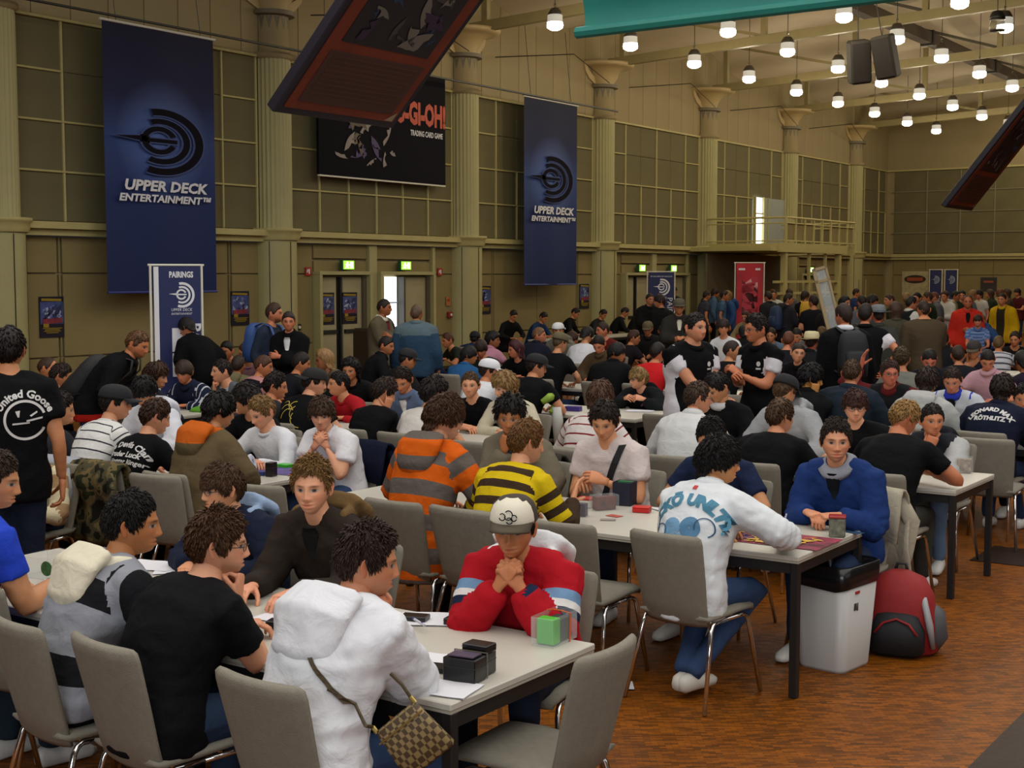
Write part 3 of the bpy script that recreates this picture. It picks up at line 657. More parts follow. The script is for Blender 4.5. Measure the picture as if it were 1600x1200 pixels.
def make_cap(root, cap, Rh, Hc, s, lod):
    kind, c1, c2 = cap[:3]; na = 36 if lod < 2 else 18
    brim_yaw = R_(cap[3]) if len(cap) > 3 else 0
    a = np.arange(na)*2*math.pi/na
    def tr(V): 
        cz, sz = math.cos(brim_yaw), math.sin(brim_yaw); V = np.asarray(V, float); V = np.stack([V[:, 0]*cz-V[:, 1]*sz, V[:, 0]*sz+V[:, 1]*cz, V[:, 2]], 1)
        return (V*s) @ Rh.T+Hc
    rows = []
    if kind == 'fedora':
        prof = [(.128, .052), (.126, .075), (.122, .11), (.105, .150), (.06, .158), (.02, .150)]
    elif kind == 'beanie': prof = [(1.16, .030), (1.17, .05), (1.15, .075), (1.0, .11), (.72, .135), (.3, .148), (.05, .15)]
    else: prof = [(1.12, .038), (1.13, .05), (1.09, .075), (.95, .104), (.70, .123), (.35, .133), (.05, .136)]
    for r, z in prof:
        if kind == 'fedora': rx, ry = r*.95, r*.80
        else: rx, ry = .104*r, .084*r
        rows.append(np.stack([rx*np.cos(a)-.004, ry*np.sin(a), np.full(na, z)], 1))
    rows.insert(0, rows[0]*np.array([.93, .93, 1])); k = len(rows); V = np.concatenate(rows)
    F = [(q*na+i, q*na+(i+1) % na, (q+1)*na+(i+1) % na, (q+1)*na+i) for q in range(k-1) for i in range(na)]+[tuple((k-1)*na+i for i in range(na))]
    name = {'fedora': 'hat', 'beanie': 'beanie'}.get(kind, 'cap')
    cm = mesh_np(name, tr(V), F, mat('cap_cloth', c1, .85, bump=.2, bscale=150))
    if len(cap) > 4:
        cm.materials.append(mat('cap_cloth', cap[4], .85, bump=.2, bscale=150)); cx_ = [np.mean([V[i][0] for i in f]) for f in F]
        for pl, x_ in zip(cm.polygons, cx_): pl.material_index = int(x_ < .028)
    o = link(name, cm, root)
    if kind == 'beanie': return o
    if kind == 'fedora':
        R0, R1 = [], []
        for i in range(na):
            w = .058+.018*abs(math.sin(a[i])); up_ = .02*abs(math.sin(a[i]))
            R0.append((.122*math.cos(a[i]), .102*math.sin(a[i]), .054)); R1.append(((.122+w)*math.cos(a[i]), (.102+w)*math.sin(a[i]), .045+up_))
        V = np.array(R0+R1+[(x, y, z-.006) for x, y, z in R1]+[(x, y, z-.006) for x, y, z in R0])
        F = [(q*na+i, q*na+(i+1) % na, ((q+1) % 4)*na+(i+1) % na, ((q+1) % 4)*na+i) for q in range(4) for i in range(na)]
        link('brim', mesh_np('brim', tr(V), F, mat('cap_cloth', c2, .85)), o); return o
    n2 = 13; top_, bot = [], []
    for j in range(5):
        for i in range(n2):
            t = -1.15+2.3*i/(n2-1); r = .0+.075*j/4*math.sqrt(max(0, 1-(t/1.5)**2))
            x = .113*math.cos(t)+r-.004; y = .094*math.sin(t)*(1-.02*j); z = .045-.010*j/4-.022*(j/4)*(t/1.15)**2
            top_.append((x, y, z+.003)); bot.append((x, y, z-.003))
    V = np.array(top_+bot); m = len(top_); F = []
    for j in range(4):
        for i in range(n2-1):
            q = j*n2+i; F += [(q, q+n2, q+n2+1, q+1), (m+q, m+q+1, m+q+n2+1, m+q+n2)]
    for i in range(n2-1): q = 4*n2+i; F.append((q, m+q, m+q+1, q+1))
    for j in range(4): F += [(j*n2, m+j*n2, m+(j+1)*n2, (j+1)*n2), (j*n2+n2-1, (j+1)*n2+n2-1, m+(j+1)*n2+n2-1, m+j*n2+n2-1)]
    link('visor', mesh_np('visor', tr(V), F, mat('cap_cloth', c2, .85, bump=.2, bscale=150)), o)
    return o
def backpack(p, col, name_lbl=None, top_z=None):
    """a worn backpack is held by the person: a thing of its own, placed on the back"""
    nk, P0, fv, sv = p['neck'], p['P0'], p['fv'], p['sv']
    c = (nk*.62+P0*.38)-fv*(.23+p['g']); ax = unit(nk-P0)
    V, F = loft([c-ax*.25, c-ax*.235, c-ax*.1, c+ax*.08, c+ax*.19, c+ax*.235], [(.10, .05), (.145, .085), (.155, .10), (.15, .095), (.125, .075), (.06, .03)], n=16, side=sv, power=3)
    M = p['root'].matrix_basis if False else Matrix.Translation(p['root'].location) @ Matrix.Rotation(p['Y'], 4, 'Z')
    root = empty('backpack', p['root'].location, p['Y'], name_lbl or 'backpack', 'backpack')
    m = mat('nylon', col, .7, bump=.3, bscale=20)
    link('main_compartment', mesh_np('main_compartment', V, F, m), root)
    c2 = c-fv*.085-ax*.06
    V, F = loft([c2-ax*.13, c2-ax*.12, c2+ax*.06, c2+ax*.09], [(.08, .02), (.11, .05), (.105, .045), (.07, .015)], n=12, side=sv, power=3)
    link('front_pocket', mesh_np('front_pocket', V, F, m), root)
    for sd in (1, -1):
        pts = [c+ax*.20+sv*sd*.07+fv*.06, nk+sv*sd*.10-fv*.06+np.array([0, 0, .03]), nk+sv*sd*.115+fv*.07+np.array([0, 0, -.01]), nk+sv*sd*.13+fv*.145-ax*.14, (nk+P0)/2+sv*sd*.17+fv*.10-ax*.05, c-ax*.2+sv*sd*.13+fv*.06]
        V, F = loft(pts, [(.024, .007)]*6, n=6, side=sv); link('strap', mesh_np('strap', V, F, m), root)
# decals: lettering printed on a garment, laid on its surface
def text_mesh(txt, size=.1, font_shear=0., bold=0.):
    c = bpy.data.curves.new('t', 'FONT'); c.body = txt; c.size = size; c.align_x = 'CENTER'; c.align_y = 'CENTER'; c.shear = font_shear; c.offset = bold; c.resolution_u = 2
    o = bpy.data.objects.new('t', c); sc = _tmp.setdefault('sc', bpy.data.scenes.new('scratch') if 'sc' not in _tmp else _tmp.get('sc')); sc.collection.objects.link(o)
    ev = o.evaluated_get(scratch_dg()); me = ev.to_mesh()
    V = np.array([v.co[:] for v in me.vertices]); F = [tuple(p.vertices) for p in me.polygons]; ev.to_mesh_clear()
    bpy.data.objects.remove(o); bpy.data.curves.remove(c)
    return V, F
def subdiv(V, F, maxlen):
    bm = bmesh.new(); vs = [bm.verts.new(v) for v in V]
    for f in F:
        try: bm.faces.new([vs[i] for i in f])
        except ValueError: pass
    for _ in range(4):
        es = [e for e in bm.edges if e.calc_length() > maxlen]
        if not es: break
        bmesh.ops.subdivide_edges(bm, edges=es, cuts=1); bmesh.ops.triangulate(bm, faces=[f for f in bm.faces if len(f.verts) > 4])
    bm.verts.index_update(); V = np.array([v.co[:] for v in bm.verts]); F = [tuple(v.index for v in f.verts) for f in bm.faces]; bm.free(); return V, F
def print_on(p, V, F, m, up_t, side='back', lat=0., arc=0., name='print', off=.004, ax=None):
    """project a flat design (x right, y up, metres) on the front or back of a garment"""
    V, F = subdiv(np.asarray(V, float), F, .02)
    V = V.copy(); V[:, 2] = 0
    if arc:
        r = arc; a = V[:, 0]/r; rr = r+V[:, 1]; V = np.stack([rr*np.sin(a), rr*np.cos(a)-r, 0*a], 1)
    bvh = p.get('bvh') or BVHTree.FromPolygons(p['V'].tolist(), p['F'].tolist()); p['bvh'] = bvh
    c0 = qb(p['P0'], p['mid'], p['neck'], np.array([up_t]))[0]; c1 = qb(p['P0'], p['mid'], p['neck'], np.array([up_t-.15]))[0]; ax = unit(c0-c1) if ax is None else ax
    sgn = -1 if side == 'back' else 1
    right = p['sv']*(-1 if side == 'back' else 1)
    d = p['fv']*sgn; d = unit(d-ax*(d @ ax))
    out = []
    for x, y, _ in V:
        o = c0+right*(x+lat)+ax*y+d*.6; h = bvh.ray_cast(Vector(o), Vector(-d), 1.2)
        out.append(np.array(h[0])+np.array(h[1])*off if h[0] is not None and np.dot(np.array(h[1]), d) > .05 else (np.array(h[0])+d*off if h[0] is not None else c0+right*(x+lat)+ax*y+d*.1))
    return link(name, mesh_np(name, np.array(out), F, m, smooth=False), p['garment'])
# ---------------------------------------------------------------- the hall
WY = 18.4; X0 = 12.85; BAY = 6.0; FX = 52.4
COLX = [X0+BAY*k for k in range(-1, 7)]
M_panel = mat('wall_fabric', '6a6242', .95, var=.10, vscale=1.2, bump=.25, bscale=220)
M_low = mat('wall_board', '85764a', .9, var=.07, vscale=1.5, bump=.12, bscale=120)
M_mull = mat('mullion_paint', 'b2a66c', .6, var=.05)
M_col = mat('column_paint', 'a69e6c', .6, var=.05, vscale=2)
M_clad = mat('cladding_paint', '968660', .85, var=.05, vscale=1)
M_joint = mat('dark_joint', '2e281e', .9)
M_door = mat('door_paint', 'a09672', .6, var=.04)
M_dark = mat('dark_metal', '1c1a18', .5)
M_chrome = mat('chrome', 'd8d8d8', .12, metal=1.)
M_steel = mat('steel_paint', '8f8258', .5, var=.06)
M_white = mat('white_paint', 'd8d4c4', .6)
# floor: small hardwood mosaic, and the darker strips inlaid in it
def floor_mat(name, c1, c2, c3, rough):
    m, N, L, B = newmat(name); tc = N.new('ShaderNodeTexCoord')
    mp = N.new('ShaderNodeMapping'); mp.inputs['Rotation'].default_value = (0, 0, R_(55)); L.new(tc.outputs['Object'], mp.inputs[0])
    br = N.new('ShaderNodeTexBrick'); L.new(mp.outputs[0], br.inputs['Vector']); br.inputs['Scale'].default_value = 1
    br.inputs['Brick Width'].default_value = .06; br.inputs['Row Height'].default_value = .016; br.inputs['Mortar Size'].default_value = .0008; br.inputs['Bias'].default_value = 0
    br.inputs['Color1'].default_value = (*srgb(c1), 1); br.inputs['Color2'].default_value = (*srgb(c2), 1); br.inputs['Mortar'].default_value = (*srgb(c3), 1)
    nz = N.new('ShaderNodeTexNoise'); nz.inputs['Scale'].default_value = 1.3; nz.inputs['Detail'].default_value = 6; L.new(tc.outputs['Object'], nz.inputs['Vector'])
    mr = N.new('ShaderNodeMapRange'); mr.inputs[3].default_value = .7; mr.inputs[4].default_value = 1.25; L.new(nz.outputs['Fac'], mr.inputs[0])
    c = mixnode(N, br.outputs['Color'], mr.outputs[0], 1., L, 'MULTIPLY')
    L.new(c, B.inputs['Base Color']); B.inputs['Roughness'].default_value = rough; B.inputs['Specular IOR Level'].default_value = .18
    n2 = N.new('ShaderNodeTexNoise'); n2.inputs['Scale'].default_value = 25; L.new(tc.outputs['Object'], n2.inputs['Vector'])
    b = N.new('ShaderNodeBump'); b.inputs['Strength'].default_value = .12; b.inputs['Distance'].default_value = .01; L.new(n2.outputs['Fac'], b.inputs['Height']); L.new(b.outputs[0], B.inputs['Normal'])
    return m
M_floor = floor_mat('parquet', '91500a', '573005', '241605', .5); M_floor2 = floor_mat('dark_parquet', '33231a', '261a15', '1b120d', .45)
fl = MB().box((21, 1, -.06), (68, 36, .12)).build('floor', M_floor); prop(fl, kind='structure')
for x0, x1, y0, y1 in ((-10, 54, .9, 1.64), (10.15, 10.8, 1.645, 2.9)):
    prop(MB().box(((x0+x1)/2, (y0+y1)/2, .002), (x1-x0, y1-y0, .008)).build('trim_1', M_floor2), kind='structure')
# left wall --------------------------------------------------------------
wl = MB().box((23, WY+.35, 1.35), (60, .3, 2.75)).box((23, WY+.35, 6.7), (60, .3, 7.6)).build('wall_left', M_clad); prop(wl, kind='structure')
wr_ = MB().box((21, -17.2, 4.5), (68, .3, 9)).build('wall_right', M_clad); prop(wr_, kind='structure')
_pm = {}
def piece(name, parent, x, z, w, h, y=WY+.20, d=.06, m=None, ax='x', yy=None):
    """a wall piece: shared box mesh, x along the wall"""
    k = (round(w, 3), round(h, 3), round(d, 3), m.name, ax)
    if k not in _pm: _pm[k] = MB().box((0, 0, 0), (w, d, h) if ax == 'x' else (d, w, h), bev=.008).mesh(name, m)
    return link(name, _pm[k], parent, (x, y, z) if ax == 'x' else (y, x, z))
ZL0, ZL1, ZT = 2.75, 2.98, 6.16
RH = (ZT-ZL1)/4
for bi, cx in enumerate(COLX):
    last = bi == len(COLX)-1
    x0 = cx+.42; x1 = cx+BAY-.42 if not last else FX-.05
    nc = 6 if not last else 4; cw = (x1-x0)/nc
    for c in range(nc):
        for r in range(4):
            if bi == 5 and 4 <= c and r < 2: continue      # the balcony door
            piece('panel', wl, x0+cw*(c+.5), ZL1+RH*(r+.5), cw-.012, RH-.012, m=M_panel)
    for c in range(nc+1):
        upper = c in (0, 1, 3, 5, 6)
        z1 = ZT if upper else ZL1+2*RH
        piece('mullion', wl, x0+cw*c, (ZL1+z1)/2, .04, z1-ZL1, y=WY+.155, d=.05, m=M_mull)
    for r in (1, 2, 3):
        for a, b in (((x0, x1),) if r != 3 else ((x0, x0+cw), (x1-cw, x1))):
            piece('mullion', wl, (a+b)/2, ZL1+RH*r, b-a, .035, y=WY+.15, d=.05, m=M_mull)
    piece('mullion', wl, (x0+x1)/2, ZT+.02, x1-x0, .05, y=WY+.14, d=.08, m=M_mull)
    # ledge
    L_ = x1-x0+.1
    o = MB().box(((x0+x1)/2, WY+.10, 2.80), (L_, .22, .10)).box(((x0+x1)/2, WY+.05, 2.91), (L_, .34, .11)).build('trim_2', M_mull); prop(o, kind='structure')
    # cladding above the frame
    nW = 8 if not last else 5; w = (BAY if not last else FX-cx)/nW
    for c in range(nW): piece('cladding_panel', wl, cx+w*(c+.5), 7.65, w-.014, 2.92, y=WY+.19, d=.04, m=M_clad)
    # boards below the ledge
    if bi in (2, 4):
        spans = ((x0, cx+1.05), (cx+4.87, x1))
    elif bi == 6: spans = ((x0, cx+.95), (cx+2.6, cx+4.9), (cx+4.95, x1))
    else: spans = ((x0, cx+1.10), (cx+1.13, cx+1.17), (cx+1.20, cx+3.0), (cx+3.012, cx+4.80), (cx+4.83, cx+4.87), (cx+4.90, x1)) if not last else ((x0, cx+1.8), (cx+1.82, x1))
    for a, b in spans:
        for z0, z1 in ((.10, .79), (.805, 2.14), (2.155, 2.74)):
            piece('wall_board', wl, (a+b)/2, (z0+z1)/2, b-a-.008, z1-z0-.008, y=WY+.17, d=.05, m=M_low)
    prop(MB().box(((x0+x1)/2, WY+.15, .05), (x1-x0, .06, .10)).build('baseboard_left', M_joint), kind='structure')
# columns ----------------------------------------------------------------
def column_meshes():
    lo = MB().lathe([(.43, 0), (.43, 2.78)], 24, a0=math.pi, a1=2*math.pi).mesh('lower_shaft', M_col, True)
    ring = MB().lathe([(.47, 2.78), (.50, 2.84), (.50, 2.93), (.54, 2.95), (.54, 3.0), (.30, 3.0)], 24, a0=math.pi, a1=2*math.pi).mesh('ledge_ring', M_mull, True)
    m_ = MB(); n = 84; V = []; F = []
    for q, z in enumerate((3.0, 3.05, 6.12, 6.16)):
        for i in range(n+1):
            a = math.pi+math.pi*i/n; r = .36-(.026*(.5-.5*math.cos(i/n*13*2*math.pi)) if 0 < q < 3 else 0); V.append((r*math.cos(a), r*math.sin(a), z))
    F = [(q*(n+1)+i, q*(n+1)+i+1, (q+1)*(n+1)+i+1, (q+1)*(n+1)+i) for q in range(3) for i in range(n)]
    fl_ = MB().add(V, F).mesh('fluted_shaft', M_col, True)
    cap = MB().lathe([(.36, 6.14), (.42, 6.18), (.42, 6.24), (.33, 6.28), (.33, 6.95)], 24, a0=math.pi, a1=2*math.pi).mesh('capital', M_clad, True)
    z0 = MB()
    for i in range(7):                                   # points hanging from the collar
        a = math.pi+math.pi*(i+.5)/7; z0.add([(.335*math.cos(a-.2), .335*math.sin(a-.2), 6.95), (.335*math.cos(a+.2), .335*math.sin(a+.2), 6.95), (.335*math.cos(a), .335*math.sin(a), 6.68), (.3*math.cos(a), .3*math.sin(a), 6.95)], [(0, 1, 2), (0, 2, 3), (1, 3, 2)])
    z0.lathe([(.34, 6.93), (.44, 6.95), (.44, 7.03), (.2, 7.05)], 24, a0=math.pi, a1=2*math.pi)
    col = z0.mesh('collar', mat('collar_metal', '6f6650', .6), False)
    br = MB().lathe([(.30, 7.03), (.36, 7.2), (.50, 7.40), (.70, 7.46), (.84, 7.48), (.86, 7.56), (.4, 7.58)], 24, a0=math.pi, a1=2*math.pi).mesh('bracket_dish', mat('bracket_paint', 'b8a070', .5), True)
    fin = MB()
    pts = [(-.30, 7.02), (-.62, 7.15), (-.80, 7.32), (-.88, 7.56), (-.80, 7.56), (-.66, 7.36), (-.34, 7.2)]
    for sx in (1, -1): fin.add([(x*sx, -.03, z) for x, z in pts]+[(x*sx, .03, z) for x, z in pts], [tuple(range(7)), tuple(range(13, 6, -1))]+[(i, (i+1) % 7, 7+(i+1) % 7, 7+i) for i in range(7)])
    fn = fin.mesh('bracket_fin', mat('bracket_paint', 'b8a070', .5))
    seam = MB().box((0, -.435, 1.4), (.012, .012, 2.7)).box((-.36, -.235, 1.4), (.012, .012, 2.7)).box((.36, -.235, 1.4), (.012, .012, 2.7)).mesh('seam', M_joint)
    return [lo, seam, ring, fl_, cap, col, br, fn]
_cm = column_meshes(); ORD = ['first', 'second', 'third', 'fourth', 'fifth', 'sixth', 'seventh', 'eighth', 'ninth', 'tenth', 'eleventh', 'twelfth']
for i, cx in enumerate(COLX):
    c = empty('column', (cx, WY+.15, 0), kind='structure')
    for me in _cm: link(me.name.split('.')[0], me, c)
# double doors -----------------------------------------------------------
n_door = 0
def door_unit(x0, x1, opened=False, posters=False):
    global n_door; n_door += 1
    d = empty('door_%d' % n_door, (x0, WY, 0), kind='structure'); w = x1-x0; Y = .15
    MB().box((.04, Y-.05, 1.07), (.08, .26, 2.14)).box((w-.04, Y-.05, 1.07), (.08, .26, 2.14)).box((w/2, Y-.05, 2.17), (w, .26, .07)).build('door_frame', M_col, d)
    lw = (w-.16-.30)/2
    if opened:
        M_sky = mat('daylight_glass', 'e8f4ff', .3, emit=3.2)
        g = MB().box((.08+lw*.45, Y+.02, 1.05), (lw*.96, .02, 2.08)).build('daylight_pane', M_sky, d)
        MB().box((.10+lw*.22, Y-.01, 1.05), (.05, .04, 2.08)).box((.08+lw*.45, Y-.01, 1.55), (lw*.95, .04, .03)).build('glazing_bar', mat('blue_grey', '9fb6c8', .5), d)
        lf = MB().box((.08+lw+.02, Y-.06, 1.05), (.05, .20, 2.08)).build('leaf', mat('leaf_dark', '3a3226', .6), d)
    else:
        lf = MB().box((.08+lw/2, Y, 1.05), (lw, .05, 2.08), bev=.01).build('leaf', M_door, d)
        MB().box((0, Y-.05, 1.0), (lw*.95, .04, .07)).build('push_bar', M_dark, lf, loc=(.08+lw/2, 0, 0))
    MB().box((.08+lw+.10, Y+.02, 1.05), (.16, .05, 2.08)).box((.08+lw+.10, Y-.03, 1.05), (.03, .05, 2.08)).build('leaf_stile', M_dark, d)
    l2 = MB().box((.08+lw+.20+lw/2, Y, 1.05), (lw, .05, 2.08), bev=.01).build('leaf', M_door, d)
    MB().box((0, Y-.05, 1.0), (lw*.95, .04, .07)).build('push_bar', M_dark, l2, loc=(.08+lw+.20+lw/2, 0, 0))
    MB().box((w-.13, Y-.0, 1.05), (.10, .16, 2.08)).build('jamb', mat('jamb_dark', '5a503c', .7), d)
    MB().box((w/2, Y, 2.30), (w, .05, .21), bev=.008).box((w/2, Y, 2.60), (w, .05, .28), bev=.008).build('transom_panel', M_low, d)
    return d
def exit_sign(x, z=2.33, y=WY-.02):
    s_ = empty('exit_sign', (x, y, z), 0, 'lit green exit sign above ' + _exits.pop(0), 'exit sign', 'exit signs over the doors')
    MB().box((0, .03, 0), (.34, .10, .20), bev=.01).build('sign_box', mat('sign_housing', '2c5a2c', .5), s_)
    MB().box((0, -.03, 0), (.31, .012, .17)).build('sign_face', mat('sign_green', '8fd040', .5, emit=1.6), s_)
    g = MB()
    g.box((-.05, -.04, .045), (.03, .006, .03)).box((-.055, -.04, .005), (.03, .006, .05), ry=.3).box((-.085, -.04, -.035), (.02, .006, .06), ry=.7).box((-.035, -.04, -.035), (.02, .006, .06), ry=-.5).box((-.03, -.04, .012), (.05, .006, .014), ry=.4).box((-.085, -.04, .012), (.04, .006, .014), ry=-.4)
    g.box((.07, -.04, 0), (.07, .006, .12)).box((.015, -.04, -.0), (.04, .006, .015))
    g.build('running_figure', mat('sign_white', 'f4fff0', .5, emit=3), s_)
_exits = ['the left door of the pair with posters', 'the door standing open to daylight', 'the left far door behind the crowd', 'the right far door behind the crowd', 'the single door right of the balcony']
for cx, kind in ((18.85, 0), (30.85, 1)):
    for j, (a, b) in enumerate(((1.07, 2.66), (2.92, 4.77))):
        door_unit(cx+a, cx+b, opened=(kind == 0 and j == 1)); exit_sign(cx+(1.9 if j == 0 else 3.72))
    piece('wall_board', wl, cx+2.79, 1.37, .24, 2.74, y=WY+.12, d=.12, m=M_col)
    piece('wall_board', wl, cx+4.82, 1.37, .09, 2.74, y=WY+.12, d=.12, m=M_col)
door_unit(42.85+1.0, 42.85+2.5); exit_sign(42.85+1.75)
# far wall ---------------------------------------------------------------
wf = MB().box((FX+.45, 0, 6), (.3, 38, 12)).build('wall_far', M_clad); prop(wf, kind='structure')
for c in range(22):
    y = WY-.75-1.28*c
    for r in range(4): piece('panel', wf, y, ZL1+RH*(r+.5), 1.265, RH-.012, y=FX+.26, d=.05, m=M_panel, ax='y')
    piece('mullion', wf, y-.64, (ZL1+ZT)/2, .035, ZT-ZL1, y=FX+.22, d=.05, m=mat('mullion_grey', '8a8468', .7), ax='y')
    for z0, z1 in ((.10, .79), (.805, 2.14), (2.155, 2.74)): piece('wall_board', wf, y, (z0+z1)/2, 1.27, z1-z0-.008, y=FX+.26, d=.05, m=M_low, ax='y')
for r in (1, 2, 3): piece('mullion', wf, WY-14, ZL1+RH*r, 28, .03, y=FX+.215, d=.05, m=mat('mullion_grey', '8a8468', .7), ax='y')
prop(MB().box((FX+.2, WY-14, 2.80), (.22, 28.4, .10)).box((FX+.16, WY-14, 2.91), (.32, 28.4, .11)).box((FX+.2, WY-14, ZT+.03), (.12, 28.4, .06)).build('trim_3', M_mull), kind='structure')
# ceiling: white fabric hung in swags between the trusses ------------------
def ceil_z(Y): return 8.9+.13*(WY-Y) if Y > 0 else 8.9+.13*(WY+Y)
V = []; F = []; nx, ny = 121, 40
for i in range(nx):
    X = -8.15+61*i/(nx-1); u = ((X-X0) % BAY)/BAY
    for j in range(ny):
        Y = WY+.4-36*j/(ny-1); V.append((X, Y, ceil_z(Y)-.75*(4*u*(1-u))**.9+.05*math.sin(Y*2.1+X)))
F = [(i*ny+j, (i+1)*ny+j, (i+1)*ny+j+1, i*ny+j+1) for i in range(nx-1) for j in range(ny-1)]
ce = MB().add(V, F).build('ceiling', mat('ceiling_fabric', 'cdbfa2', .9, var=.08, vscale=.6), smooth=True); prop(ce, kind='structure')
# trusses
def truss_mesh():
    pass
TR = 'cream painted steel roof truss springing from the '
for i, cx in enumerate(COLX[1:]):
    t = empty('roof_truss', (cx, 0, 0), 0, TR+ORD[i]+' column of the left wall', 'truss', 'roof trusses')
    zc = lambda Y: 7.58+.041*(WY-Y) if Y > 0 else 7.58+.041*(WY+Y)
    zt = lambda Y: ceil_z(Y)-.06
    def beam(name, a, b, w, h, m=M_steel):
        a = np.array(a); b = np.array(b); d = b-a; L = np.linalg.norm(d); o = MB().box((0, 0, 0), (w, L, h)).build(name, m, t)
        o.location = (a+b)/2; o.rotation_euler = (math.atan2(d[2], d[1]), 0, 0) if d[1] >= 0 else (math.atan2(d[2], -d[1]), 0, math.pi)
    beam('lower_chord', (0, 0, zc(0)), (0, 18.3, zc(18.3)), .16, .22); beam('lower_chord', (0, -16.9, zc(-16.9)), (0, 0, zc(0)), .16, .22)
    beam('upper_chord', (0, 0, zt(0)), (0, 18.3, zt(18.3)), .14, .16); beam('upper_chord', (0, -16.9, zt(-16.9)), (0, 0, zt(0)), .14, .16)
    ys = [17.9, 14.0, 10.1, 6.2, 2.3, -1.6, -5.5]
    for q, y in enumerate(ys):
        MB().box((0, 0, 0), (.13, .13, zt(y)-zc(y))).build('post', M_steel, t, loc=(0, y, (zt(y)+zc(y))/2))
        if q: beam('brace', (0, y, zc(y)+.1), (0, ys[q-1], zt(ys[q-1])-.1), .07, .07, M_steel if q % 2 else mat('brace_dark', '4a4230', .6))
# dark boxed purlins along the hall
for y, z, lab in ((12.0, 8.45, 'dark brown timber purlin running along the roof, nearer the left wall'), (7.0, 9.1, 'dark brown timber purlin running along the roof, further from the left wall')):
    p_ = empty('purlin', (0, y, z), 0, lab, 'beam')
    MB().box((29, 0, 0), (46, .28, .30)).build('timber', mat('dark_timber', '4b3d2c', .8, var=.2, vscale=4, stretch=(.2, 1, 1)), p_)
    for k in range(7): MB().box((X0+BAY*k, 0, 0), (.12, .34, .40)).build('shoe_plate', M_dark, p_)
# pendant lamps ----------------------------------------------------------
M_glass = mat('lamp_glass', 'cfcabc', .35, emit=.55); M_bulb = mat('lamp_bulb', 'fff3e2', .3, emit=14)
lm = dict(cap=MB().lathe([(.03, .40), (.08, .40), (.11, .36), (.145, .30), (.15, .27), (.14, .27)], 18).mesh('cap', mat('lamp_cap', '4c4438', .4), True),
          glass=MB().lathe([(.13, .27), (.15, .26), (.155, .12), (.158, .12)], 18).mesh('glass', M_glass, True),
          bulb=MB().lathe([(.158, .12), (.165, .06), (.155, .01), (.09, -.03), (.0, -.035)], 18).mesh('bulb', M_bulb, True),
          hook=MB().box((0, 0, .45), (.10, .02, .02)).box((0, 0, .425), (.02, .02, .07)).lathe([(.0, .52), (.025, .50), (.025, .47), (0, .455)], 8).mesh('hook', M_chrome, False))
ROWN = ['in the row nearest the wall', 'in the second row from the wall', 'in the third row from the wall', 'in the fourth row from the wall']
for ri, (y, x0, n) in enumerate(((15.22, 23.5, 9), (12.7, 23.15, 10), (10.12, 22.95, 10), (7.85, 19.8, 9))):
    for i in range(n):
        x = x0+3.05*i
        l = empty('pendant_lamp', (x, y, 7.08), 0, ORD[i] + ' lit pendant lamp from the front, ' + ROWN[ri], 'lamp', 'pendant lamps under the roof')
        for nm in ('cap', 'glass', 'bulb', 'hook'): link(nm, lm[nm], l)
        zt_ = ceil_z(y)-.3; MB().tube([(0, 0, .5), (0, 0, zt_-7.08)], .008, 5).build('cord', M_dark, l)
        if True:
            pl = bpy.data.lights.new('lamp_light', 'POINT'); pl.energy = LAMP_W; pl.color = LAMP_C; pl.shadow_soft_size = .14
            po = bpy.data.objects.new('lamp_light', pl); COL.objects.link(po); po.location = (x, y, 7.0)
# ---------------------------------------------------------------- banners, signs, balcony
def disc_arc(r0, r1, a0, a1, n=40, cx=0., cy=0., taper=0.):
    """ring sector as (V, F); taper thins both ends"""
    V = []; 
    for i in range(n+1):
        t = i/n; a = R_(a0+(a1-a0)*t); k = 1-taper*abs(2*t-1)**2; m = (r0+r1)/2; h = (r1-r0)/2*k
        V += [(cx+(m-h)*math.cos(a), cy+(m-h)*math.sin(a), 0), (cx+(m+h)*math.cos(a), cy+(m+h)*math.sin(a), 0)]
    return V, [(2*i, 2*i+1, 2*i+3, 2*i+2) for i in range(n)]
def logo_flat(grow=0.):
    g = grow; m_ = MB()
    m_.add(*disc_arc(.20-g, .30+g, 22, 335)); m_.add([(-.24, -.045-g, 0), (.30+g, -.045-g, 0), (.30+g, .035+g, 0), (-.24, .035+g, 0)], [(0, 1, 2, 3)])
    m_.add([(-.72-2*g, .03, 0), (-.22, -.05-g, 0), (-.22, .08+g, 0)], [(0, 1, 2)])
    m_.add(*disc_arc(.38-g, .49+g, -118, 112, cx=.03, cy=-.02)); m_.add(*disc_arc(.575-g, .715+g, -112, 104, cx=.04, cy=-.03))
    return np.concatenate(m_.V), m_.F
def flat_on(parent, V, F, name, m, o, ux, uy, off=0., scale=1.):
    """flat print: design (x, y) laid at o + x*ux + y*uy with a thickness offset"""
    V = np.asarray(V, float)*np.array(scale); ux = unit(ux); uy = unit(uy); n = np.cross(ux, uy)
    return link(name, mesh_np(name, np.array(o)+V[:, :1]*ux+V[:, 1:2]*uy+n*off, F, m, smooth=False), parent)
def words_on(parent, txt, size, m, o, ux, uy, off=.006, shear=0., bold=0., name='lettering', fit=None):
    V, F = text_mesh(txt, size, shear, bold)
    if fit: V = V*np.array([fit/(V[:, 0].max()-V[:, 0].min()), 1, 1])
    return flat_on(parent, V, F, name, m, o, ux, uy, off)
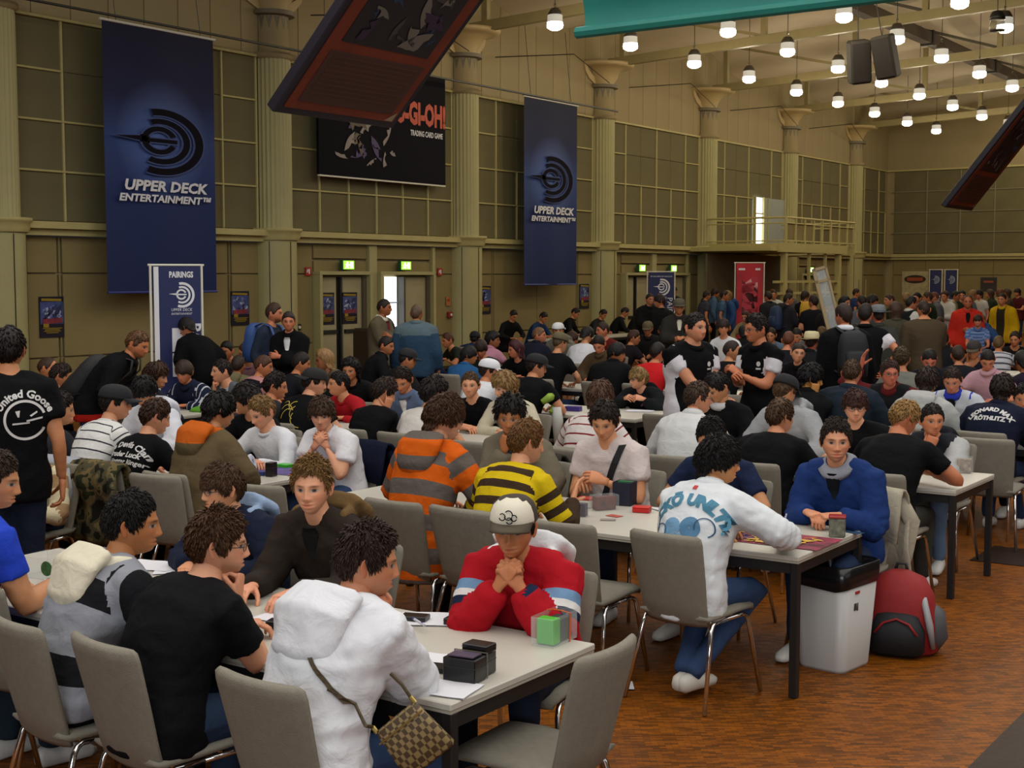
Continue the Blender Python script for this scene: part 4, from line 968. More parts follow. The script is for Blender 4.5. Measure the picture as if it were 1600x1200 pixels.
def banner_mat():
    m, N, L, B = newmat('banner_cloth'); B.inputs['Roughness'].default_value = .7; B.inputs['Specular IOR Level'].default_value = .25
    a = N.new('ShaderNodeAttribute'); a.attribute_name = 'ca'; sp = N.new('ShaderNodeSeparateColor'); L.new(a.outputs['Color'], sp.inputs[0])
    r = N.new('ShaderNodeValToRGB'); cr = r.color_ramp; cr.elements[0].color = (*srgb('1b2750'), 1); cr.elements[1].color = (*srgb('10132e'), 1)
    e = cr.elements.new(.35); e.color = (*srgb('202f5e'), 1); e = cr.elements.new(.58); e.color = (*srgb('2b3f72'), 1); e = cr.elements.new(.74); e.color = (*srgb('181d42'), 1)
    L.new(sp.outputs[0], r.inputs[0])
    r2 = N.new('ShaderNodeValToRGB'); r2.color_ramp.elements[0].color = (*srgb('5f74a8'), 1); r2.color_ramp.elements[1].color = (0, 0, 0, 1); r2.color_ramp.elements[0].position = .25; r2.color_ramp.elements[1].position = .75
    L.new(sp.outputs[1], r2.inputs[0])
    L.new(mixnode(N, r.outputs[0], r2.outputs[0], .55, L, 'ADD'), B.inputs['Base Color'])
    return m
M_ban = banner_mat(); M_ink = mat('ink_black', '15121a', .9, spec=.1); M_ltr = mat('print_white', 'd9d9dc', .6); M_navy = mat('print_navy', '1c2454', .6)
def wall_banner(x0, x1, z0, z1, y, label):
    w = x1-x0; h = z1-z0; b = empty('hanging_banner', ((x0+x1)/2, y, z0), 0, label, 'banner', 'tall blue company banners')
    nx, nz = 30, 50; V = []; A = []
    for j in range(nz+1):
        for i in range(nx+1):
            u = i/nx; v = j/nz
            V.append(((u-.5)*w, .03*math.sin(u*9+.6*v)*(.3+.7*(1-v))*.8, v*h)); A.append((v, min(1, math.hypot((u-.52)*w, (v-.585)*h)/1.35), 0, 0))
    F = [(j*(nx+1)+i, j*(nx+1)+i+1, (j+1)*(nx+1)+i+1, (j+1)*(nx+1)+i) for j in range(nz) for i in range(nx)]
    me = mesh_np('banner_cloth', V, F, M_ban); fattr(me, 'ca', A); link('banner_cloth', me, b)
    V, F = logo_flat(.03); flat_on(b, V, F, 'emblem_edge', mat('emblem_edge', '4c5884', .9, spec=.1), (-.10, -.06, h*.578), (1, 0, 0), (0, 0, 1), 0, (1.27, .76, 1))
    V, F = logo_flat(0.); flat_on(b, V, F, 'emblem', M_ink, (-.10, -.06, h*.578), (1, 0, 0), (0, 0, 1), .008, (1.27, .76, 1))
    words_on(b, 'UPPER DECK', .235, M_ltr, (.02, -.06, h*.402), (1, 0, 0), (0, 0, 1), shear=.18, bold=.009, fit=w*.76)
    words_on(b, 'ENTERTAINMENT™', .165, M_ltr, (.02, -.06, h*.355), (1, 0, 0), (0, 0, 1), shear=.18, bold=.006, fit=w*.84)
    MB().tube([(-w/2-.05, 0, h), (w/2+.05, 0, h)], .022, 8).build('top_rod', M_white, b); MB().tube([(-w/2, 0, 0), (w/2, 0, 0)], .02, 8).build('bottom_rod', mat('rod_blue', '2a3a80', .5), b)
    for sx in (-.38, .38): MB().tube([(sx*w, 0, h), (sx*w-.2, .05, h+1.7)], .008, 4).build('hanging_wire', M_dark, b)
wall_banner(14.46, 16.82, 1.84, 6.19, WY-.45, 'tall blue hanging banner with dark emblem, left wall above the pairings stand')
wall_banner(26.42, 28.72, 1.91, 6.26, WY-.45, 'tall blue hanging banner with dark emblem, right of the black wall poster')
rl = prop(MB().tube([(6, WY-.5, 6.24), (30.6, WY-.5, 6.30)], .022, 6).build('hanging_rail', M_dark), 'thin dark rail along the top of the left wall carrying the banners', 'rail')
# black wall poster
pb = empty('wall_poster', (21.83, WY-.10, 4.08), 0, 'large black wall poster with red game title half hidden behind the hanging card', 'poster')
MB().box((0, 0, 1.14), (4.02, .06, 2.28)).build('poster_sheet', mat('poster_black', '0d0c13', .85, spec=.15), pb)
MB().box((0, -.01, -.02), (4.02, .05, .03)).build('bottom_rail', M_white, pb)
words_on(pb, 'YU-GI-OH!', .62, mat('title_red', 'b8401c', .6), (1.05, -.035, 1.42), (1, 0, 0), (0, 0, 1), bold=.03, fit=1.95)
words_on(pb, 'TRADING CARD GAME', .16, M_ltr, (1.35, -.035, 1.03), (1, 0, 0), (0, 0, 1), bold=.004, fit=1.1)
def blotches(parent, o, ux, uy, w, h, cols, n, seed, smin, smax, name='printed_art', off=.005, m0='art'):
    """abstract printed shapes standing in for artwork"""
    r = random.Random(seed)
    for ci, c in enumerate(cols):
        m_ = MB()
        for k in range(n):
            x, y = r.uniform(-w/2, w/2)*.9, r.uniform(-h/2, h/2)*.9; L = r.uniform(smin, smax); a = r.uniform(0, 6.28); q = r.uniform(.18, .45)
            P = []
            for t in range(9):
                u = t/8; bend = r.uniform(-.2, .2)*L; P.append((u*L-L/2, bend*math.sin(u*3.1)+q*L*.5*math.sin(u*math.pi)))
            for t in range(8, -1, -1): u = t/8; P.append((u*L-L/2, -q*L*.35*math.sin(u*math.pi)))
            P = [(max(-w/2, min(w/2, x+p*math.cos(a)-s_*math.sin(a))), max(-h/2, min(h/2, y+p*math.sin(a)+s_*math.cos(a))), 0) for p, s_ in P]
            m_.add([(px, py, .0004*k) for px, py, _ in P], [(i, i+1, 16-i, 17-i) for i in range(8)])
        prop(flat_on(parent, np.concatenate(m_.V), m_.F, name, mat(m0, c, .6), o, ux, uy, off+.002*ci), kind='stuff')
blotches(pb, (-.55, -.035, 1.0), (1, 0, 0), (0, 0, 1), 2.0, 1.5, ('3a2a5c', '8a8078', '5a4a3a'), 7, 3, .2, .6)
# small event posters on wall and doors
def event_poster(x, z0, z1, w, label, y=WY+.125):
    p = empty('event_poster', (x, y, z0), 0, label, 'poster', 'event posters on the wall and doors'); h = z1-z0
    MB().box((0, 0, h/2), (w, .012, h)).build('poster_sheet', mat('poster_dark', '1c1a28', .4), p)
    MB().box((0, -.008, h*.60), (w*.94, .006, h*.55)).build('picture_field', mat('poster_blue', '3e4a7a', .5, var=.5, vscale=9), p)
    blotches(p, (0, -.012, h*.62), (1, 0, 0), (0, 0, 1), w*.8, h*.42, ('a9b4c8', '6a70a0', '2a2c50'), 5, int(x*10), .08, .25, off=.002)
    MB().box((-.02*w, -.014, h*.92), (w*.82, .006, h*.06), ry=.03).build('headline_band', mat('poster_yellow', '947a1c', .5), p)
    MB().box((0, -.016, h*.40), (w*.80, .006, h*.13), ry=-.05).build('title_band', mat('poster_red', '7a2a36', .5, var=.4, vscale=14), p)
    MB().box((-.26*w, -.017, h*.29), (w*.22, .006, h*.09)).build('badge', mat('poster_yellow', '947a1c', .5), p)
    for k, (zz, ww) in enumerate(((.22, .8), (.185, .6), (.15, .7), (.11, .5))): MB().box((0, -.014, h*zz), (w*ww, .006, h*.018)).build('text_line', mat('poster_yellow', '947a1c', .5), p)
event_poster(13.80, 1.13, 1.78, .46, 'small dark event poster on the wall beside the leftmost column')
event_poster(17.92, 1.20, 1.83, .46, 'small dark event poster on the wall right of the pairings stand')
event_poster(20.27, 1.14, 1.78, .45, 'small event poster on the left leaf of the closed door')
event_poster(20.96, 1.14, 1.78, .45, 'small event poster on the right leaf of the closed door')
event_poster(25.65, 1.24, 1.88, .46, 'small event poster on the wall right of the column beside the open door')
event_poster(30.02, 1.28, 1.91, .46, 'small event poster on the wall beneath and right of the second blue banner')
# fire signs
def fire_sign(x, z, label, w=.16):
    s_ = empty('fire_sign', (x, WY+.12, z), 0, label, 'sign'); MB().box((0, 0, 0), (w, .02, w*1.05)).build('sign_plate', mat('sign_red', 'a02a1c', .5), s_)
    MB().box((.1*w, -.013, 0), (w*.2, .006, w*.6)).box((-.2*w, -.013, .05*w), (w*.16, .006, w*.4), ry=.4).build('pictogram', M_ltr, s_)
fire_sign(19.75, 2.20, 'small red fire sign left of the closed door'); fire_sign(23.95, 2.20, 'small red fire sign right of the open door')
for x, z, l in ((19.38, 1.42, 'orange notice on the wall left of the closed door'), (24.25, 1.55, 'orange notice on the wall right of the open door')):
    s_ = empty('notice', (x, WY+.12, z), 0, l, 'sign'); MB().box((0, 0, 0), (.15, .014, .20)).build('sheet', mat('notice_orange', 'a86a3a', .6), s_); MB().box((0, -.01, .03), (.07, .006, .05)).build('pictogram', mat('sign_red', 'a02a1c', .5), s_)
for x, z, c, l in ((19.42, 1.12, '141414', 'small black wall box left of the closed door'), (24.28, 1.25, '8a1c18', 'small red alarm box on the wall right of the open door')):
    s_ = empty('wall_box', (x, WY+.10, z), 0, l, 'box'); MB().box((0, 0, 0), (.14, .07, .13), bev=.01).build('casing', mat('casing', c, .5), s_); MB().lathe([(.03, -.0), (.03, .02), (0, .02)], 10).build('button', M_white, s_, loc=(0, -.035, 0), rot=(math.pi/2, 0, 0))
# litter bin at the door
tb = empty('litter_bin', (20.35, WY-1.0, 0), 0, 'tall dark brown litter bin with round opening before the closed door', 'bin')
MB().box((0, 0, .55), (.62, .55, 1.10), bev=.05).build('bin_body', mat('bin_brown', '352a1e', .5), tb)
MB().lathe([(.26, 0), (.30, .03), (.30, .08), (.22, .10), (.18, .06)], 24).build('ring', mat('bin_ring', '26221e', .3), tb, True, loc=(0, -.26, 1.02), rot=(math.pi/2, 0, 0))
# hanging display cards
def hanging_card(x0, x1, y, z, label, tilt=45, H_=2.25):
    w = x1-x0; c = empty('hanging_card', ((x0+x1)/2, y, z), 0, label, 'sign', 'giant cards hung from the roof'); c.rotation_euler = (R_(tilt), 0, 0)
    # local: x along the card, z up the card; the printed side looks towards -y
    MB().box((0, .05, H_/2), (w, .10, H_), bev=.012).build('board', mat('card_edge', '1c1724', .5), c)
    MB().box((0, -.004, H_/2), (w*.90, .012, H_*.93)).build('border_print', mat('card_orange', '6e2a12', .6, var=.25, vscale=3), c)
    MB().box((0, -.012, H_*.60), (w*.72, .008, H_*.50)).build('picture_field', mat('card_art', '17151d', .5), c)
    blotches(c, (0, -.017, H_*.60), (1, 0, 0), (0, 0, 1), w*.68, H_*.46, ('1c3858', '40383a', '6a645c', '301c38'), 8, int(x0), .12, .42, off=.002)
    MB().box((0, -.012, H_*.19), (w*.78, .008, H_*.235)).build('text_field', mat('card_text', '452820', .6), c)
    m_ = MB()
    for k in range(9): m_.box((-.02*(k % 3), -.018, H_*(.285-.021*k)), (w*(.70-.03*(k % 3)), .004, H_*.007))
    m_.build('text_lines', mat('card_ink', '4a2a22', .6), c)
    MB().box((0, -.012, H_*.915), (w*.78, .008, H_*.06)).build('name_field', mat('card_text', '452820', .6), c)
    MB().add([(w*.36, -.016, H_*.04), (w*.43, -.016, H_*.04), (w*.43, -.016, H_*.085)], [(0, 1, 2)]).build('corner_seal', mat('card_seal', '9a8a70', .4), c)
    for sx in (-.4, .4):
        L_ = 3.2; MB().tube([(0, 0, 0), (0, L_*math.sin(R_(tilt)), L_*math.cos(R_(tilt)))], .01, 4).build('hanging_wire', M_dark, c, loc=(sx*w, .1, H_*.97))
hanging_card(8.13, 9.66, 8.0, 3.43, 'giant orange bordered hanging card in front of the black wall poster', 45)
hanging_card(22.9, 24.4, 7.1, 3.24, 'giant dark red hanging card at the right edge near the far wall', 38)
# teal banner overhead
tl_ = empty('teal_banner', (9.0, 3.2, 3.93), 0, 'teal cloth banner hanging overhead at the top of the picture', 'banner')
V = []; F = []
for j in range(21):
    for i in range(41):
        u = i/40; v = j/20; V.append((.06*math.sin(u*7+v*2)+.05*v*math.sin(u*3)+.10*math.exp(-((v-.06)/.07)**2), 2.42-4.8*u, .02*math.sin(u*6)+v*2.4))
F = [(j*41+i, j*41+i+1, (j+1)*41+i+1, (j+1)*41+i) for j in range(20) for i in range(40)]
MB().add(V, F).build('banner_cloth', mat('teal_cloth', '1c786c', .6, var=.12, vscale=2), tl_, True)
MB().tube([(.03, 2.45, .03), (.03, -2.4, .03)], .045, 8).build('bottom_hem', mat('teal_cloth', '1c786c', .6, var=.12, vscale=2), tl_)
# pairings stand
def stand_banner(x, y, z0, z1, w, label, rz=0., deco=None, m=M_navy):
    b = empty('banner_stand', (x, y, 0), rz, label, 'banner stand'); h = z1-z0
    MB().box((0, 0, z0+h/2), (w, .02, h)).build('banner_sheet', m, b)
    for sx in (-1, 1): MB().tube([(sx*(w/2+.03), .02, 0), (sx*(w/2+.03), .02, z1+.03)], .016, 8).build('pole', M_chrome if False else M_white, b)
    MB().tube([(-w/2-.06, .02, z1+.02), (w/2+.06, .02, z1+.02)], .014, 8).build('top_rail', M_white, b)
    MB().box((0, .02, .03), (w+.1, .4, .06)).build('foot', M_dark, b)
    if deco: deco(b, w, z0, z1)
    return b
def deco_pair(b, w, z0, z1):
    z1 = z1+.0
    f = dict(ux=(1, 0, 0), uy=(0, 0, 1))
    words_on(b, 'PAIRINGS', .10, M_ltr, (.05, -.012, z1-.10), bold=.004, fit=w*.52, **f)
    V, F = logo_flat(.0); flat_on(b, V, F, 'emblem', M_ltr, (.05, -.012, z1-.34), (1, 0, 0), (0, 0, 1), .004, .22)
    words_on(b, 'UPPER DECK', .05, M_ltr, (.05, -.012, z1-.53), shear=.15, fit=w*.45, **f); words_on(b, 'ENTERTAINMENT', .035, M_ltr, (.05, -.012, z1-.58), shear=.15, fit=w*.45, **f)
    for k in range(2):
        p = MB().box((.03, -.016, z1-.90-.31*k), (.21, .006, .29)).build('paper_sheet', mat('paper', 'd8d6da', .7), b); MB().box((.05, -.021, z1-.82-.31*k), (.05, .003, .015)).build('text_line', M_ink, p)
    words_on(b, 'PAIRINGS', .2, M_ltr, (w*.36, -.012, z1-1.12), (0, 0, -1), (1, 0, 0), bold=.006, name='side_lettering')
    MB().box((-w/2+.03, -.012, z0+(z1-z0)/2), (.06, .008, z1-z0)).build('white_edge', M_ltr, b)
stand_banner(11.52, 13.0, .25, 2.22, .58, 'navy pairings banner stand with white lettering below the left blue banner', rz=R_(-25), deco=deco_pair)
def deco_small(b, w, z0, z1):
    V, F = logo_flat(0.); flat_on(b, V, F, 'emblem', M_ltr, (0, -.012, z1-.36), (1, 0, 0), (0, 0, 1), .004, .30)
    words_on(b, 'UPPER DECK', .08, M_ltr, (0, -.012, z1-.64), (1, 0, 0), (0, 0, 1), shear=.15, fit=w*.42); words_on(b, 'PAIRINGS', .05, M_ltr, (0, -.012, z1-.10), (1, 0, 0), (0, 0, 1), fit=w*.85)
    words_on(b, 'PAIRINGS', .2, M_ltr, (w*.33, -.012, z1-1.05), (0, 0, -1), (1, 0, 0), name='side_lettering')
stand_banner(30.6, 16.6, .2, 2.20, .66, 'navy banner stand behind the crowd before the far pair of doors', rz=R_(-45), deco=deco_small)
def deco_far(b, w, z0, z1):
    V, F = logo_flat(0.); flat_on(b, V, F, 'emblem', mat('print_grey', '9aa0b0', .6), (0, -.012, z1-.34), (1, 0, 0), (0, 0, 1), .004, .20)
    words_on(b, 'PAIRINGS', .16, M_ltr, (w*.30, -.012, z1-1.25), (0, 0, -1), (1, 0, 0), name='side_lettering')
stand_banner(50, 15.78, .2, 2.33, .40, 'left one of two narrow navy banner stands before the far wall', rz=R_(-90), deco=deco_far)
stand_banner(50, 15.22, .2, 2.33, .40, 'right one of two narrow navy banner stands before the far wall', rz=R_(-90), deco=deco_far)
def red_art(b, w, z0, z1):
    blotches(b, (0, -.012, z0+(z1-z0)*.55), (1, 0, 0), (0, 0, 1), w*.6, (z1-z0)*.6, ('d8a0a0', '5a1420', 'b03040'), 9, 5, .5, 1.1, off=.003)
    MB().box((-.3*w, -.013, z1-.14), (.16, .004, .05)).box((.3*w, -.013, z1-.14), (.12, .004, .05)).build('corner_mark', M_ltr, b)
stand_banner(31.3, 14.5, .2, 2.42, .66, 'tall red banner stand with pale swirl art left of the balcony posts', rz=R_(-55), deco=red_art, m=mat('banner_red', 'b01828', .55, var=.35, vscale=2))
# far wall posters
for y, w, h, z, c, l in ((17.4, 1.02, .95, 1.35, 'b0a27a', 'pale yellow poster with a dark oval badge on the far wall'), (14.6, .60, .52, 1.55, '2c2622', 'dark framed poster with red badge on the far wall, rightmost')):
    p = empty('far_poster', (FX+.215, y, z), R_(-90), l, 'poster'); MB().box((0, 0, h/2), (w, .03, h)).build('poster_sheet', mat('far_sheet', c, .6, var=.2), p)
    a = np.linspace(0, 2*math.pi, 25)[:-1]; m_ = MB(); m_.add([(.42*w*math.cos(t), -.022, h*.68+.17*h*math.sin(t)) for t in a], [tuple(range(24))]); m_.build('badge', mat('badge_dark', '2e2018', .5), p)
    MB().box((0, -.028, h*.68), (w*.6, .004, h*.14)).build('badge_text', mat('badge_red', 'a04828', .5), p)
# balcony ----------------------------------------------------------------
ba = empty('balcony', (38.2, WY, 0), 0, 'cream steel balcony with rail and posts before the bright upper door', 'balcony')
BX0, BX1, BD = -2.2, 3.9, 2.6
MB().box((0, -BD/2, 2.88), (BX1-BX0-.6, BD, .12)).box((.3, -BD-.02, 2.92), (BX1-BX0-1.0, .10, .26)).box((BX1-.25, -BD/2, 2.92), (.10, BD, .26)).box((BX0+.5, -BD/2, 2.92), (.10, BD, .26)).build('deck', M_mull, ba)
for a, b in (((BX0+.5, -.1), (BX0+.5, -BD)), ((BX0+.5, -BD), (BX1-.25, -BD)), ((BX1-.25, -BD), (BX1-.25, -.1))):
    for z in (3.78, 3.62, 3.12): MB().tube([(*a, z), (*b, z)], .03 if z > 3.7 else .018, 8).build('rail', M_mull, ba)
for k in range(9):
    x = BX0+.5+(BX1-BX0-.75)*k/8; MB().box((x, -BD, 3.38), (.05, .05, .82)).build('baluster', M_mull, ba)
MB().box((BX0+1.6, -BD+.04, 3.36), (2.1, .03, .5)).build('infill_panel', M_low, ba); MB().box((BX1-1.25, -BD+.04, 3.36), (1.7, .03, .5)).build('infill_panel', M_low, ba)
for k, x in enumerate((BX0+.6, -1.7, .1, 1.35, 2.4, BX1-.35)):
    MB().box((x, -BD+.05, 1.41), (.16 if k in (1, 4) else .08,)*2+(2.82,)).build('post', M_mull, ba)
for z in (1.95, 1.62):
    MB().box((.1, -BD+.05, z), (BX1-BX0-1.1, .07, .07)).build('cross_rail', M_mull, ba)
for k in range(11): x = BX0+.9+.62*k; MB().box((x, -BD+.07, 1.0), (.035, .035, 2.0)).build('lattice_bar', M_steel, ba)
MB().box((0, -.55, 1.38), (BX1-BX0-.9, .06, 2.74)).build('back_board', mat('stair_dark', '6a6048', .8), ba)
dw = empty('window_1', (41.6, WY, 0), kind='structure')
MB().box((-1.05, .14, 3.80), (.62, .03, 1.62)).build('daylight_pane', mat('daylight_glass', 'e8f4ff', .3, emit=3.2), dw)
MB().box((-.60, .10, 3.80), (.30, .05, 1.62)).box((.35, .10, 3.80), (1.45, .05, 1.62)).build('shutter_panel', mat('shutter', '9aa09a', .5), dw)
for x in (-1.38, -.74, -.42, 1.1): MB().box((x, .09, 3.80), (.05, .09, 1.66)).build('window_frame', M_mull, dw)
MB().box((-1.05, .10, 4.1), (.6, .05, .04)).build('window_frame', M_mull, dw)
# ladder leaning behind the crowd: a pale tilted display frame
td = empty('tilted_panel', (21.15, 8.05, 0), R_(-60), 'pale tilted clear panel on a wooden frame standing in the crowd', 'panel'); td.rotation_euler = (0, R_(-15), R_(-55))
MB().box((0, 0, 1.15), (.05, .05, 2.3)).box((.20, 0, 1.15), (.035, .05, 2.3)).box((.1, 0, 2.28), (.24, .05, .04)).box((.1, 0, 2.08), (.24, .05, .04)).build('frame', mat('pale_wood', 'a08c66', .6), td)
MB().box((.1, 0, 1.45), (.18, .012, 1.6)).build('clear_sheet', mat('clear_sheet', 'c8d0d0', .1, alpha=.35), td)
# hanging loudspeakers and work light
for k, (x, y, z, rz) in enumerate(((27.2, 10.25, 6.45, .3), (27.2, 9.70, 6.50, -.3))):
    s_ = empty('loudspeaker', (x, y, z), rz, ('left' if k == 0 else 'right')+' dark grey loudspeaker of the pair hung below the roof', 'speaker', 'hung loudspeakers'); s_.rotation_euler = (.12, .25, R_(200)+rz)
    MB().box((0, 0, 0), (.38, .42, .86), bev=.04).build('cabinet', mat('speaker_grey', '3a3530', .7), s_); MB().box((.20, 0, 0), (.02, .36, .78), bev=.008).build('grille', mat('speaker_grille', '2a2622', .8, bump=.4, bscale=300), s_)
    MB().tube([(0, 0, .43), (0, 0, 2.2)], .012, 5).build('hanging_rod', M_dark, s_)
s_ = empty('unlit_lamp', (28, 7.74, 6.95), 0, 'unlit dark pendant lamp among the lit ones, upper right', 'lamp')
MB().lathe([(.03, .38), (.1, .36), (.15, .26), (.15, .20)], 16).build('cap', M_dark, s_, True); MB().lathe([(.13, .2), (.15, .1), (.15, .02), (.14, .0)], 16).build('glass', mat('dull_glass', '8f8668', .3, alpha=.5), s_, True); MB().lathe([(0, -.03), (.14, -.03), (.15, 0), (.0, 0)], 16).build('rim', M_dark, s_, True); MB().tube([(0, 0, .38), (0, 0, 2.4)], .008, 4).build('cord', M_dark, s_)
# tension wires between the column heads
for k in range(2, 7):
    w_ = prop(MB().tube([(X0+BAY*(k-1)+.5, WY-.4, 7.0), (X0+BAY*(k-.5), WY-.9, 7.35), (X0+BAY*k-.5, WY-.4, 7.0)], .012, 4).build('tension_wire', M_dark), 'thin tension wire strung between the ' + ORD[k-2] + ' and next column heads', 'wire')
# ---------------------------------------------------------------- tables and chairs
M_top = mat('laminate', 'bdb8ab', .38, var=.03); M_edge = mat('laminate_edge', 'a8a294', .5); M_frame = mat('table_frame', '191615', .45)
M_uph = mat('upholstery', '7f796b', .95, var=.06, vscale=30, bump=.35, bscale=260)
def beveled(V, F, r, seg=2):
    bm = bmesh.new(); vs = [bm.verts.new(v) for v in V]; [bm.faces.new([vs[i] for i in f]) for f in F]
    bmesh.ops.bevel(bm, geom=list(bm.edges), offset=r, segments=seg, affect='EDGES', profile=.5); bm.verts.index_update()
    V = np.array([v.co[:] for v in bm.verts]); F = [tuple(v.index for v in f.verts) for f in bm.faces]; bm.free(); return V, F
def curved_pad(rows, thick, nx=10, bow=.03):
    """upholstered panel: rows = list of (centre x, z, half width); bowed across"""
    rows = np.array(rows, float); T = np.gradient(rows[:, :2], axis=0); T /= np.linalg.norm(T, axis=1, keepdims=True); Nn = np.stack([-T[:, 1], T[:, 0]], 1)
    k = len(rows); V = []; 
    for side in (1, -1):
        for q in range(k):
            edge = min(q, k-1-q); tq = thick*(.55 if edge == 0 else 1.)
            for i in range(nx+1):
                u = -1+2*i/nx; w = rows[q, 2]; t = tq*(1-.6*abs(u)**8)*side*.5; bw = bow*u*u
                V.append((rows[q, 0]+Nn[q, 0]*(t)+bw*(1 if True else 0)*(abs(T[q, 1])), w*u, rows[q, 1]+Nn[q, 1]*t))
    n = nx+1; m = k*n; F = []
    for q in range(k-1):
        for i in range(nx):
            a = q*n+i; F += [(a, a+1, a+n+1, a+n), (m+a, m+a+n, m+a+n+1, m+a+1)]
    for i in range(nx): F += [(i, m+i, m+i+1, i+1), ((k-1)*n+i, (k-1)*n+i+1, m+(k-1)*n+i+1, m+(k-1)*n+i)]
    for q in range(k-1): F += [(q*n, q*n+n, m+q*n+n, m+q*n), (q*n+nx, m+q*n+nx, m+q*n+n+nx, q*n+n+nx)]
    return V, F
def chair_parts():
    P = []
    s_ = MB().add(*curved_pad([(.235, .425, .215), (.22, .448, .225), (.1, .452, .23), (-.05, .445, .225), (-.17, .440, .215), (-.205, .452, .21)], .045, bow=0)).mesh('seat', M_uph, True)
    b = MB().add(*curved_pad([(-.185, .405, .195), (-.20, .43, .20), (-.225, .52, .205), (-.25, .62, .215), (-.275, .72, .222), (-.300, .82, .228), (-.307, .85, .222), (-.310, .862, .205)], .042, bow=.035)).mesh('backrest', M_uph, True)
    for me_ in (s_, b):
        for v in me_.vertices: v.co.y *= .91
    r = .0115
    def leg(sx, sy):
        x0 = .17 if sx > 0 else -.15; x1 = .25 if sx > 0 else -.27
        return MB().tube([(0.0, sy*.185, .415), (x0*.82, sy*.19, .415), (x0*.97, sy*.195, .405), (x0+.012*sx, sy*.198, .38), (x1, sy*.235, .004)], r, 8).mesh('leg', M_chrome, True)
    L_ = [leg(a, c) for a in (1, -1) for c in (1, -1)]
    fr = MB().tube([(.10, -.19, .412), (.10, .19, .412)], .010, 6).tube([(-.10, -.19, .412), (-.10, .19, .412)], .010, 6).mesh('seat_frame', M_chrome, True)
    return [s_, b, fr]+L_
_ch = chair_parts()
def chair(x, y, rz, label, group='grey chairs along the tables'):
    c = empty('chair', (x, y, 0), R_(rz), label, 'chair', group)
    for me in _ch: link(me.name.split('.')[0], me, c)
    return c
def table_parts(L, Wd=.9):
    top = MB(); V, F = beveled(*(lambda m: (np.concatenate(m.V), m.F))(MB().box((0, 0, .707), (Wd, L-.006, .026))), .004, 1); top.add(V, F)
    edge = MB().box((0, 0, .689), (Wd-.006, L-.012, .010))
    ap = [MB().box((sx*(Wd/2-.03), 0, .655), (.025, L-.10, .055)).mesh('apron', M_frame) for sx in (1, -1)]+[MB().box((0, sy*(L/2-.03), .655), (Wd-.08, .025, .055)).mesh('apron', M_frame) for sy in (1, -1)]
    legs = [MB().box((sx*(Wd/2-.028), sy*(L/2-.028), .342), (.042, .042, .684), bev=.004).mesh('leg', M_frame) for sx in (1, -1) for sy in (1, -1)]
    return [top.mesh('tabletop', M_top), edge.mesh('top_edge', M_edge)]+ap+legs
_tp = table_parts(1.6); _tshort = table_parts(1.6, .7)
def table(x, y, label, rz=0, parts=None):
    t = empty('table', (x, y, 0), R_(rz), label, 'table', 'tables in rows')
    for me in (parts or _tp): link(me.name.split('.')[0], me, t)
ROWX = [3.89, 6.72, 9.28, 11.97, 14.7, 17.45, 20.2, 22.95, 25.7]
RN = ['front', 'second', 'third', 'fourth', 'fifth', 'sixth', 'seventh', 'eighth', 'ninth']
BLK = [(2.62, 'right'), (6.52, 'middle'), (10.4, 'left')]
for i, x in enumerate(ROWX):
    for bi, (y0, bn) in enumerate(BLK):
        if i == 0 and bi == 2: continue
        for k in range(2):
            if i > 6 or (bi == 2 and (k == 1 or i > 2)): continue
            table(x, y0+.8+1.6*k, 'grey topped table in the %s row, %s block, %s half' % (RN[i], bn, ('aisle', 'far')[k]))
for k, (x, l) in enumerate(((25.6, 'left'), (27.2, 'middle'), (28.8, 'right'))): table(x, WY-2.0, 'grey topped table along the left wall below the second banner, %s one' % l, 90, _tshort)
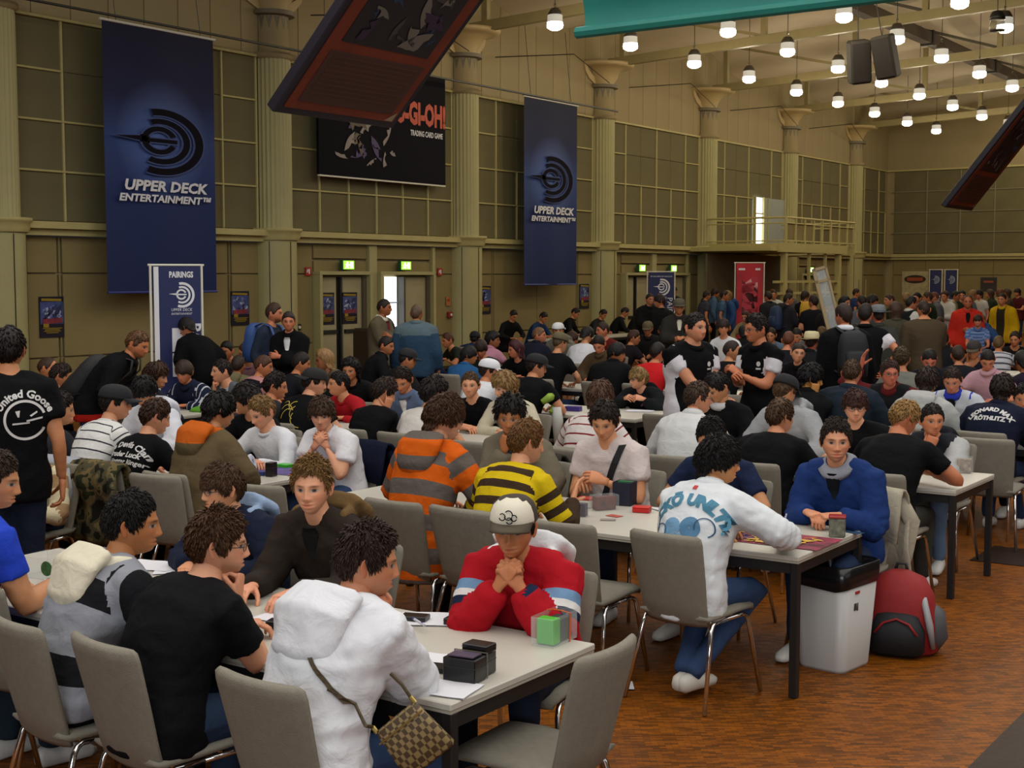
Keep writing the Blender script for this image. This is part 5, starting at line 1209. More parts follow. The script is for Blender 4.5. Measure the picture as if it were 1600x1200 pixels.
# ---------------------------------------------------------------- the crowd
_F = np.array([math.cos(HEAD)*math.cos(PITCH), math.sin(HEAD)*math.cos(PITCH), -math.sin(PITCH)]); _Rt = np.array([math.sin(HEAD), -math.cos(HEAD), 0]); _U = np.cross(_Rt, _F)
def sight(x, y): return _F+_Rt*(x-800)/2134+_U*(600-y)/2134
def at_z(x, y, z): d = sight(x, y); return np.array([0, 0, EYE])+d*((z-EYE)/d[2])
def at_x(x, y, X): d = sight(x, y); return np.array([0, 0, EYE])+d*(X/d[0])
def at_y(x, y, Y): d = sight(x, y); return np.array([0, 0, EYE])+d*(Y/d[1])
def near_e(i): return ROWX[i-1]-.45
def far_e(i): return ROWX[i-1]+.45
def P(x, y, seat, label, hy=None, who=None, yaw=None, dx=0., ch=True, lean=None, lod=None, back=.27, kf=1., **k):
    """x, y = where the head is seen in the photograph; seat = n/f + row, or s (standing), or z (seated elsewhere)"""
    if seat[0] in 'nf' and len(seat) > 1:
        i = int(seat[1]); e = near_e(i) if seat[0] == 'n' else far_e(i); sg = 1 if seat[0] == 'n' else -1
        h = at_x(x, y, e+dx+(.0 if sg > 0 else .05)); rx = e-sg*back; yaw0 = 0 if sg > 0 else 180; yaw = yaw0 if yaw is None else yaw
        L_ = abs(h[0]-rx) if lean is None else lean
    elif seat[0] == 's':
        h = at_z(x, y, k.pop('z', 1.62)); L_ = .06 if lean is None else lean; k['mode'] = 'stand'; yaw = 0 if yaw is None else yaw; ch = False
        k.setdefault('hands', ('side', 'side')); k.setdefault('hp', 5); k['s'] = k.get('s', 1.)*h[2]/1.62 if 's' not in k else k['s']
    else:
        h = at_z(x, y, k.pop('z', 1.13)); L_ = .24 if lean is None else lean; yaw = 0 if yaw is None else yaw
    if kf != 1.: h = np.array([0, 0, EYE])+(h-[0, 0, EYE])*kf
    if h[1] > 17.0: h = at_y(x, y, 17.0-.1*(x % 3))
    d = np.linalg.norm(h-[0, 0, EYE]); lod = (0 if d < 8.2 else 1 if d < 14.5 else 2) if lod is None else lod
    p = person(label, h, yaw, hy=hy, lean=L_, lod=lod, group=k.pop('group', None), **k)
    if ch:
        r = p['root'].location; c = math.cos(R_(yaw)); s_ = math.sin(R_(yaw))
        if who: chair(r.x+.07*c, r.y+.07*s_, yaw, 'grey upholstered chair under the ' + who)
    return p
BLK_, JEAN, JEAN2, KHA = '0e0e11', '26334e', '35486a', '5a503c'
# --- front row, near side
whood = P(572, 880, 'n1', 'young man in white hooded jacket with brown handbag strap, chin on hand', -40, 'young man in white hooded jacket', yaw=-4, kind='hood', top=cloth('d9dade', bump=.5, bscale=9), hair='spiky', hc='33231a', skin='c08a6c', hands=('chin', ((.37, .10, .775), (.1, 1, 0), (0, 0, 1), 'relaxed', (.25, -1, -.55))), build=1.03, pants=JEAN2, hp=10, roomy=.012, wr=1.3, hem=.14, stubble=.1, hoodsize=1.16)
bshirt = P(340, 852, 'n1', 'broad man with glasses in black shirt resting chin on fist', -42, 'broad man in black shirt and glasses', yaw=-8, kind='tee', top=cloth(BLK_), hair='messy', hc='4a2f1a', skin='c99a80', hands=(((.42, .12, .78), (.7, -.5, 0), (0, 0, 1), 'relaxed'), 'chin'), build=1.16, glasses='1a1a1e', pants='27354a', hem=.10, hp=6, stubble=.35, fat=.6)
shood = P(205, 820, 'n1', 'dark haired man in grey and black block hoodie with cream hood', -44, 'man in grey and black block hoodie', yaw=-10, kind='hood', top=cloth(('len', .26, [(0, '8b8d94'), (.42, '18181b'), (.78, '8b8d94')]), ('lat', .11, [(0, '8b8d94'), (.5, '18181b')])), hood=cloth('d8d0b8'), hair='short', hc='14100e', skin='a9774f', pants=BLK_, hp=6)
bluem = P(-10, 752, 'n1', 'man in bright blue shirt at the left edge, seen from behind', -50, 'man in bright blue shirt', yaw=-6, kind='tee', top=cloth('2440b4'), hair='short', hc='3a2a1e', skin='b98a68', pants='25313c', build=1.25, hands=('table', ((.46, -.14, .80), (.8, .5, 0), (0, 0, 1), 'fold' if False else 'hold')))
# --- front row, far side
redj = P(803, 826, 'f1', 'boy in red jacket and cream cap with hands clasped at his chin', 204, 'boy in red jacket and cream cap', yaw=192, kind='hood', top=cloth('a81420', ('arm', None, [(0, 'a81420'), (.16, '6f8fb0'), (.24, 'd8d4d0'), (.30, '1d2740'), (.36, 'a81420'), (.93, '1d2740')])), hood=cloth('d8d8d8'), hair='short', hc='120e0c', skin='b5805c', hands=('clasp', 'clasp'), cap=('cap', 'd8d0bc', '4a4030', 0, '3a3026'), pants='1e2636', hp=6, roomy=.004, hoodsize=1.25)
darkh = P(488, 762, 'f1', 'fair boy in dark brown hooded jacket with tan lining looking at the camera', 208, 'fair boy in dark brown hooded jacket', yaw=188, kind='hood', top=cloth('2e2620'), hood=cloth('6b5434'), hair='spiky', hc='7a5a30', skin='d3a288', hoodsize=1.2, hands=(((.52, .10, .78), (1, .1, 0), (0, 0, 1), 'relaxed'), ((.50, -.12, .78), (1, .2, 0), (0, 0, 1), 'relaxed')), inner='1a1a1a', pants='20242c', hp=4)
glboy = P(348, 764, 'f1', 'boy with glasses and bowl haircut in navy jacket with pale blue hood', 158, 'boy with glasses and navy jacket', s=.9, kind='hood', top=cloth('1b2134'), hood=cloth('8fa3bf'), hair='bowl', hc='4b3320', skin='d0a080', glasses='3a3a3a', pants='20242c', hp=8)
# --- second row
track = P(1122, 722, 'n2', 'man in white tracksuit top with blue lettering on the back', -48, 'man in white tracksuit top', yaw=-6, kind='jacket', top=cloth('d4d8da', bump=.5, bscale=8), hair='mop', hc='0f0c0b', skin='c29468', hands=(((.40, .1, .78), (.8, -.5, 0), (0, 0, 1), 'relaxed'), ((.48, -.26, .785), (1, .1, 0), (0, 0, 1), 'relaxed', (.1, -1, -.4))), pants=JEAN2, glasses='2a2a2a', hem=.12, hp=6, knees=((.42, .14, .50), (.0, .02, .12)), shoes='c8c4b8')
yell = P(822, 692, 'n2', 'man in yellow and brown striped jersey seen from behind', -28, 'man in yellow and brown striped jersey', kind='long', top=cloth(('len', .088, [(0, 'c9ac12'), (.52, '3a2a1c')]), ('arm', None, [(0, 'c9ac12'), (.10, '3a2a1c'), (.18, 'c9ac12'), (.26, '3a2a1c'), (.34, 'c9ac12'), (.42, '3a2a1c')])), hair='short', hc='6d4a26', skin='c99a7c', hands=('table', ((.44, -.20, .84), (.7, .2, .7), (0, .7, .5), 'flat')), pants='2a2a2c', hp=12, roomy=.006)
oran = P(694, 654, 'n2', 'long haired man in orange and grey striped hoodie seen from behind', -30, 'man in orange and grey striped hoodie', kind='hood', top=cloth(('len', .17, [(0, 'c4560e'), (.52, '5e5650')])), hair='mop', hc='452c1a', skin='c99a80', pants='2a2d30', hp=16, s=1.06, hem=.16, glasses='3a3a3a')
fleece = P(1306, 690, 'f2', 'man in blue fleece with grey collar holding a pen', 206, 'man in blue fleece with grey collar', kind='fleece', top=cloth('1d3468'), collar=cloth('8d9098'), inner='14171c', hair='short', hc='2a1d14', skin='c8977a', hands=(((.36, .08, .80), (.7, -.6, 0), (0, .2, 1), 'hold'), ((.36, -.10, .80), (.6, .7, 0), (0, -.2, 1), 'hold')), pants=JEAN, hp=3, stubble=.15)
tee = P(945, 658, 'f2', 'dark haired man in white t-shirt with black strap looking at his cards', 196, 'dark haired man in white t-shirt', kind='tee', top=cloth('c9bcb8', bump=.45), hair='messy', hc='251811', skin='c4926f', hands=(((.36, .09, .86), (.6, -.5, .3), (.3, .7, .3), 'hold'), ((.34, -.10, .84), (.6, .5, .2), (0, -.3, 1), 'hold')), pants=JEAN, hp=24, build=1.05, roomy=.012)
hid = P(1112, 684, 'f2', 'man in navy shirt hidden behind the white tracksuit man', 190, 'man in navy shirt behind the white tracksuit', kind='tee', top=cloth('1b2540'), hair='short', hc='120d0b', skin='b98a64', pants=JEAN, hp=30)
curly = P(797, 652, 'f2', 'tanned man in grey jacket resting his face on his hand', 208, 'tanned man in grey jacket', kind='jacket', top=cloth('6c6454'), inner='2a3440', hair='afro', hc='17110e', skin='a8754e', hands=('table', 'chin'), pants=JEAN, hp=12)
clasp = P(503, 648, 'f2', 'young man in white shirt with clasped hands before his face', 214, 'young man in white shirt with clasped hands', kind='polo', top=cloth('d6d4d6'), hair='mop', hc='3b2818', skin='c99a80', hands=('clasp', 'clasp'), pants=JEAN2, hp=12, roomy=.012, hem=.10, browf=.6)
wls = P(410, 644, 'f2', 'fair haired man in white long sleeved top looking down', 172, 'fair haired man in white long sleeved top', kind='long', top=cloth('d3d4d8'), hair='short', hc='7a5c36', skin='cf9e84', hands=(((.46, .22, .77), (.5, .8, 0), (0, 0, 1), 'relaxed'), 'table'), pants=JEAN, hp=26, dx=.05)
blk380 = P(386, 624, 'f2', 'dark haired boy in black t-shirt beside the brown hoodie', 120, 'dark haired boy in black t-shirt, second row', kind='tee', top=cloth(BLK_), hair='mop', hc='17110e', skin='b98a68', dx=.4, back=.65, hp=14, pants=BLK_)
brownh = P(342, 642, 'n2', 'black haired boy in brown hoodie with orange hood lining', -20, 'boy in brown hoodie with orange lining', kind='hood', top=cloth('5a4c34'), hood=cloth(('len', None, [(0, 'b85818'), (.10, '5a4c34')])), hair='mop', hc='0e0b0a', skin='b98a68', hp=14, pants='2c2a28', s=.98)
clan = P(242, 652, 'n2', 'man in black t-shirt with white curved lettering on the back', -22, 'man in black lettered t-shirt', kind='tee', top=cloth('0a0a0c'), hair='short', hc='3a2416', skin='c9987c', hp=20, pants=BLK_)
strip = P(180, 630, 'n2', 'man in black cap and white jersey with thin dark stripes', -38, 'man in white thin striped jersey', kind='long', top=cloth(('len', .062, [(0, 'd9d8d4'), (.84, '34323c')])), hair='short', hc='1a1412', skin='c9987c', cap=('cap', '14141a', '14141a'), hp=8, pants=JEAN)
asian = P(226, 612, 'f2', 'black haired man in white hooded jacket leaning over the table', 200, 'black haired man in white hooded jacket', kind='hood', top=cloth('cfd0d8'), hair='mop', hc='0e0b0b', skin='b98a68', hp=34, hands=('table', 'table'), pants=BLK_)
l100 = P(92, 640, 'n2', 'dark haired man in dark grey top beside the standing man in black', -30, 'dark haired man in dark grey top', kind='tee', top=cloth('26262a'), hair='short', hc='241811', skin='b98a68', pants=BLK_, dx=-.02)
beige = P(44, 700, 'z', 'person in striped beige sweater half hidden behind the standing man in black', -150, 'person in striped beige sweater', yaw=195, z=1.0, kind='long', top=cloth(('len', .2, [(0, 'c8bc9a'), (.55, '9a7c58')])), hair='short', hc='4a3424', skin='c9987c', pants='222c44', hands=('lap', 'lap'), lean=.08)
# --- third row
blk3 = P(1219, 652, 'n3', 'man in black t-shirt seen from behind, left of the blue fleece', -25, 'man in black t-shirt, third row', kind='tee', top=cloth('0a0a0c'), hair='short', hc='4a3420', skin='c08a6c', build=1.1, hp=8, pants=BLK_)
bend = P(1412, 655, 'n3', 'blond man in black polo bent over the table with elbow on it', -35, 'blond man in black polo', kind='tee', top=cloth('0a0a0c'), hair='short', hc='8f6c3c', skin='b5785a', hands=('table', ((.42, -.17, .80), (.5, .9, .1), (.6, -.3, .6), 'hold', (.3, -.8, -.7))), hp=34, build=1.12, pants='3a3a34', dx=.08)
greyh = P(1456, 657, 'f3', 'man in grey and dark hooded jacket with hand over his mouth', 214, 'man in grey and dark hooded jacket', kind='hood', top=cloth('22242a', 'a8a8a6'), hair='crop', hc='1c1512', skin='b98060', hands=('fold', 'chin'), pants='5f7590', hp=6, inner='141414')
polo = P(1090, 622, 'n3', 'man with glasses in white polo jacket seen from behind', -38, 'man with glasses in white jacket', kind='jacket', top=cloth('c4c4c2'), hair='crop', hc='3c2a1c', skin='c08c70', glasses='222226', pants=BLK_, hp=6)
blk1120 = P(1122, 606, 'f3', 'dark haired person in black jacket leaning beside the white jacket man', 150, 'dark haired person in black jacket', kind='jacket', top=cloth('0a0a0c'), collar=cloth('b8b8b8'), hair='short', hc='17110e', skin='b98a68', hp=34, dx=.1, pants=BLK_)
br935 = P(938, 622, 'n3', 'brown haired boy in red striped white top behind the white t-shirt man', 0, 'brown haired boy in red striped white top', kind='long', top=cloth(('len', .07, [(0, 'cfc6c0'), (.82, '7a2a2a')])), hair='mop', hc='4a3020', skin='c9987c', hp=14, pants=JEAN)
woman = P(789, 604, 'f3', 'blonde woman in cream cardigan looking down at the table', 156, 'blonde woman in cream cardigan', kind='long', top=cloth('bdb49c'), hair='bob', hc='8a6a40', skin='cfa284', hands=('table', 'fold'), hp=20, pants='40443c', lips=1.2, browf=.6, dx=-.02)
boyb = P(735, 602, 'f3', 'short haired young man in black t-shirt facing the camera', 206, 'young man in black t-shirt facing the camera', kind='tee', top=cloth('0a0a0c'), hair='crop', hc='4a3420', skin='cf9e80', hands=('fold', 'fold'), hp=5, pants=BLK_)
wht675 = P(677, 616, 'n3', 'dark curly haired man in white t-shirt seen from behind', -10, 'dark curly haired man in white t-shirt', kind='tee', top=cloth('c8c2ba'), hair='afro', hc='1e1512', skin='b98a68', hp=18, pants=JEAN)
blk600 = P(600, 614, 'n3', 'man in black t-shirt from behind with hand raised to his head', -25, 'man in black t-shirt with raised hand', kind='tee', top=cloth('0a0a0c'), hair='messy', hc='2e1f16', skin='c08c6c', hands=('table', 'cheek'), hp=24, pants=BLK_)
blues = P(630, 594, 'f3', 'man in open blue shirt over white looking down', 196, 'man in open blue shirt', kind='polo', top=cloth('566580'), inner='d0d0d0', hair='short', hc='241811', skin='b57c5c', hp=30, pants=JEAN)
redt = P(530, 600, 'f3', 'dark haired young man in red shirt looking left', 142, 'young man in red shirt', kind='long', top=cloth('a01a22'), hair='crop', hc='15100e', skin='c08c6c', hp=3, pants=BLK_, tw=-10)
capy = P(490, 598, 'n3', 'man in black cap and black shirt with yellow printed back', -40, 'man in black cap and yellow printed shirt', kind='tee', top=cloth('0a0a0c'), hair='crop', hc='2a1e16', skin='c99a80', cap=('cap', '161412', '161412', 180), hp=10, pants=BLK_, build=1.1)
dk428 = P(430, 604, 'n3', 'dark haired boy in dark grey top looking right, beside the black cap', -48, 'dark haired boy in dark grey top', kind='tee', top=cloth('2a2a2c'), hair='short', hc='1c1411', skin='b98060', dx=-.03, pants=BLK_)
grey345 = P(347, 580, 'f3', 'young man in grey and white sports shirt with fist at his mouth', 150, 'young man in grey and white sports shirt', kind='tee', top=cloth(('lat', None, [(0, '9aa0ac'), (.06, '565a5e')], 1), '565a5e'), hair='crop', hc='1e1511', skin='c9987c', hands=('table', 'chin'), hp=4, pants=JEAN)
navy290 = P(288, 582, 'f3', 'brown haired boy in navy tracksuit with white sleeve stripes', 200, 'boy in navy tracksuit', kind='jacket', top=cloth('1a2136', ('lat', .06, [(0, '1a2136'), (.8, 'b8b8c0')])), hair='mop', hc='2e1f16', skin='b97c60', hp=18, pants=BLK_)
bk250 = P(244, 588, 'n3', 'brown haired person in navy top behind the white hooded jacket', -60, 'brown haired person in navy top', kind='long', top=cloth('1a1d2c'), hair='bob', hc='3a2416', skin='b98a68', hp=14, pants=BLK_)
glas = P(1336, 636, 'f3', 'dark red haired boy with glasses in black t-shirt behind the blue fleece', 206, 'boy with glasses in black t-shirt', kind='tee', top=cloth('0a0a0c'), hair='bowl', hc='3a1e16', skin='cf9e84', glasses='2a2a2a', hp=8, build=1.12, fat=.7, pants=BLK_, dx=.05)
hatb = P(1226, 612, 'f3', 'person in black cap with white badge and pale grey hoodie', -10, 'person in black cap and pale grey hoodie', yaw=175, kind='hood', top=cloth('9a9c9e'), hair='short', hc='4a3420', skin='b98a68', cap=('cap', '111114', '111114'), hp=24, pants=JEAN)
# --- fourth row and beyond
blond = P(998, 592, 'f4', 'blond boy with glasses in black hoodie holding his cards', 145, 'blond boy with glasses in black hoodie', yaw=185, s=.92, kind='hood', top=cloth('131517'), hair='bowl', hc='8a6c40', skin='cf9e84', glasses='333333', hands=('hold', 'hold'), hp=8, pants=BLK_)
capb = P(838, 573, 'n4', 'man in black cap and black shirt from behind, left of the lime scarf', -40, 'man in black cap and black shirt', kind='tee', top=cloth('0a0a0c'), hair='short', hc='2a1c14', skin='c08c6c', cap=('cap', '121214', '121214'), build=1.12, hp=14, pants=BLK_)
wcap = P(764, 580, 'n4', 'man in white flat cap and white t-shirt from behind', -45, 'man in white flat cap', kind='tee', top=cloth('d0d0d2'), hair='short', hc='241811', skin='b98060', cap=('cap', 'd8d8dc', 'd8d8dc'), hp=10, pants=JEAN, dx=.05)
jac1330 = P(1331, 584, 'n4', 'crop haired man in dark blue jacket seen from behind', 10, 'crop haired man in dark blue jacket', kind='jacket', top=cloth('1c2630'), hair='crop', hc='4a3422', skin='b98060', build=1.15, hp=10, pants=BLK_, dx=-.1)
blk1266 = P(1266, 592, 'n4', 'black haired man in black jacket turned right with hand at his ear', -50, 'black haired man in black jacket, fourth row', kind='jacket', top=cloth('0a0a0c'), hair='mop', hc='0e0b0b', skin='b58a50', hands=('table', 'cheek'), hp=12, pants=BLK_, dx=-.35, back=.6)
glas2 = P(1390, 584, 'f4', 'man with glasses in dark jacket and red sleeves, hand raised beside his head', 214, 'man with glasses and raised hand', kind='jacket', top=cloth('191a1c', '5a1a1c'), hair='short', hc='3a2418', skin='b9705c', glasses='2a2a2a', hands=('table', ((.16, -.30, 1.24), (0, .2, 1), (0, -1, 0), 'flat', (.2, -1, -.6))), hp=5, build=1.1, fat=.6, pants=BLK_)
leon = P(1566, 610, 'n4', 'man in navy jacket with white lettering on the back, right edge', 5, 'man in navy lettered jacket', yaw=-4, kind='jacket', top=cloth('151a2c'), hair='mop', hc='261811', skin='b98a68', hp=10, pants=JEAN, build=1.08)
wblue = P(1488, 594, 'f4', 'man in white and blue track jacket looking down', 190, 'man in white and blue track jacket', kind='jacket', top=cloth(('lat', None, [(0, 'b8bcc4'), (.15, '2a38a0')], 1), ('arm', None, [(0, 'b8bcc4'), (.2, '2a38a0')])), inner='141418', hair='crop', hc='2e2018', skin='b98068', hp=24, pants=JEAN)
br1450 = P(1449, 598, 'n4', 'brown haired person in pale grey hoodie seen from behind', 10, 'brown haired person in pale grey hoodie', kind='hood', top=cloth('a8a8a4'), hair='mop', hc='2a1a12', skin='b98a68', hp=16, pants=JEAN)
pinkp = P(1543, 562, 'f5', 'man in pink polo shirt with head bowed', 200, 'man in pink polo shirt', kind='polo', top=cloth('b88e98'), hair='crop', hc='17110e', skin='b97c60', hp=38, pants=JEAN)
dkj = P(1452, 562, 'f5', 'dark haired man in dark jacket with head bowed, left of the pink polo', 204, 'dark haired man with bowed head', kind='jacket', top=cloth('15171f'), hair='short', hc='15100e', skin='b9705c', hp=34, pants=BLK_)
smile = P(1247, 552, 'f5', 'smiling man in black jacket leaning sideways below the straw hat', 212, 'smiling man in black jacket', kind='jacket', top=cloth('0a0a0c'), hair='crop', hc='2a1c14', skin='c9987c', hp=4, hr=-8, pants=BLK_)
hatm = P(1268, 536, 'n6', 'man in pale straw hat and dark jacket seen from behind', 0, 'man in pale straw hat', kind='jacket', top=cloth('16171a'), hair='crop', hc='2a1c14', skin='b9705c', cap=('fedora', 'c8bc92', '8a7650'), hp=4, pants=BLK_)
red1230 = P(1232, 532, 'n6', 'red haired man in black t-shirt seen from behind', 10, 'red haired man in black t-shirt', kind='tee', top=cloth('15151c'), hair='crop', hc='5c3420', skin='b97c60', hp=8, pants=BLK_, dx=-.35, back=.6)
boyw = P(1130, 512, 'f6', 'boy in white t-shirt facing the camera between the two judges', 214, 'boy in white t-shirt between the judges', kind='tee', top=cloth('cfcfd0'), hair='mop', hc='2a1a14', skin='b98060', hp=8, pants=JEAN)
crp1142 = P(1143, 548, 'n5', 'crop haired boy in black top turned right beside the second judge', -60, 'crop haired boy in black top', kind='tee', top=cloth('0a0a0c'), hair='buzz', hc='2a1e16', skin='b98a68', hp=8, pants=BLK_)
redtee = P(1027, 552, 'n5', 'dark haired man in bright red t-shirt seen from behind', -15, 'man in bright red t-shirt', kind='tee', top=cloth('b81a1e'), hair='short', hc='1a1310', skin='b97c60', hp=12, pants=JEAN, build=1.1)
blk963 = P(963, 552, 'n5', 'black haired man in black jacket turned to the right, smiling', -62, 'black haired man in black jacket, fifth row', kind='jacket', top=cloth('0a0a0c'), hair='mop', hc='0e0b0b', skin='a8744e', hp=12, pants=BLK_, build=1.15)
brn937 = P(936, 538, 'f5', 'man in brown jacket bent over the table', 190, 'man in brown jacket', kind='jacket', top=cloth('4a3a28'), hair='short', hc='1c1411', skin='b97c60', hp=36, pants=BLK_)
wt915 = P(917, 524, 'n6', 'dark haired man in white t-shirt from behind, left of the brown jacket', -10, 'dark haired man in white t-shirt, sixth row', kind='tee', top=cloth('c9c9cc'), hair='mop', hc='120e0d', skin='b98a68', hp=30, pants=JEAN)
dred = P(942, 516, 'f6', 'brown haired man in dark red shirt looking left', 140, 'man in dark red shirt', kind='long', top=cloth('5c1c1a'), hair='short', hc='2e1c14', skin='b97c60', hp=8, pants=BLK_)
oliv = P(875, 536, 'n5', 'man in olive cap and black t-shirt seen from behind', -20, 'man in olive cap and black t-shirt', kind='tee', top=cloth('0a0a0c'), hair='crop', hc='4a3c28', skin='b98a68', cap=('cap', '5a5238', '5a5238'), hp=14, pants=JEAN)
whcap = P(872, 517, 'f6', 'man in white cap and grey hoodie facing the camera', 214, 'man in white cap and grey hoodie', kind='hood', top=cloth('6e6c62'), hair='short', hc='2a1c14', skin='b98a68', cap=('cap', 'd8d8d8', 'b8b8b8', 150), hp=4, pants=JEAN)
wred = P(806, 546, 'f5', 'woman with dark red hair in black top looking left', 140, 'woman with dark red hair', kind='tee', top=cloth('0a0a0c'), hair='long', hc='3a1418', skin='b97c60', hp=12, pants=BLK_, lips=1.3)
bl842 = P(842, 524, 'n6', 'short fair haired man in navy jacket looking right', -62, 'short fair haired man in navy jacket', kind='jacket', top=cloth('171a26'), hair='crop', hc='6a4c30', skin='b97c60', hp=4, pants=BLK_)
pinks = P(770, 532, 'n6', 'dark haired man in pink shirt looking right', -58, 'man in pink shirt', kind='polo', top=cloth('b07a8c'), hair='afro', hc='14100e', skin='8f6244', hp=4, pants=JEAN)
cap742 = P(742, 530, 'n7', 'person in black knitted hat facing away near the left wall', 20, 'person in black knitted hat', kind='jacket', top=cloth('1c2c50'), hair='crop', hc='14100e', skin='8f6244', cap=('beanie', '141418', '141418'), hp=10, pants=BLK_)
br752 = P(752, 545, 'f5', 'brown haired person in dark green top looking down', 200, 'person in dark green top', kind='tee', top=cloth('2a2e28'), hair='mop', hc='2a1c16', skin='b97c60', hp=30, pants=BLK_)
bl732 = P(732, 556, 'n5', 'black haired boy in blue shirt seen from behind near the left wall', -50, 'black haired boy in blue shirt', kind='polo', top=cloth('24507c'), hair='mop', hc='0f0c0b', skin='a8744e', hp=10, pants=JEAN)
# --- people on their feet
JW = cloth(('lat', None, [(0, '0a0a0c'), (.200, 'd0ccd0')], 1), ('arm', None, [(0, '0a0a0c'), (.09, 'd0ccd0'), (.35, '0a0a0c')]))
goose = P(14, 548, 's', 'man in black t-shirt with white ring print standing with his back turned, left edge', 45, z=1.68, yaw=52, kind='tee', top=cloth('0a0a0c'), hair='short', hc='1c1412', skin='b98460', build=1.08, pants='1a2030', roomy=.01)
bentm = P(214, 538, 's', 'bearded man in black jacket and backpack bending over the tables, left', -62, z=1.46, kf=.94, yaw=-58, lean=.42, s=1.02, kind='jacket', top=cloth(('len', None, [(0, '0b0b0e'), (.62, 'a01c14')]), '0b0b0e'), hair='crop', hc='5a3c22', skin='b97c58', stubble=.6, hands=('front', 'front'), hp=24, pants=JEAN, hipz=.95, bag=('0f0f11', 'black backpack worn by the bending man at the left'))
pairm = P(292, 512, 's', 'man in black jacket leaning towards the pairings stand, seen from behind', 100, z=1.40, kf=.9, yaw=88, lean=.34, s=.98, kind='jacket', top=cloth('0a0a0c'), hair='mop', hc='14100e', skin='b98060', hands=('front', 'side'), hp=24, pants=BLK_, hipz=.92)
beard = P(428, 490, 's', 'bearded man in blue grey sweater standing by the wall with blue backpack', -58, z=1.66, kf=1.03, yaw=-80, kind='long', top=cloth('262f3e'), hair='short', hc='3a2618', skin='b97c60', stubble=.75, pants='1d2230', bag=('2c4c86', 'blue backpack worn by the bearded man by the wall'))
wcross = P(451, 503, 's', 'woman in black jacket and white top standing with folded arms by the wall', 222, z=1.56, kf=.97, yaw=205, s=.96, kind='jacket', top=cloth('0a0a0c'), inner='d0d0d0', hair='tied', hc='2a1c18', skin='b97c60', hands=('cross', 'cross'), pants=BLK_, tail=True)
doorm = P(600, 481, 's', 'man in tan jacket with folded arms before the open door', -60, z=1.66, yaw=-75, kind='jacket', top=cloth('5c5440'), collar=cloth('c8c4b0'), inner='6a2a30', hair='crop', hc='201510', skin='9c6444', hands=('cross', 'cross'), pants='1c1a1c')
denim = P(651, 490, 's', 'man in faded denim jacket seen from behind at the open door', 20, z=1.62, yaw=32, kind='jacket', top=cloth(('len', None, [(0, '54646a'), (.16, '2b4258')])), hair='buzz', hc='5a4634', skin='a8744e', pants='1c2230', build=1.15)
judge = P(1086, 512, 's', 'stocky man in black and white polo shirt standing among the tables, left of two', -105, kf=1.07, z=1.69, yaw=-112, kind='polo', top=JW, hair='crop', hc='1e1612', skin='c28c70', hands=(((.30, .02, 1.07), (.9, -.3, .1), (0, 0, 1), 'relaxed'), ((.34, .06, 1.02), (.8, .6, .1), (.2, 0, 1), 'relaxed')), build=1.24, fat=.8, pants=BLK_, hp=4, hem=.16)
judge2 = P(1182, 514, 's', 'dark haired man with glasses in black and white polo shirt, right of two', 142, kf=1.07, z=1.67, yaw=158, kind='polo', top=JW, hair='short', hc='1c1310', skin='b97c5c', glasses='2a2a2a', hands=(((.30, .05, 1.25), (.5, -.5, .6), (.3, .3, .6), 'hold'), ((.32, .02, 1.20), (.5, .5, .5), (.3, -.3, .6), 'hold')), pants=BLK_, hp=10, hem=.16, build=1.08)
bagman = P(1318, 494, 's', 'man in black jacket with white collar piping and black backpack, back turned', 60, z=1.66, kf=.935, yaw=40, kind='jacket', top=cloth('0a0a0c'), collar=cloth('d8d8dc'), hair='short', hc='2a1a12', skin='b97c60', pants='1c2434', build=1.08, bag=('0e1016', 'black backpack on the man with white collar piping'))
judge3 = P(1352, 492, 's', 'man in black and white polo with hand on hip, back turned, right of the backpack', 10, z=1.66, yaw=20, kind='polo', top=JW, hair='short', hc='1c1310', skin='b97c60', hands=('side', 'hip'), pants=BLK_, build=1.1)
brownb = P(1443, 484, 's', 'big man in brown shirt standing with his back turned', 40, z=1.66, yaw=34, kind='long', top=cloth('463a2a'), hair='buzz', hc='2a1c14', skin='b9805c', pants=BLK_, build=1.3, hands=('side', 'front'))
greyhat = P(1372, 494, 's', 'person in grey brimmed hat among the standing crowd', 30, z=1.58, yaw=30, kind='jacket', top=cloth('3a3a34'), hair='crop', hc='2a1c14', skin='b9705c', cap=('fedora', '6a6e70', '5c6062'), pants=BLK_)
longb = P(1399, 486, 's', 'long haired person in olive jacket seen from behind', 30, z=1.62, yaw=30, kind='jacket', top=cloth('3e3a2c'), hair='long', hc='3a2418', skin='b9805c', pants=BLK_)
whitej = P(1424, 474, 's', 'dark haired man in white and black jacket among the standing crowd', -40, z=1.64, yaw=-30, kind='jacket', top=cloth(('lat', None, [(0, '15161a'), (.5, 'c0beb4')]), 'c0beb4'), hair='short', hc='1c1310', skin='b97c60', pants=BLK_)
redj2 = P(1512, 472, 's', 'balding man in bright red jacket over black, right side', 200, z=1.66, yaw=205, kind='jacket', top=cloth('b82a1c'), inner='141416', hair='thin', hc='2a1a14', skin='a8684c', pants=BLK_, hands=('front', 'side'))
check = P(1528, 502, 's', 'boy in blue checked shirt before the red jacket', 190, z=1.36, yaw=200, kind='polo', top=cloth(('len', .06, [(0, '4a6494'), (.6, '7a8cb0')])), hair='bowl', hc='2e1f16', skin='b97c60', pants=JEAN, hands=('front', 'front'))
yel = P(1566, 468, 's', 'man in yellow and black jacket, far right', 170, z=1.66, yaw=170, kind='jacket', top=cloth(('lat', None, [(0, '2a2418'), (.08, 'b88c10')], 1), 'c09a10'), hair='crop', hc='2a1c14', skin='b9805c', pants=BLK_)
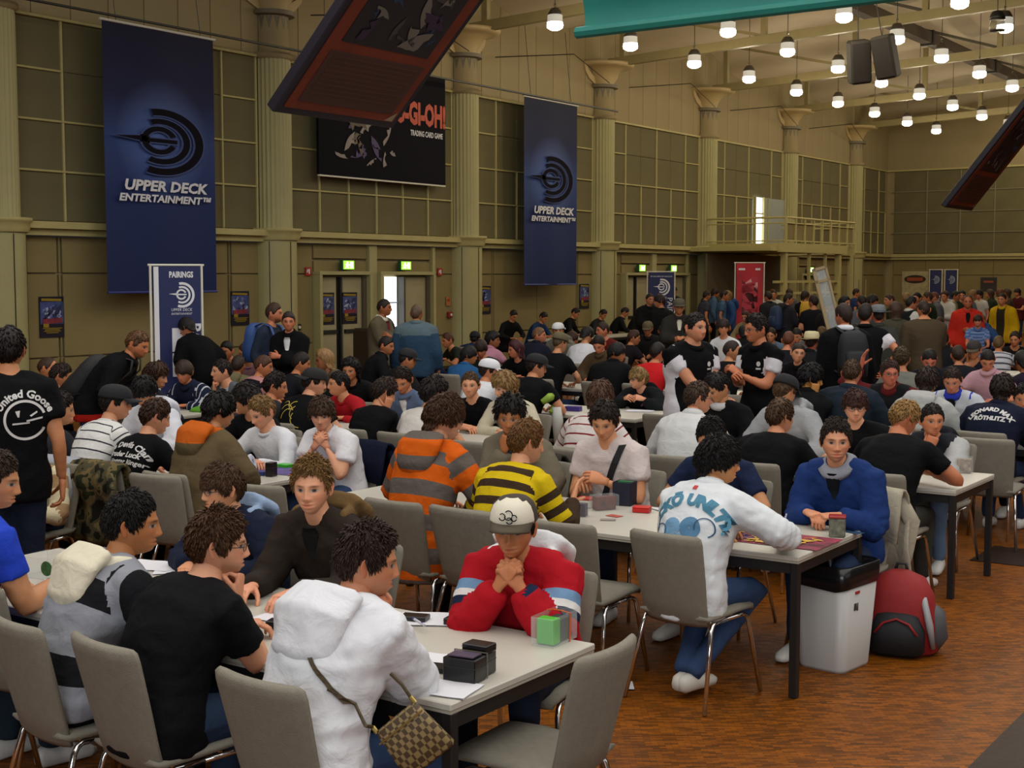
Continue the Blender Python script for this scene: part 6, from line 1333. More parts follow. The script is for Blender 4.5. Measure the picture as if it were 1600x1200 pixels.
for x, y, l, yaw, hy, c, kd, hr, extra in (
    (1015, 468, 'man in black jacket with hands together, left of the group by the far doors', 230, 240, '121212', 'jacket', 'crop', {}),
    (1031, 471, 'person in black top hugging close in the group by the far doors', 60, 120, '101010', 'long', 'mop', {}),
    (1052, 456, 'tall man in dark cap standing before the navy banner stand', 200, 160, '16161a', 'jacket', 'crop', dict(cap=('cap', '1a1a1e', '1a1a1e'))),
    (1061, 480, 'man in olive cap, dark jacket and white t-shirt', 214, 214, '2a2824', 'jacket', 'crop', dict(cap=('cap', '4a4634', '4a4634'), inner='c8c4b0')),
    (1104, 462, 'fair man in patterned shirt right of the navy banner stand', -40, -30, '3a3a44', 'polo', 'crop', {}),
    (1117, 458, 'dark haired man with black backpack in blue jacket', -50, -40, '44607c', 'jacket', 'mop', dict(bag=('121214', 'black backpack on the man in blue jacket by the doors'))),
    (1132, 462, 'man in blue denim shirt beside the red banner stand', -60, -60, '3c5874', 'polo', 'short', {}),
    (1200, 464, 'man with dark hair in dark grey jacket right of the red banner stand', 60, 70, '222226', 'jacket', 'short', {}),
    (1209, 461, 'man in white open jacket right of the red banner stand', 214, 200, 'b8b8b0', 'jacket', 'crop', {}),
    (1232, 468, 'dark haired boy with blue backpack and white collar', -30, -60, '26242a', 'hood', 'short', dict(bag=('1c3050', 'blue backpack on the boy near the balcony posts'))),
    (1258, 463, 'man in black t-shirt with yellow bag below the balcony', 30, -20, '101013', 'tee', 'mop', dict(bag=('b8901c', 'small yellow bag on the man below the balcony'))),
    (1271, 472, 'man in black t-shirt beside the yellow bag', 20, 60, '111114', 'tee', 'short', {}),
    (1338, 458, 'tall boy in blue shirt rising above the standing crowd', -50, -60, '26365c', 'tee', 'short', {})):
    P(x, y, 's', l, hy, z=1.64, yaw=yaw, kind=kd, top=cloth(c), hair=hr, hc='241811', skin='b07a58', pants=BLK_, hands=('front', 'front') if 'together' in l or 'white' in l else ('side', 'side'), **extra)
# --- seated along the left wall and scattered behind
zz_ = {(372, 572): 1.04, (1600, 622): 1.03, (1408, 562): 1.26, (1560, 538): 1.07, (603, 540): 1.22, (893, 530): 1.06, (700, 532): 1.06, (446, 568): 1.06, (1012, 514): 1.2, (1284, 522): 1.15}
for x, y, st, l, yaw, hy, c, kd, hr, hc, extra in (
    (603, 540, 'z', 'smiling man in black jacket seated below the open door', -40, -70, '101012', 'jacket', 'crop', '1c1310', {}),
    (668, 540, 'z', 'dark haired man in navy jacket seated below the denim jacket', -10, -30, '141a34', 'jacket', 'mop', '2a1412', {}),
    (636, 562, 'z', 'person in black cap seated left of the navy jacket', -20, -40, '121214', 'jacket', 'crop', '14100e', dict(cap=('cap', '121214', '121214'))),
    (700, 532, 'z', 'reddish haired man in dark green shirt by the left wall', 150, 150, '23261e', 'tee', 'short', '4a2a1a', {}),
    (548, 578, 'z', 'black haired woman in black top behind the red shirt', 210, 200, '101010', 'long', 'long', '120e0d', {}),
    (507, 562, 'z', 'blonde haired woman looking left in the middle of the hall', 160, 140, '5a5040', 'long', 'long', '8a6840', {}),
    (470, 568, 'z', 'dark haired man looking down right of the pink stripes', -20, -40, '17171b', 'tee', 'short', '1a120f', {}),
    (446, 568, 'z', 'dark haired boy in blue top looking left', 150, 130, '244a7a', 'long', 'short', '17110e', {}),
    (411, 572, 'z', 'reddish haired man in pink and black striped shirt', -10, -50, ('len', .12, [(0, 'b07a78'), (.55, '15131a')]), 'tee', 'crop', '4a2c1c', {}),
    (385, 552, 'z', 'boy in pale pink shirt behind the pink and black stripes', 190, 150, '9a7078', 'long', 'short', '3a2216', {}),
    (372, 572, 'z', 'brown haired person in khaki hoodie seen from behind', 20, 30, '6a6448', 'hood', 'short', '2e1f16', {}),
    (355, 548, 'z', 'dark haired boy looking down by the pairings stand', 200, 190, '141418', 'tee', 'short', '14100e', {}),
    (74, 575, 'z', 'balding man in black top seated beside the leftmost column', -30, -50, '141416', 'tee', 'thin', '3a2618', {}),
    (95, 588, 'z', 'brown haired boy in black top below the leftmost wall poster', -20, -40, '15130f', 'tee', 'short', '2a1c14', {}),
    (893, 530, 'z', 'brown haired person looking right behind the white cap', -40, -50, '2a2420', 'jacket', 'mop', '3a2418', {}),
    (990, 528, 'z', 'brown haired person with pink and black pattern top', -20, -50, '1a1418', 'tee', 'short', '3a2014', {}),
    (1012, 514, 'z', 'man in olive cap looking down in front of the far doors', 200, 200, '1c1a18', 'jacket', 'crop', '2a1c14', dict(cap=('cap', '5a4c34', '5a4c34'))),
    (1036, 518, 'z', 'man in red shirt looking towards the camera before the far doors', 214, 216, '9a1c1c', 'tee', 'short', '2a1a12', {}),
    (1066, 515, 'z', 'fair haired person in brown top left of the stocky man', 60, 60, '5a2418', 'long', 'crop', '6a4c2c', {}),
    (1162, 520, 'z', 'black haired person half hidden behind the second polo shirt', 40, 20, '121214', 'jacket', 'mop', '0f0c0b', {}),
    (1205, 524, 'z', 'person in pale blue shirt behind the second polo shirt', 200, 190, '5a6a7c', 'polo', 'short', '2a1c14', {}),
    (1284, 522, 'z', 'fair haired person in dark jacket right of the straw hat', 20, 20, '1a1816', 'jacket', 'short', '5a4428', {}),
    (1300, 552, 'z', 'person in orange jacket half hidden by the backpack', -10, 0, '9a3a14', 'jacket', 'short', '2a1c14', {}),
    (1474, 532, 'z', 'dark haired boy with white collar above the bowed head', 40, 20, '17181c', 'jacket', 'short', '17110e', {}),
    (1497, 556, 'z', 'brown haired man seen from behind left of the pink polo', 30, 20, '16161c', 'tee', 'short', '2e1e14', {}),
    (1522, 548, 'z', 'boy in dark cap resting his face on his arm', 200, 180, '1a1c28', 'tee', 'short', '1c1310', dict(hands=('table', 'cheek'), cap=('cap', '2a2420', '4a4030'))),
    (1560, 538, 'z', 'fair haired man in white and grey striped shirt from behind', 20, 10, ('len', .08, [(0, 'b8b8bc'), (.7, '4a4a56')]), 'tee', 'short', '5a4428', {}),
    (1586, 530, 'z', 'man with reddish face in dark top, far right', 200, 180, '1a1614', 'tee', 'short', '2a1a12', {}),
    (1408, 562, 'z', 'fair haired person in grey top behind the raised hand', 30, 20, '6a6a62', 'tee', 'short', '4a3a24', {}),
    (1598, 566, 'z', 'person in dark purple top cut by the right edge', 60, 40, '1c1424', 'tee', 'mop', '14100e', {}),
    (1600, 622, 'z', 'person in white top cut by the right edge, behind the navy jacket', 190, 190, 'b8b8b4', 'tee', 'short', '1a1210', {})):
    P(x, y, st, l, hy, yaw=yaw, z=zz_.get((x, y), 1.13), kind=kd, top=cloth(c), hair=hr, hc=hc, skin='b07a58', pants=BLK_, hp=14, who=None, **extra)
for x, y, l, c, yaw in ((802, 493, 'man in black jacket bent over a table along the wall, leftmost', '131313', 0), (849, 496, 'person in blue shirt bent over a table along the wall', '22385c', 60), (899, 489, 'dark haired man in black with fist at mouth, at a table along the wall', '111112', 120), (942, 491, 'person in grey top bent over at the wall tables, beside the third column', '262626', 60), (976, 488, 'person in black top bent at the foot of the far doors, left', '141416', 200), (1004, 486, 'pink faced person in black top at the foot of the far doors, right', '161618', 230)):
    yaw = -90+(yaw-60)*.3; P(x, y, 'z', l, yaw, yaw=yaw, z=1.0, kind='long', top=cloth(c), hair='short', hc='1c1310', skin='b07a58', pants=BLK_, hp=34, lean=.34)
# --- the far crowd
_cn = (('black', '131315'), ('navy', '1a2238'), ('grey', '55565a'), ('white', 'b8b6b0'), ('brown', '4a3a2a'), ('dark green', '22301f'), ('maroon', '4a1a1e'), ('blue', '2e4a78'), ('tan', '8a7856'))
def near_any(h):
    return any(math.hypot(h[0]-p['root'].location.x, h[1]-p['root'].location.y) < .62 for p in PEOPLE)
_rr = random.Random(5); _far = []; _used = set()
def fresh(words_):
    for _ in range(400):
        nm, c = _cn[_rr.randrange(len(_cn))]; kd = _rr.choice(('tee', 'jacket', 'hood', 'long')); hn, hc = _rr.choice((('black', '0e0b0a'), ('dark', '1c1310'), ('brown', '3a2418'), ('reddish', '5a2e18'), ('fair', '7a5c36')))
        if (nm, kd, hn, words_) not in _used: break
    _used.add((nm, kd, hn, words_)); return nm, c, kd, hn, hc
for k in range(46):
    x = 1120+480*((k*.618034) % 1); y = 452+26*((k*.381966+.3) % 1)**1.4
    if x < 1290 and y < 470: y += 6
    h = at_z(x, y, 1.63)
    if near_any(h) or h[0] > 50.5 or h[1] > 17.2 or h[1] < 1 or any(math.hypot(h[0]-q[0], h[1]-q[1]) < .5 for q in _far): continue
    _far.append(h); nm, c, kd, hn, hc = fresh('far'); n = len(_far)
    P(x, y, 's', '%s haired person in %s %s standing in the far crowd' % (hn, nm, {'tee': 't-shirt', 'jacket': 'jacket', 'hood': 'hoodie', 'long': 'sweater'}[kd]), None, z=1.63, yaw=_rr.uniform(0, 360), kind=kd, top=cloth(c), hair=_rr.choice(('short', 'mop', 'crop', 'messy', 'long')), hc=hc, skin=_rr.choice(('b07a58', 'b98468', 'a06c4c')), pants=_rr.choice((BLK_, JEAN, KHA)), hands=_rr.choice((('side', 'side'), ('front', 'side'), ('front', 'front'))), group='far standing crowd')
_seat = []
for k in range(40):
    x = 1150+450*((k*.618034+.2) % 1); y = 488+36*((k*.381966) % 1)
    i = min(range(5, 9), key=lambda q: abs(at_z(x, y, 1.13)[0]-ROWX[q])); sg = 1 if k % 2 else -1
    X = ROWX[i]-sg*.45; h = at_x(x, y, X)
    if near_any(h) or not 1.0 < h[2] < 1.3 or any(math.hypot(h[0]-q[0], h[1]-q[1]) < .55 for q in _seat): continue
    _seat.append(h); nm, c, kd, hn, hc = fresh('seat')
    P(x, y, ('n' if sg > 0 else 'f')+str(i+1), '%s haired player in %s %s seated in the back rows' % (hn, nm, {'tee': 't-shirt', 'jacket': 'jacket', 'hood': 'hoodie', 'long': 'sweater'}[kd]), None, who=None, kind=kd, top=cloth(c), hair=_rr.choice(('short', 'mop', 'crop')), hc=hc, skin=_rr.choice(('b07a58', 'b98468')), pants=BLK_, hp=_rr.uniform(5, 30), group='players in the back rows')
# ---------------------------------------------------------------- prints on clothes
def words_print(p, txt, size, m, t, **k):
    V, F = text_mesh(txt, size, k.pop('shear', 0.), k.pop('bold', 0.)); return print_on(p, V, F, m, t, name='lettering', **k)
PW = mat('print_pale', 'c8c6c2', .7); PB = mat('print_blue', '3f7a94', .7); PBD = mat('print_deep', '24486a', .7)
words_print(goose, 'United Goose', .062, PW, .80, lat=.085, arc=.15, bold=.002)
V, F = disc_arc(.098, .112, 20, 335); print_on(goose, V, F, PW, .57, lat=.085, name='ring_print')
for q in ([(-.08, -.02), (.03, -.012), (.03, -.022), (-.08, -.032)], [(.01, .0), (.11, .02), (.11, .008), (.01, -.012)], [(.03, .03), (.075, .06), (.08, .05), (.04, .022)], [(-.06, .06), (-.03, .065), (-.035, .02), (-.045, .02)]):
    print_on(goose, [(a*.82, b*.82, 0) for a, b in q], [(3, 2, 1, 0)], PW, .57, lat=.085, name='stroke_print')
words_print(clan, 'The Devils Clan', .062, PW, .78, arc=.32, bold=.002); words_print(clan, 'Bruder Luck', .055, PW, .66, bold=.002, shear=.1); words_print(clan, 'sein jüngster Jünger', .045, PW, .575, bold=.001, shear=.1)
words_print(track, 'ECKŌ UNLTD.', .086, PB, .78, lat=.02, arc=.25, bold=.006)
for k, (cx, cy, r0) in enumerate(((-.05, -.02, .05), (.05, -.01, .055), (-.02, -.10, .06), (.07, -.10, .045), (-.09, -.10, .035))):
    V, F = disc_arc(0.004, r0, 0, 360, 18, cx, cy); print_on(track, V, F, mat('print_sky', ('6a94b4', '4a789a', '86a8c0')[k % 3], .7), .57, name='figure_print')
for k, (cx, cy, r0) in enumerate(((.12, .0, .05), (-.12, -.04, .04))): V, F = disc_arc(r0-.006, r0, -60, 200, 18, cx, cy); print_on(track, V, F, PBD, .57, name='outline_print', off=.006)
print_on(track, [(-.012, -.012, 0), (.012, -.012, 0), (.012, .012, 0), (-.012, .012, 0)], [(0, 1, 2, 3)], mat('print_red', 'b83030', .7), .90, name='tag_print')
words_print(leon, 'LEONARD MAX', .056, PW, .82, arc=.22, bold=.003); words_print(leon, 'RÖTHLITZ', .052, PW, .69, bold=.003)
PY = mat('print_yellow', 'b09a40', .7)
for k in range(6): V, F = disc_arc(.05+.012*(k % 3), .058+.012*(k % 3), 30*k, 30*k+130, 14, -.09+.04*k, .05-.05*(k % 3)); print_on(capy, V, F, PY, .66, name='scroll_print')
print_on(tee, [(.10, .22, 0), (.145, .22, 0), (-.09, -.30, 0), (-.135, -.30, 0)], [(0, 3, 2, 1)], mat('strap_black', '0c0c0e', .7), .62, side='front', name='bag_strap', off=.007)
V, F = disc_arc(.0, .022, 0, 360, 14)
for j in (judge, judge2):
    print_on(j, V, F, PW, .72, side='front', lat=.085, name='emblem_print'); print_on(j, [(-.025, -.05, 0), (.025, -.05, 0), (.025, -.035, 0), (-.025, -.035, 0)], [(0, 1, 2, 3)], PW, .72, side='front', lat=.085, name='emblem_print')
V, F = disc_arc(.045, .06, 20, 160, 12); print_on(blond, V, F, mat('print_pink', 'a05a68', .7), .66, side='front', lat=.07, name='arc_print')
for dy in (0, -.03): print_on(boyb, [(-.06, dy, 0), (.06, dy, 0), (.06, dy+.012, 0), (-.06, dy+.012, 0)], [(0, 1, 2, 3)], PW, .52, side='front', name='line_print')
m_ = MB(); cR, cH, cs = redj['Rh'], redj['Hc'], redj['s']
for k, (y0, z0, r0) in enumerate(((.0, .085, .016), (.022, .075, .011), (-.024, .078, .012), (.005, .065, .012))):
    for a0 in (0, 200):
        pts = [(.119-.6*((y0+r0*math.cos(R_(a0+20*q)))**2)*7-.55*max(0, z0+r0*math.sin(R_(a0+20*q))-.07)*1.0, y0+r0*math.cos(R_(a0+20*q)), z0+r0*math.sin(R_(a0+20*q))) for q in range(8)]
        m_.tube(np.array(pts)*cs @ cR.T+cH, .0022, 5)
m_.build('cap_print', M_ink, redj['root'])
# handbag on the white hooded jacket
hb_l = [(-.12+.56*t, .24-.52*t) for t in np.linspace(0, .56, 14)]
Vs = [(x-.007, y-.004, 0) for x, y in hb_l]+[(x+.007, y+.004, 0) for x, y in hb_l]; STRAP = print_on(whood, Vs, [(i, i+1, 15+i, 14+i) for i in range(13)], mat('strap_brown', '4a3c24', .7, var=.4, vscale=60), .52, name='bag_strap', off=.007)
# ---------------------------------------------------------------- things on the tables and the floor
TZ = .7215
def bx(name, px, py, d, rz, m, label, cat, z=TZ, lid=None, group=None, z0=None):
    q = at_z(px, py, z) if z0 is None else z0; o = empty(name, (q[0], q[1], z), R_(rz), label, cat, group)
    if lid:
        MB().box((0, 0, d[2]*.36), (d[0], d[1], d[2]*.72), bev=.003).build('box_base', m, o); MB().box((0, 0, d[2]*.86), (d[0]*1.02, d[1]*1.02, d[2]*.27), bev=.003).build('lid', lid, o)
    else:
        MB().box((0, 0, d[2]*.49), (d[0], d[1], d[2]*.98), bev=.003).build('box_body', m, o); MB().box((0, 0, d[2]*.62), (d[0]+.0015, d[1]+.0015, d[2]*.02)).build('seam', M_joint, o)
    return o
BK = mat('box_black', '0c0c0e', .25); PAPER = mat('paper', 'd8d6da', .7); RED = mat('box_red', 'b81a14', .35); GRN = mat('box_green', '3cae20', .4); BLU = mat('box_blue', '1c2f78', .35)
CLR = mat('clear_plastic', 'd8dedc', .05, alpha=.13)
def paper(px, py, w, h, rz, label, z=TZ+.001, n=1):
    q = at_z(px, py, z); V = []; r = random.Random(int(px))
    for j in range(5):
        for i in range(5): V.append(((i/4-.5)*w, (j/4-.5)*h, .0015+.003*r.random()*(i in (0, 4) or j in (0, 4))))
    F = [(j*5+i, j*5+i+1, (j+1)*5+i+1, (j+1)*5+i) for j in range(4) for i in range(4)]; V += [(x, y, 0) for x, y, _ in V]; F += [tuple(25+i for i in f[::-1]) for f in F]
    return prop(MB().add(V, F).build('paper_sheet', PAPER, None, False, (q[0], q[1], z), (0, 0, R_(rz))), label, 'paper')
def pen(px, py, rz, label, z=TZ+.012, col='3a3a8a'):
    q = at_z(px, py, z); p = empty('pen', tuple(q), R_(rz), label, 'pen'); MB().tube([(-.06, 0, 0), (.05, 0, 0)], .005, 8).build('barrel', mat('pen_white', 'c8c8d4', .3), p); MB().tube([(.05, 0, 0), (.068, 0, 0), (.074, 0, 0)], [.005, .004, .001], 8).build('tip', mat('pen_col', col, .3), p); MB().tube([(-.062, 0, 0), (-.02, 0, .006)], .002, 5).build('clip', mat('pen_col', col, .3), p)
# front table
q0 = at_z(742, 1060, TZ)
b1 = bx('deck_box', 726, 1062, (.085, .125, .085), 8, BK, 'black double deck box with a clear band, left half, near the table corner', 'box'); 
q1 = b1.location; b2 = bx('deck_box', 0, 0, (.085, .09, .080), 8, BK, 'black deck box banded to the left one, near the table corner', 'box', z0=(q1.x+.092, q1.y+.005, 0))
MB().box((0, 0, .0885), (.062, .10, .004)).build('label_window', mat('label_dim', '4a3a50', .3), b1)
b3 = bx('deck_box', 0, 0, (.07, .10, .028), 4, BK, 'slim black box lying on top of the banded deck boxes', 'box', z=TZ+.0805, z0=(q1.x+.092, q1.y+.005, 0))
MB().box((.046, 0, .0885), (.004, .128, .003)).box((.046, .064, .045), (.004, .003, .088)).box((.046, -.064, .045), (.004, .003, .088)).build('clear_band', mat('band', '6a6458', .2), b1)
ga_ = empty('card_box', tuple(at_z(866, 1002, TZ)), R_(4), 'clear plastic card box holding a bright green deck, bound with orange band', 'box')
MB().box((-.045, 0, .052), (.050, .075, .098), bev=.003).build('green_deck', GRN, ga_); MB().box((.03, .0, .045), (.085, .06, .085)).build('dark_deck', mat('deck_dark', '1e2420', .5), ga_)
for c, d in (((0, .046, .055), (.19, .002, .11)), ((0, -.046, .055), (.19, .002, .11)), ((.095, 0, .055), (.002, .092, .11)), ((-.095, 0, .055), (.002, .092, .11)), ((0, 0, .0015), (.19, .092, .003))): MB().box(c, d).build('clear_wall', CLR, ga_)
MB().tube([(.03, -.05, .0), (.035, -.05, .108), (.02, -.02, .116), (.03, .02, .114), (.04, .05, .108), (.04, .05, .0)], .0035, 6).build('orange_band', mat('band_orange', 'c0561c', .5), ga_)
bx('deck_box', 714, 976, (.062, .092, .030), 12, BK, 'small flat black box beside the white sheet on the front table', 'box')
paper(680, 968, .21, .297, 30, 'white sheet of paper lying on the front table'); bx('card_case', 648, 968, (.07, .11, .02), 20, BK, 'black card case on the white sheet', 'box', z=TZ+.003); pen(655, 972, 60, 'white and blue pen lying on the black card case', TZ+.030)
paper(694, 1076, .17, .22, 12, 'white paper under the elbow of the white hooded jacket'); paper(676, 1030, .14, .20, 14, 'white paper beyond the elbow of the white hooded jacket'); bx('card_deck', 688, 1048, (.065, .09, .02), 16, BK, 'small black deck next to the banded deck boxes', 'box')
bx('deck_box', 436, 984, (.06, .09, .04), 20, BK, 'black deck box between the two boys on the front table', 'box'); paper(440, 965, .15, .20, 5, 'white paper before the boy in dark brown jacket')
pen(372, 912, 30, 'purple pen before the man in black shirt and glasses', col='7a2a9a')
c_ = empty('clear_box', tuple(at_z(82, 900, TZ)), R_(8), 'large clear plastic box with a round green sticker, lower left table', 'box')
for c, d in (((0, .11, .05), (.16, .003, .10)), ((0, -.11, .05), (.16, .003, .10)), ((.08, 0, .05), (.003, .22, .10)), ((-.08, 0, .05), (.003, .22, .10)), ((0, 0, .002), (.16, .22, .004))): MB().box(c, d).build('clear_wall', CLR, c_)
MB().lathe([(0, 0), (.034, 0), (.034, .002)], 20).build('round_sticker', mat('sticker_green', '2c5a24', .4, var=.6, vscale=30), c_, loc=(-.083, -.05, .055), rot=(0, -math.pi/2, 0))
for k, (x, y, c, l) in enumerate(((84, 912, 'c07828', 'orange card'), (92, 920, '2a62a0', 'blue card'), (78, 908, 'c8c8c8', 'white card'), (88, 905, '2a8a5a', 'green card'))):
    q = at_z(x, y, TZ+.001+.0015*k); prop(MB().box((0, 0, .0006), (.088, .060, .0012)).build('playing_card', mat('card', c, .5), None, False, tuple(q), (0, 0, .4*k)), l+' lying before the man in bright blue shirt', 'card')
paper(238, 884, .2, .28, 15, 'white paper before the man in grey and black hoodie'); paper(276, 892, .15, .2, 40, 'folded white paper beside the black shirted man')
# second row
bx('deck_box', 1003, 800, (.07, .10, .035), 15, RED, 'bright red box with lid lying open on the second table', 'box', lid=mat('box_red2', 'c8241a', .35)); paper(1040, 795, .10, .15, 60, 'white slip behind the bright red box')
bx('deck_box', 892, 806, (.065, .09, .03), 10, mat('box_dred', '9a1414', .4), 'dark red flat box beside the yellow striped man', 'box')
def clear_case(px, py, d, rz, label, inside):
    c = empty('clear_case', tuple(at_z(px, py, TZ)), R_(rz), label, 'box'); MB().box((0, 0, d[2]/2), d, bev=.002).build('clear_shell', CLR, c); MB().box((0, 0, d[2]*.45), (d[0]*.7, d[1]*.8, d[2]*.85)).build('cards_inside', mat('cards_in', inside, .5, var=.6, vscale=25), c)
clear_case(906, 806, (.07, .10, .085), 12, 'clear case of dark cards, left of two on the second table', '3a2c48'); clear_case(944, 796, (.08, .16, .09), 60, 'long clear case of red and dark cards, right of two on the second table', '5a2420')
bx('deck_box', 916, 792, (.07, .09, .06), 10, mat('box_white', 'c8c0b8', .4), 'white box with red stripe behind the clear cases', 'box', lid=mat('lid_red', 'b03028', .4))
dl = empty('deck_holder', tuple(at_z(976, 788, TZ)), R_(10), 'tall black and blue open deck holder before the white t-shirt man', 'box')
for c, d in (((0, .055, .07), (.11, .008, .14)), ((0, -.055, .07), (.11, .008, .14)), ((.055, 0, .07), (.008, .11, .14)), ((-.055, 0, .07), (.008, .11, .14))): MB().box(c, d).build('side', mat('holder_black', '15162a', .5), dl)
MB().box((0, 0, .06), (.09, .09, .12)).build('blue_deck', BLU, dl); MB().box((.02, 0, .13), (.05, .09, .02)).build('green_card', mat('card_green', '1c6a3a', .4), dl)
for k, (x, y, c) in enumerate(((930, 838, '2a1c14'), (1212, 0, ''))):
    pass
for k, (x, y, c, l) in enumerate(((888, 790, '3a7a8a', 'teal card'), (880, 786, 'a8a04a', 'yellow card'), (960, 806, 'b04a3c', 'red card'), (950, 812, '8a8078', 'grey card'))):
    q = at_z(x, y, TZ+.001); prop(MB().box((0, 0, .0006), (.088, .060, .0012)).build('playing_card', mat('card', c, .5), None, False, tuple(q), (0, 0, .7*k)), l+' lying on the second table near the clear cases', 'card')
pm = empty('play_mat', tuple(at_z(1212, 842, TZ+.0005)), R_(0), 'purple and orange patterned play mat on the end of the second table', 'mat'); MB().box((0, 0, .001), (.36, .60, .002)).build('mat_sheet', mat('mat_print', '7a2438', .6, var=.9, vscale=9), pm); blotches(pm, (0, 0, .0022), (0, 1, 0), (-1, 0, 0), .56, .32, ('b8641c', '4a1a4a', 'c89a2c'), 9, 4, .06, .2, off=.0003)
bx('deck_box', 1234, 850, (.07, .10, .03), 20, BLU, 'dark blue flat box on the patterned play mat', 'box', z=TZ+.0025)
paper(1222, 818, .16, .12, 35, 'white paper under the hands of the blue fleece man'); pen(1228, 806, 20, 'blue pen in the hand of the blue fleece man', TZ+.055)
tn = empty('tin', tuple(at_z(1308, 838, TZ)), R_(20), 'square grey patterned tin with red lid on the table end', 'tin'); MB().box((0, 0, .05), (.075, .085, .10), bev=.006).build('tin_body', mat('tin_print', '6a6e5c', .35, var=.6, vscale=28), tn); MB().box((0, 0, .107), (.08, .09, .014), bev=.004).build('lid', mat('tin_lid', '9a2a26', .35), tn)
for k, (x, y) in enumerate(((1328, 828), (1336, 832))): q = at_z(x, y, TZ+.001); prop(MB().box((0, 0, .0006), (.088, .060, .0012)).build('playing_card', mat('card', '20405c', .5), None, False, tuple(q), (0, 0, .2+k)), ('left' if k == 0 else 'right')+' dark blue card beside the red lidded tin', 'card')
bx('deck_box', 1482, 748, (.07, .16, .03), 15, BK, 'long flat black box on the end of the third table', 'box')
clear_case(1506, 738, (.12, .12, .11), 15, 'clear box at the corner of the third table', '8a7868'); paper(1470, 738, .12, .18, 50, 'white paper on the third table beside the black box')
for k, (x, y, c, l) in enumerate(((1462, 735, 'b8641c', 'orange card'), (1455, 740, 'c88a2c', 'yellow orange card'))): q = at_z(x, y, TZ+.002); prop(MB().box((0, 0, .0006), (.088, .060, .0012)).build('playing_card', mat('card', c, .5), None, False, tuple(q), (0, 0, .6*k)), l+' under the hands at the third table end', 'card')
# second row, middle block
bx('deck_box', 424, 744, (.07, .055, .10), 10, BK, 'upright black deck box on the middle table', 'box'); bx('deck_box', 404, 742, (.08, .11, .03), 25, BLU, 'flat blue box beside the upright black deck box', 'box'); bx('deck_box', 446, 730, (.08, .10, .025), 0, GRN, 'flat green box behind the upright black deck box', 'box')
prop(MB().box((0, 0, .001), (.30, .55, .002)).build('play_mat', mat('mat_purple', '5a4a8a', .6, var=.6, vscale=8), None, False, tuple(at_z(452, 737, TZ+.0005)), (0, 0, .1)), 'purple play mat before the man with clasped hands', 'mat')
for k, (x, y, c, l) in enumerate(((460, 742, 'a8502c', 'orange card'), (470, 738, '2a62a0', 'blue card'))): q = at_z(x, y, TZ+.004); prop(MB().box((0, 0, .0006), (.088, .060, .0012)).build('playing_card', mat('card', c, .5), None, False, tuple(q), (0, 0, .5*k)), l+' on the purple play mat', 'card')
rp = prop(MB().tube([(.05*math.cos(a)*(1-a/40), .05*math.sin(a)*(1-a/40), .03) for a in np.linspace(0, 15, 50)], .016, 6).build('rolled_cloth', mat('cloth_pale', 'b8b8c4', .8), None, True, tuple(at_z(388, 738, TZ)), (R_(70), 0, R_(30))), 'pale rolled cloth standing on the middle table left of the white top', 'cloth'); rp.location.z = TZ+.06
bx('cup', 328, 650, (.07, .07, .14), 0, mat('cup_white', 'b8b8b4', .4), 'white carton on the table before the grey sports shirt', 'carton'); 
gp = prop(MB().lathe([(0, .05), (.06, .05), (.12, .03), (.15, .0)], 12).build('cloth_heap', mat('lime', '5a9a24', .8, var=.3, vscale=12), None, True, tuple(at_z(318, 642, TZ))), 'lime green cloth heap on the table before the grey sports shirt', 'cloth')
ls = empty('scarf', tuple(at_z(862, 628, .85)), 0, 'lime green scarf hanging over a white bag beside the black cap', 'scarf'); MB().tube([(-.1, .05, .0), (-.03, 0, .05), (.05, .02, .06), (.1, .03, .02), (.06, .0, -.06), (-.02, 0, -.10)], [.03, .045, .05, .045, .04, .02], 8).build('scarf_cloth', mat('lime2', '8aa83a', .8, var=.3, vscale=14), ls, True); MB().tube([(.03, -.04, -.05), (.05, -.04, -.2), (.02, -.04, -.42)], [.05, .06, .02], 8).build('white_end', mat('cloth_white', 'c8c8c0', .8), ls, True)
bx('deck_box', 896, 642, (.09, .16, .05), 10, mat('box_purple', '3a2a7a', .4), 'purple box on the fourth row table', 'box'); paper(1000, 642, .2, .28, 20, 'white paper on the fourth row table')
# --- empty chairs
for x, y, rz, l in ((3.52, 4.92, 0, 'empty grey chair at the left end of the front row, near side'), (6.03, 3.70, 2, 'empty grey chair with a ring sticker on its back, second row'), (6.08, 4.28 if False else 4.36, -3, 'empty grey chair behind the boy in red jacket, second row'), (3.88, 2.58, 92, 'empty grey chair at the head of the front table, turned towards it'), (6.05, 5.9, 8, 'empty grey chair in the aisle left of the orange hoodie'), (5.98, 6.72, 8, 'empty grey chair with its back to the front row, left aisle'), (7.55, 5.25, 180, 'grey chair with jacket facing the yellow striped man'), (10.9, 2.95, 4, 'empty grey chair at the end of the fourth row, right edge'), (8.55, 5.2, 0, 'empty grey chair in the third row behind the white t-shirt man'), (8.5, 6.05, 0, 'empty grey chair in the third row beside the dark curly haired man'), (4.1, 7.3, 180, 'empty grey chair behind the standing man in black'), (12.75, 6.2, 180, 'empty grey chair on the far side of the fourth row'), (11.1, 5.85, 0, 'grey chair end-on in the fourth row aisle')):
    c = chair(x, y, rz, l)
    if 'ring sticker' in l:
        V, F = disc_arc(.062, .072, 0, 360, 28); b = [k for k in c.children if k.name.startswith('backrest')][0]
        V = np.array([(-.318-.04*(y_/.2)*0-.0+(.035*(x_/.2)**2)-(y_)*.28, -x_, .72+y_) for x_, y_, _ in V]); link('ring_sticker', mesh_np('ring_sticker', V, F, mat('sticker_grey', '8a9a90', .4), False), b)
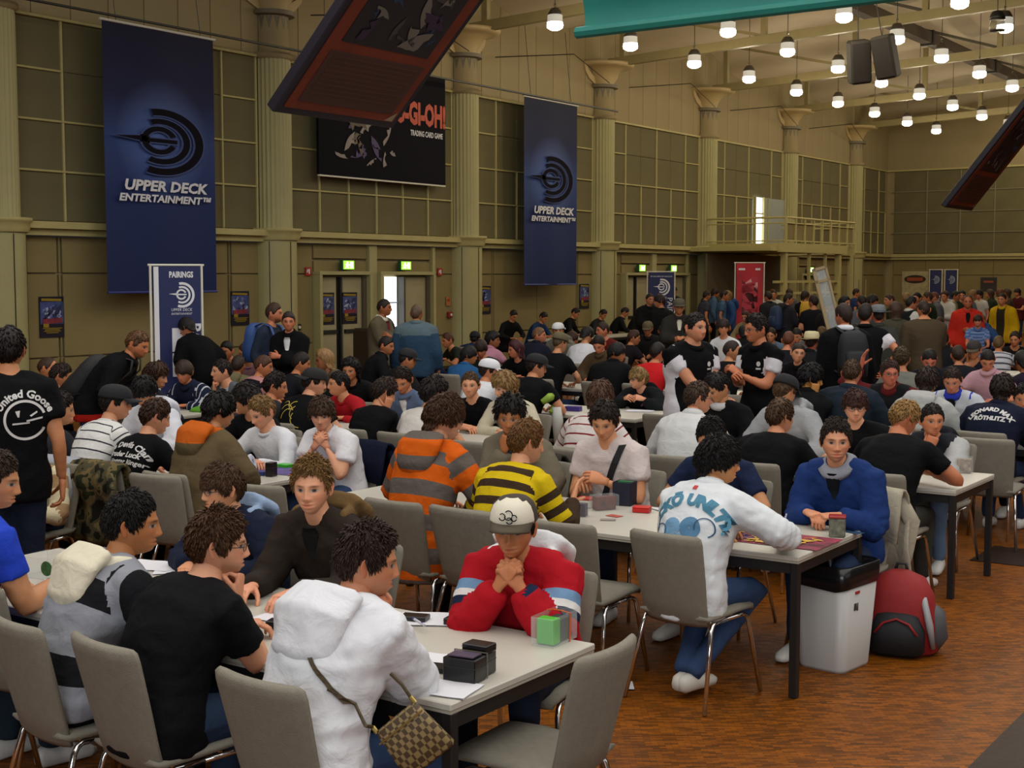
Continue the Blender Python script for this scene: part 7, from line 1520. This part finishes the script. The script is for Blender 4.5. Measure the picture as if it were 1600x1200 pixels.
# jackets hung on chairs
def hung(x, y, rz, label, m, w=.25, drop=.5, cat='jacket', zt=.88):
    j = empty('hung_jacket', (x, y, 0), R_(rz), label, cat)
    nx, nz = 18, 16; V = []; F = []
    prof = [(-.20, zt-.28), (-.24, zt-.12), (-.262, zt-.02), (-.285, zt+.012), (-.325, zt+.005), (-.365, zt-.03)]+[(-.375-.02*math.sin(k), zt-.03-drop*k/9) for k in range(1, 10)]
    for q, (a, b) in enumerate(prof):
        for i in range(nx+1):
            u = -1+2*i/nx; ww = w*(1+.12*max(0, q-5)/9); V.append((a-.03*u*u*0+.035*u*u+.014*math.sin(u*9+q*.5)*min(1, q/5), ww*u, b+.02*math.sin(u*7)*(q > 10)-.015*u*u))
    k = len(prof); F = [(q*(nx+1)+i, q*(nx+1)+i+1, (q+1)*(nx+1)+i+1, (q+1)*(nx+1)+i) for q in range(k-1) for i in range(nx)]
    me = MB().add(V, F).mesh('jacket_body', m, True); fattr(me, 'ca', np.zeros((len(me.vertices), 4))); o = link('jacket_body', me, j); md = o.modifiers.new('s', 'SOLIDIFY'); md.thickness = .018; md.offset = 0
    for sy in (1, -1):
        V, F = loft([(-.345, sy*w*.8, zt-.06), (-.385, sy*(w+.01), zt-.2), (-.39, sy*(w*.9), zt-.40), (-.385, sy*w*.8, zt-.52)], [(.04, .03), (.05, .03), (.045, .028), (.035, .02)], n=10); me = mesh_np('sleeve', V, F, m); fattr(me, 'ca', np.zeros((len(V), 4))); link('sleeve', me, j)
    return j
rt = lambda p: p['root'].location
hung(rt(fleece).x-.07, rt(fleece).y, 180, 'beige jacket hung over the chair of the blue fleece man', cloth('a8a08c'), drop=.55)
hung(rt(clasp).x-.07, rt(clasp).y, 180, 'navy jacket with pink piping hung over the chair behind the clasped hands', cloth('12162a'), w=.27, drop=.6)
hung(7.55, 5.25, 180, 'dark grey jacket hung over the chair facing the yellow stripes', cloth('35332e'), w=.26)
hung(rt(clan).x+.07, rt(clan).y, 0, 'camouflage jacket hung over the chair of the lettered black t-shirt man', cloth('3a3826', camo=('1e1c14', '4a4430', '6a5c3c', '2c3020')), w=.25)
hung(rt(strip).x+.07, rt(strip).y, 0, 'pale grey jacket hung over the chair of the thin striped jersey', cloth('9a9ca4'), w=.24)
hung(rt(glboy).x-.07, rt(glboy).y, 180, 'light blue jacket hung over the chair of the boy with glasses', cloth('7a90b0'), w=.2, drop=.3, zt=.90) if False else None
# --- on the floor: bin, backpack, papers, bag
q = at_z(1305, 1052, 0); wb = empty('waste_bin', (q[0]+.16, q[1]+.07, 0), R_(-8), 'tall white plastic waste bin with black liner beside the second table', 'bin')
def rrect(a, b, r, n=6):
    P = []
    for cx, cy, a0 in ((a-r, b-r, 0), (-a+r, b-r, 90), (-a+r, -b+r, 180), (a-r, -b+r, 270)):
        for k in range(n+1): t = R_(a0+90*k/n); P.append((cx+r*math.cos(t), cy+r*math.sin(t)))
    return P
def rings(levels):
    V = []; F = []; n = None
    for a, b, r, z in levels: P = rrect(a, b, r); n = len(P); V += [(x, y, z) for x, y in P]
    for k in range(len(levels)-1): F += [(k*n+i, k*n+(i+1) % n, (k+1)*n+(i+1) % n, (k+1)*n+i) for i in range(n)]
    F.append(tuple(range(n))[::-1]); return V, F
MB().add(*rings([(.155, .135, .05, 0), (.16, .14, .055, .02), (.20, .17, .06, .60), (.19, .16, .06, .60), (.15, .13, .05, .05)])).build('bin_body', mat('bin_white', 'b9b7b2', .4), wb, True)
V, F = rings([(.198, .168, .06, .49), (.206, .176, .06, .53), (.208, .178, .06, .62), (.195, .165, .06, .628), (.185, .155, .055, .60), (.16, .14, .05, .40)]); V = [(x*(1+.02*math.sin(9*math.atan2(y, x)+z*20)), y*(1+.02*math.sin(9*math.atan2(y, x)+z*20)), z+(.014*math.sin(5*math.atan2(y, x)) if z < .50 else 0)) for x, y, z in V]
MB().add(V, F[:-1]).build('bin_liner', mat('liner_black', '101012', .25), wb, True)
MB().box((-.06, -.1655, .47), (.045, .004, .016)).build('red_badge', mat('badge_red2', 'a82a24', .4), wb); MB().box((-.07, -.158, .40), (.03, .004, .07)).box((-.045, -.158, .39), (.012, .004, .06)).build('pictogram', mat('sticker_ink', '3a3a38', .5), wb)
q = at_z(1398, 1030, 0); rb = empty('backpack', (q[0]+.20, q[1]+.04, 0), R_(12), 'red and black backpack standing on the floor beside the waste bin', 'backpack')
MR = mat('pack_red', '8a1414', .7, bump=.4, bscale=18); MK = mat('pack_black', '131315', .7, bump=.3, bscale=18); MG = mat('pack_grey', '4a4a4c', .6)
V, F = loft([(0, 0, .0), (0, 0, .03), (-.01, 0, .18), (-.02, 0, .34), (-.03, 0, .44), (-.04, 0, .485)], [(.16, .10), (.185, .13), (.18, .135), (.16, .12), (.12, .085), (.05, .03)], n=20, side=(0, 1, 0), power=2.6); MB().add(V, F).build('main_compartment', MR, rb, True)
V, F = loft([(-.10, 0, .01), (-.12, 0, .04), (-.13, 0, .16), (-.115, 0, .24), (-.10, 0, .27)], [(.10, .03), (.13, .06), (.13, .062), (.10, .045), (.04, .02)], n=16, side=(0, 1, 0), power=2.8); MB().add(V, F).build('front_pocket', MK, rb, True)
MB().tube([(-.19, -.10, .15), (-.18, -.06, .21), (-.172, 0, .235), (-.18, .06, .21), (-.19, .10, .15)], .007, 6).build('pocket_piping', MR, rb, True)
for sy in (1, -1): MB().tube([(-.03, sy*.10, .42), (-.115, sy*.125, .32), (-.13, sy*.15, .2), (-.10, sy*.165, .06)], [.012, .016, .018, .012], 8).build('silver_strip', mat('pack_silver', '9a9a9c', .4), rb, True)
V, F = loft([(.02, -.15, .02), (.01, -.175, .10), (.0, -.165, .24), (-.01, -.13, .30)], [(.05, .03), (.08, .05), (.07, .045), (.03, .02)], n=12, side=(1, 0, 0)); MB().add(V, F).build('side_pocket', MG, rb, True)
MB().tube([(.0, -.03, .47), (.0, -.02, .52), (.0, .02, .52), (.0, .03, .47)], .009, 6).build('carry_handle', MK, rb, True)
prop(MB().box((0, 0, .001), (.13, .09, .002)).build('paper_sheet', PAPER, None, False, tuple(at_z(976, 1071, .009)), (0, 0, .6)), 'white slip of paper lying on the wooden floor', 'paper')
hbm, N, L, B = newmat('monogram'); tc = N.new('ShaderNodeTexCoord'); mp = N.new('ShaderNodeMapping'); mp.inputs['Rotation'].default_value = (0, 0, .785); mp.inputs['Scale'].default_value = (50, 50, 50); L.new(tc.outputs['Generated'], mp.inputs[0]) if False else L.new(tc.outputs['Object'], mp.inputs[0])
ck = N.new('ShaderNodeTexChecker'); ck.inputs['Scale'].default_value = 1; ck.inputs[1].default_value = (*srgb('8f7a50'), 1); ck.inputs[2].default_value = (*srgb('4c3a24'), 1); L.new(mp.outputs[0], ck.inputs[0]); L.new(ck.outputs[0], B.inputs['Base Color']); B.inputs['Roughness'].default_value = .6
q = at_x(644, 1152, 3.31); hb = empty('handbag', tuple(q), R_(-40), 'small brown monogram shoulder bag hanging beside the white hooded jacket', 'handbag'); hb.rotation_euler = (0, R_(-40), R_(-62))
V, F = loft([(0, 0, -.10), (0, 0, -.09), (0, 0, .07), (0, 0, .085)], [(.09, .012), (.10, .026), (.085, .02), (.08, .012)], n=16, side=(1, 0, 0), power=4); MB().add(V, F).build('bag_body', hbm, hb, True)
MB().tube([(-.09, -.024, .05), (.09, -.024, .05)], .003, 6).build('zip', mat('brass', 'b09858', .3, metal=1.), hb)
for sx in (-1, 1): MB().tube([(sx*.08, 0, .08), (sx*.08, 0, .105)], .008, 8).build('strap_ring', mat('brass', 'b09858', .3, metal=1.), hb)
MW = Matrix.Translation(hb.location) @ hb.rotation_euler.to_matrix().to_4x4(); MG_ = Matrix.Translation(whood['root'].location) @ Matrix.Rotation(whood['Y'], 4, 'Z')
e_ = max((v.co for v in STRAP.data.vertices), key=lambda c: -c.z); e0 = min((v.co for v in STRAP.data.vertices), key=lambda c: abs(c.z-e_.z-.05)); loc_ = lambda c: np.array(MW.inverted() @ (MG_ @ Vector(c)))
p1_ = loc_(e_); p3_ = np.array([-.08, 0, .105]); w1 = MG_ @ e_; w3 = MW @ Vector((-.08, 0, .105)); p2_ = np.array(MW.inverted() @ ((w1+w3)/2+Vector((-.05, -.05, -.01))))
MB().tube([loc_(e0), p1_, p2_, p3_], .006, 6).tube([(.08, 0, .10), (.085, .0, .15), (.075, .01, .20)], .006, 6).build('strap', mat('strap_brown', '4a3c24', .7, var=.4, vscale=60), hb)
rb.scale = (1.15, 1.15, .95); wb.scale = (1, 1, .92)
for s_ in list(bpy.data.scenes):
    if s_ != SC: bpy.data.scenes.remove(s_)
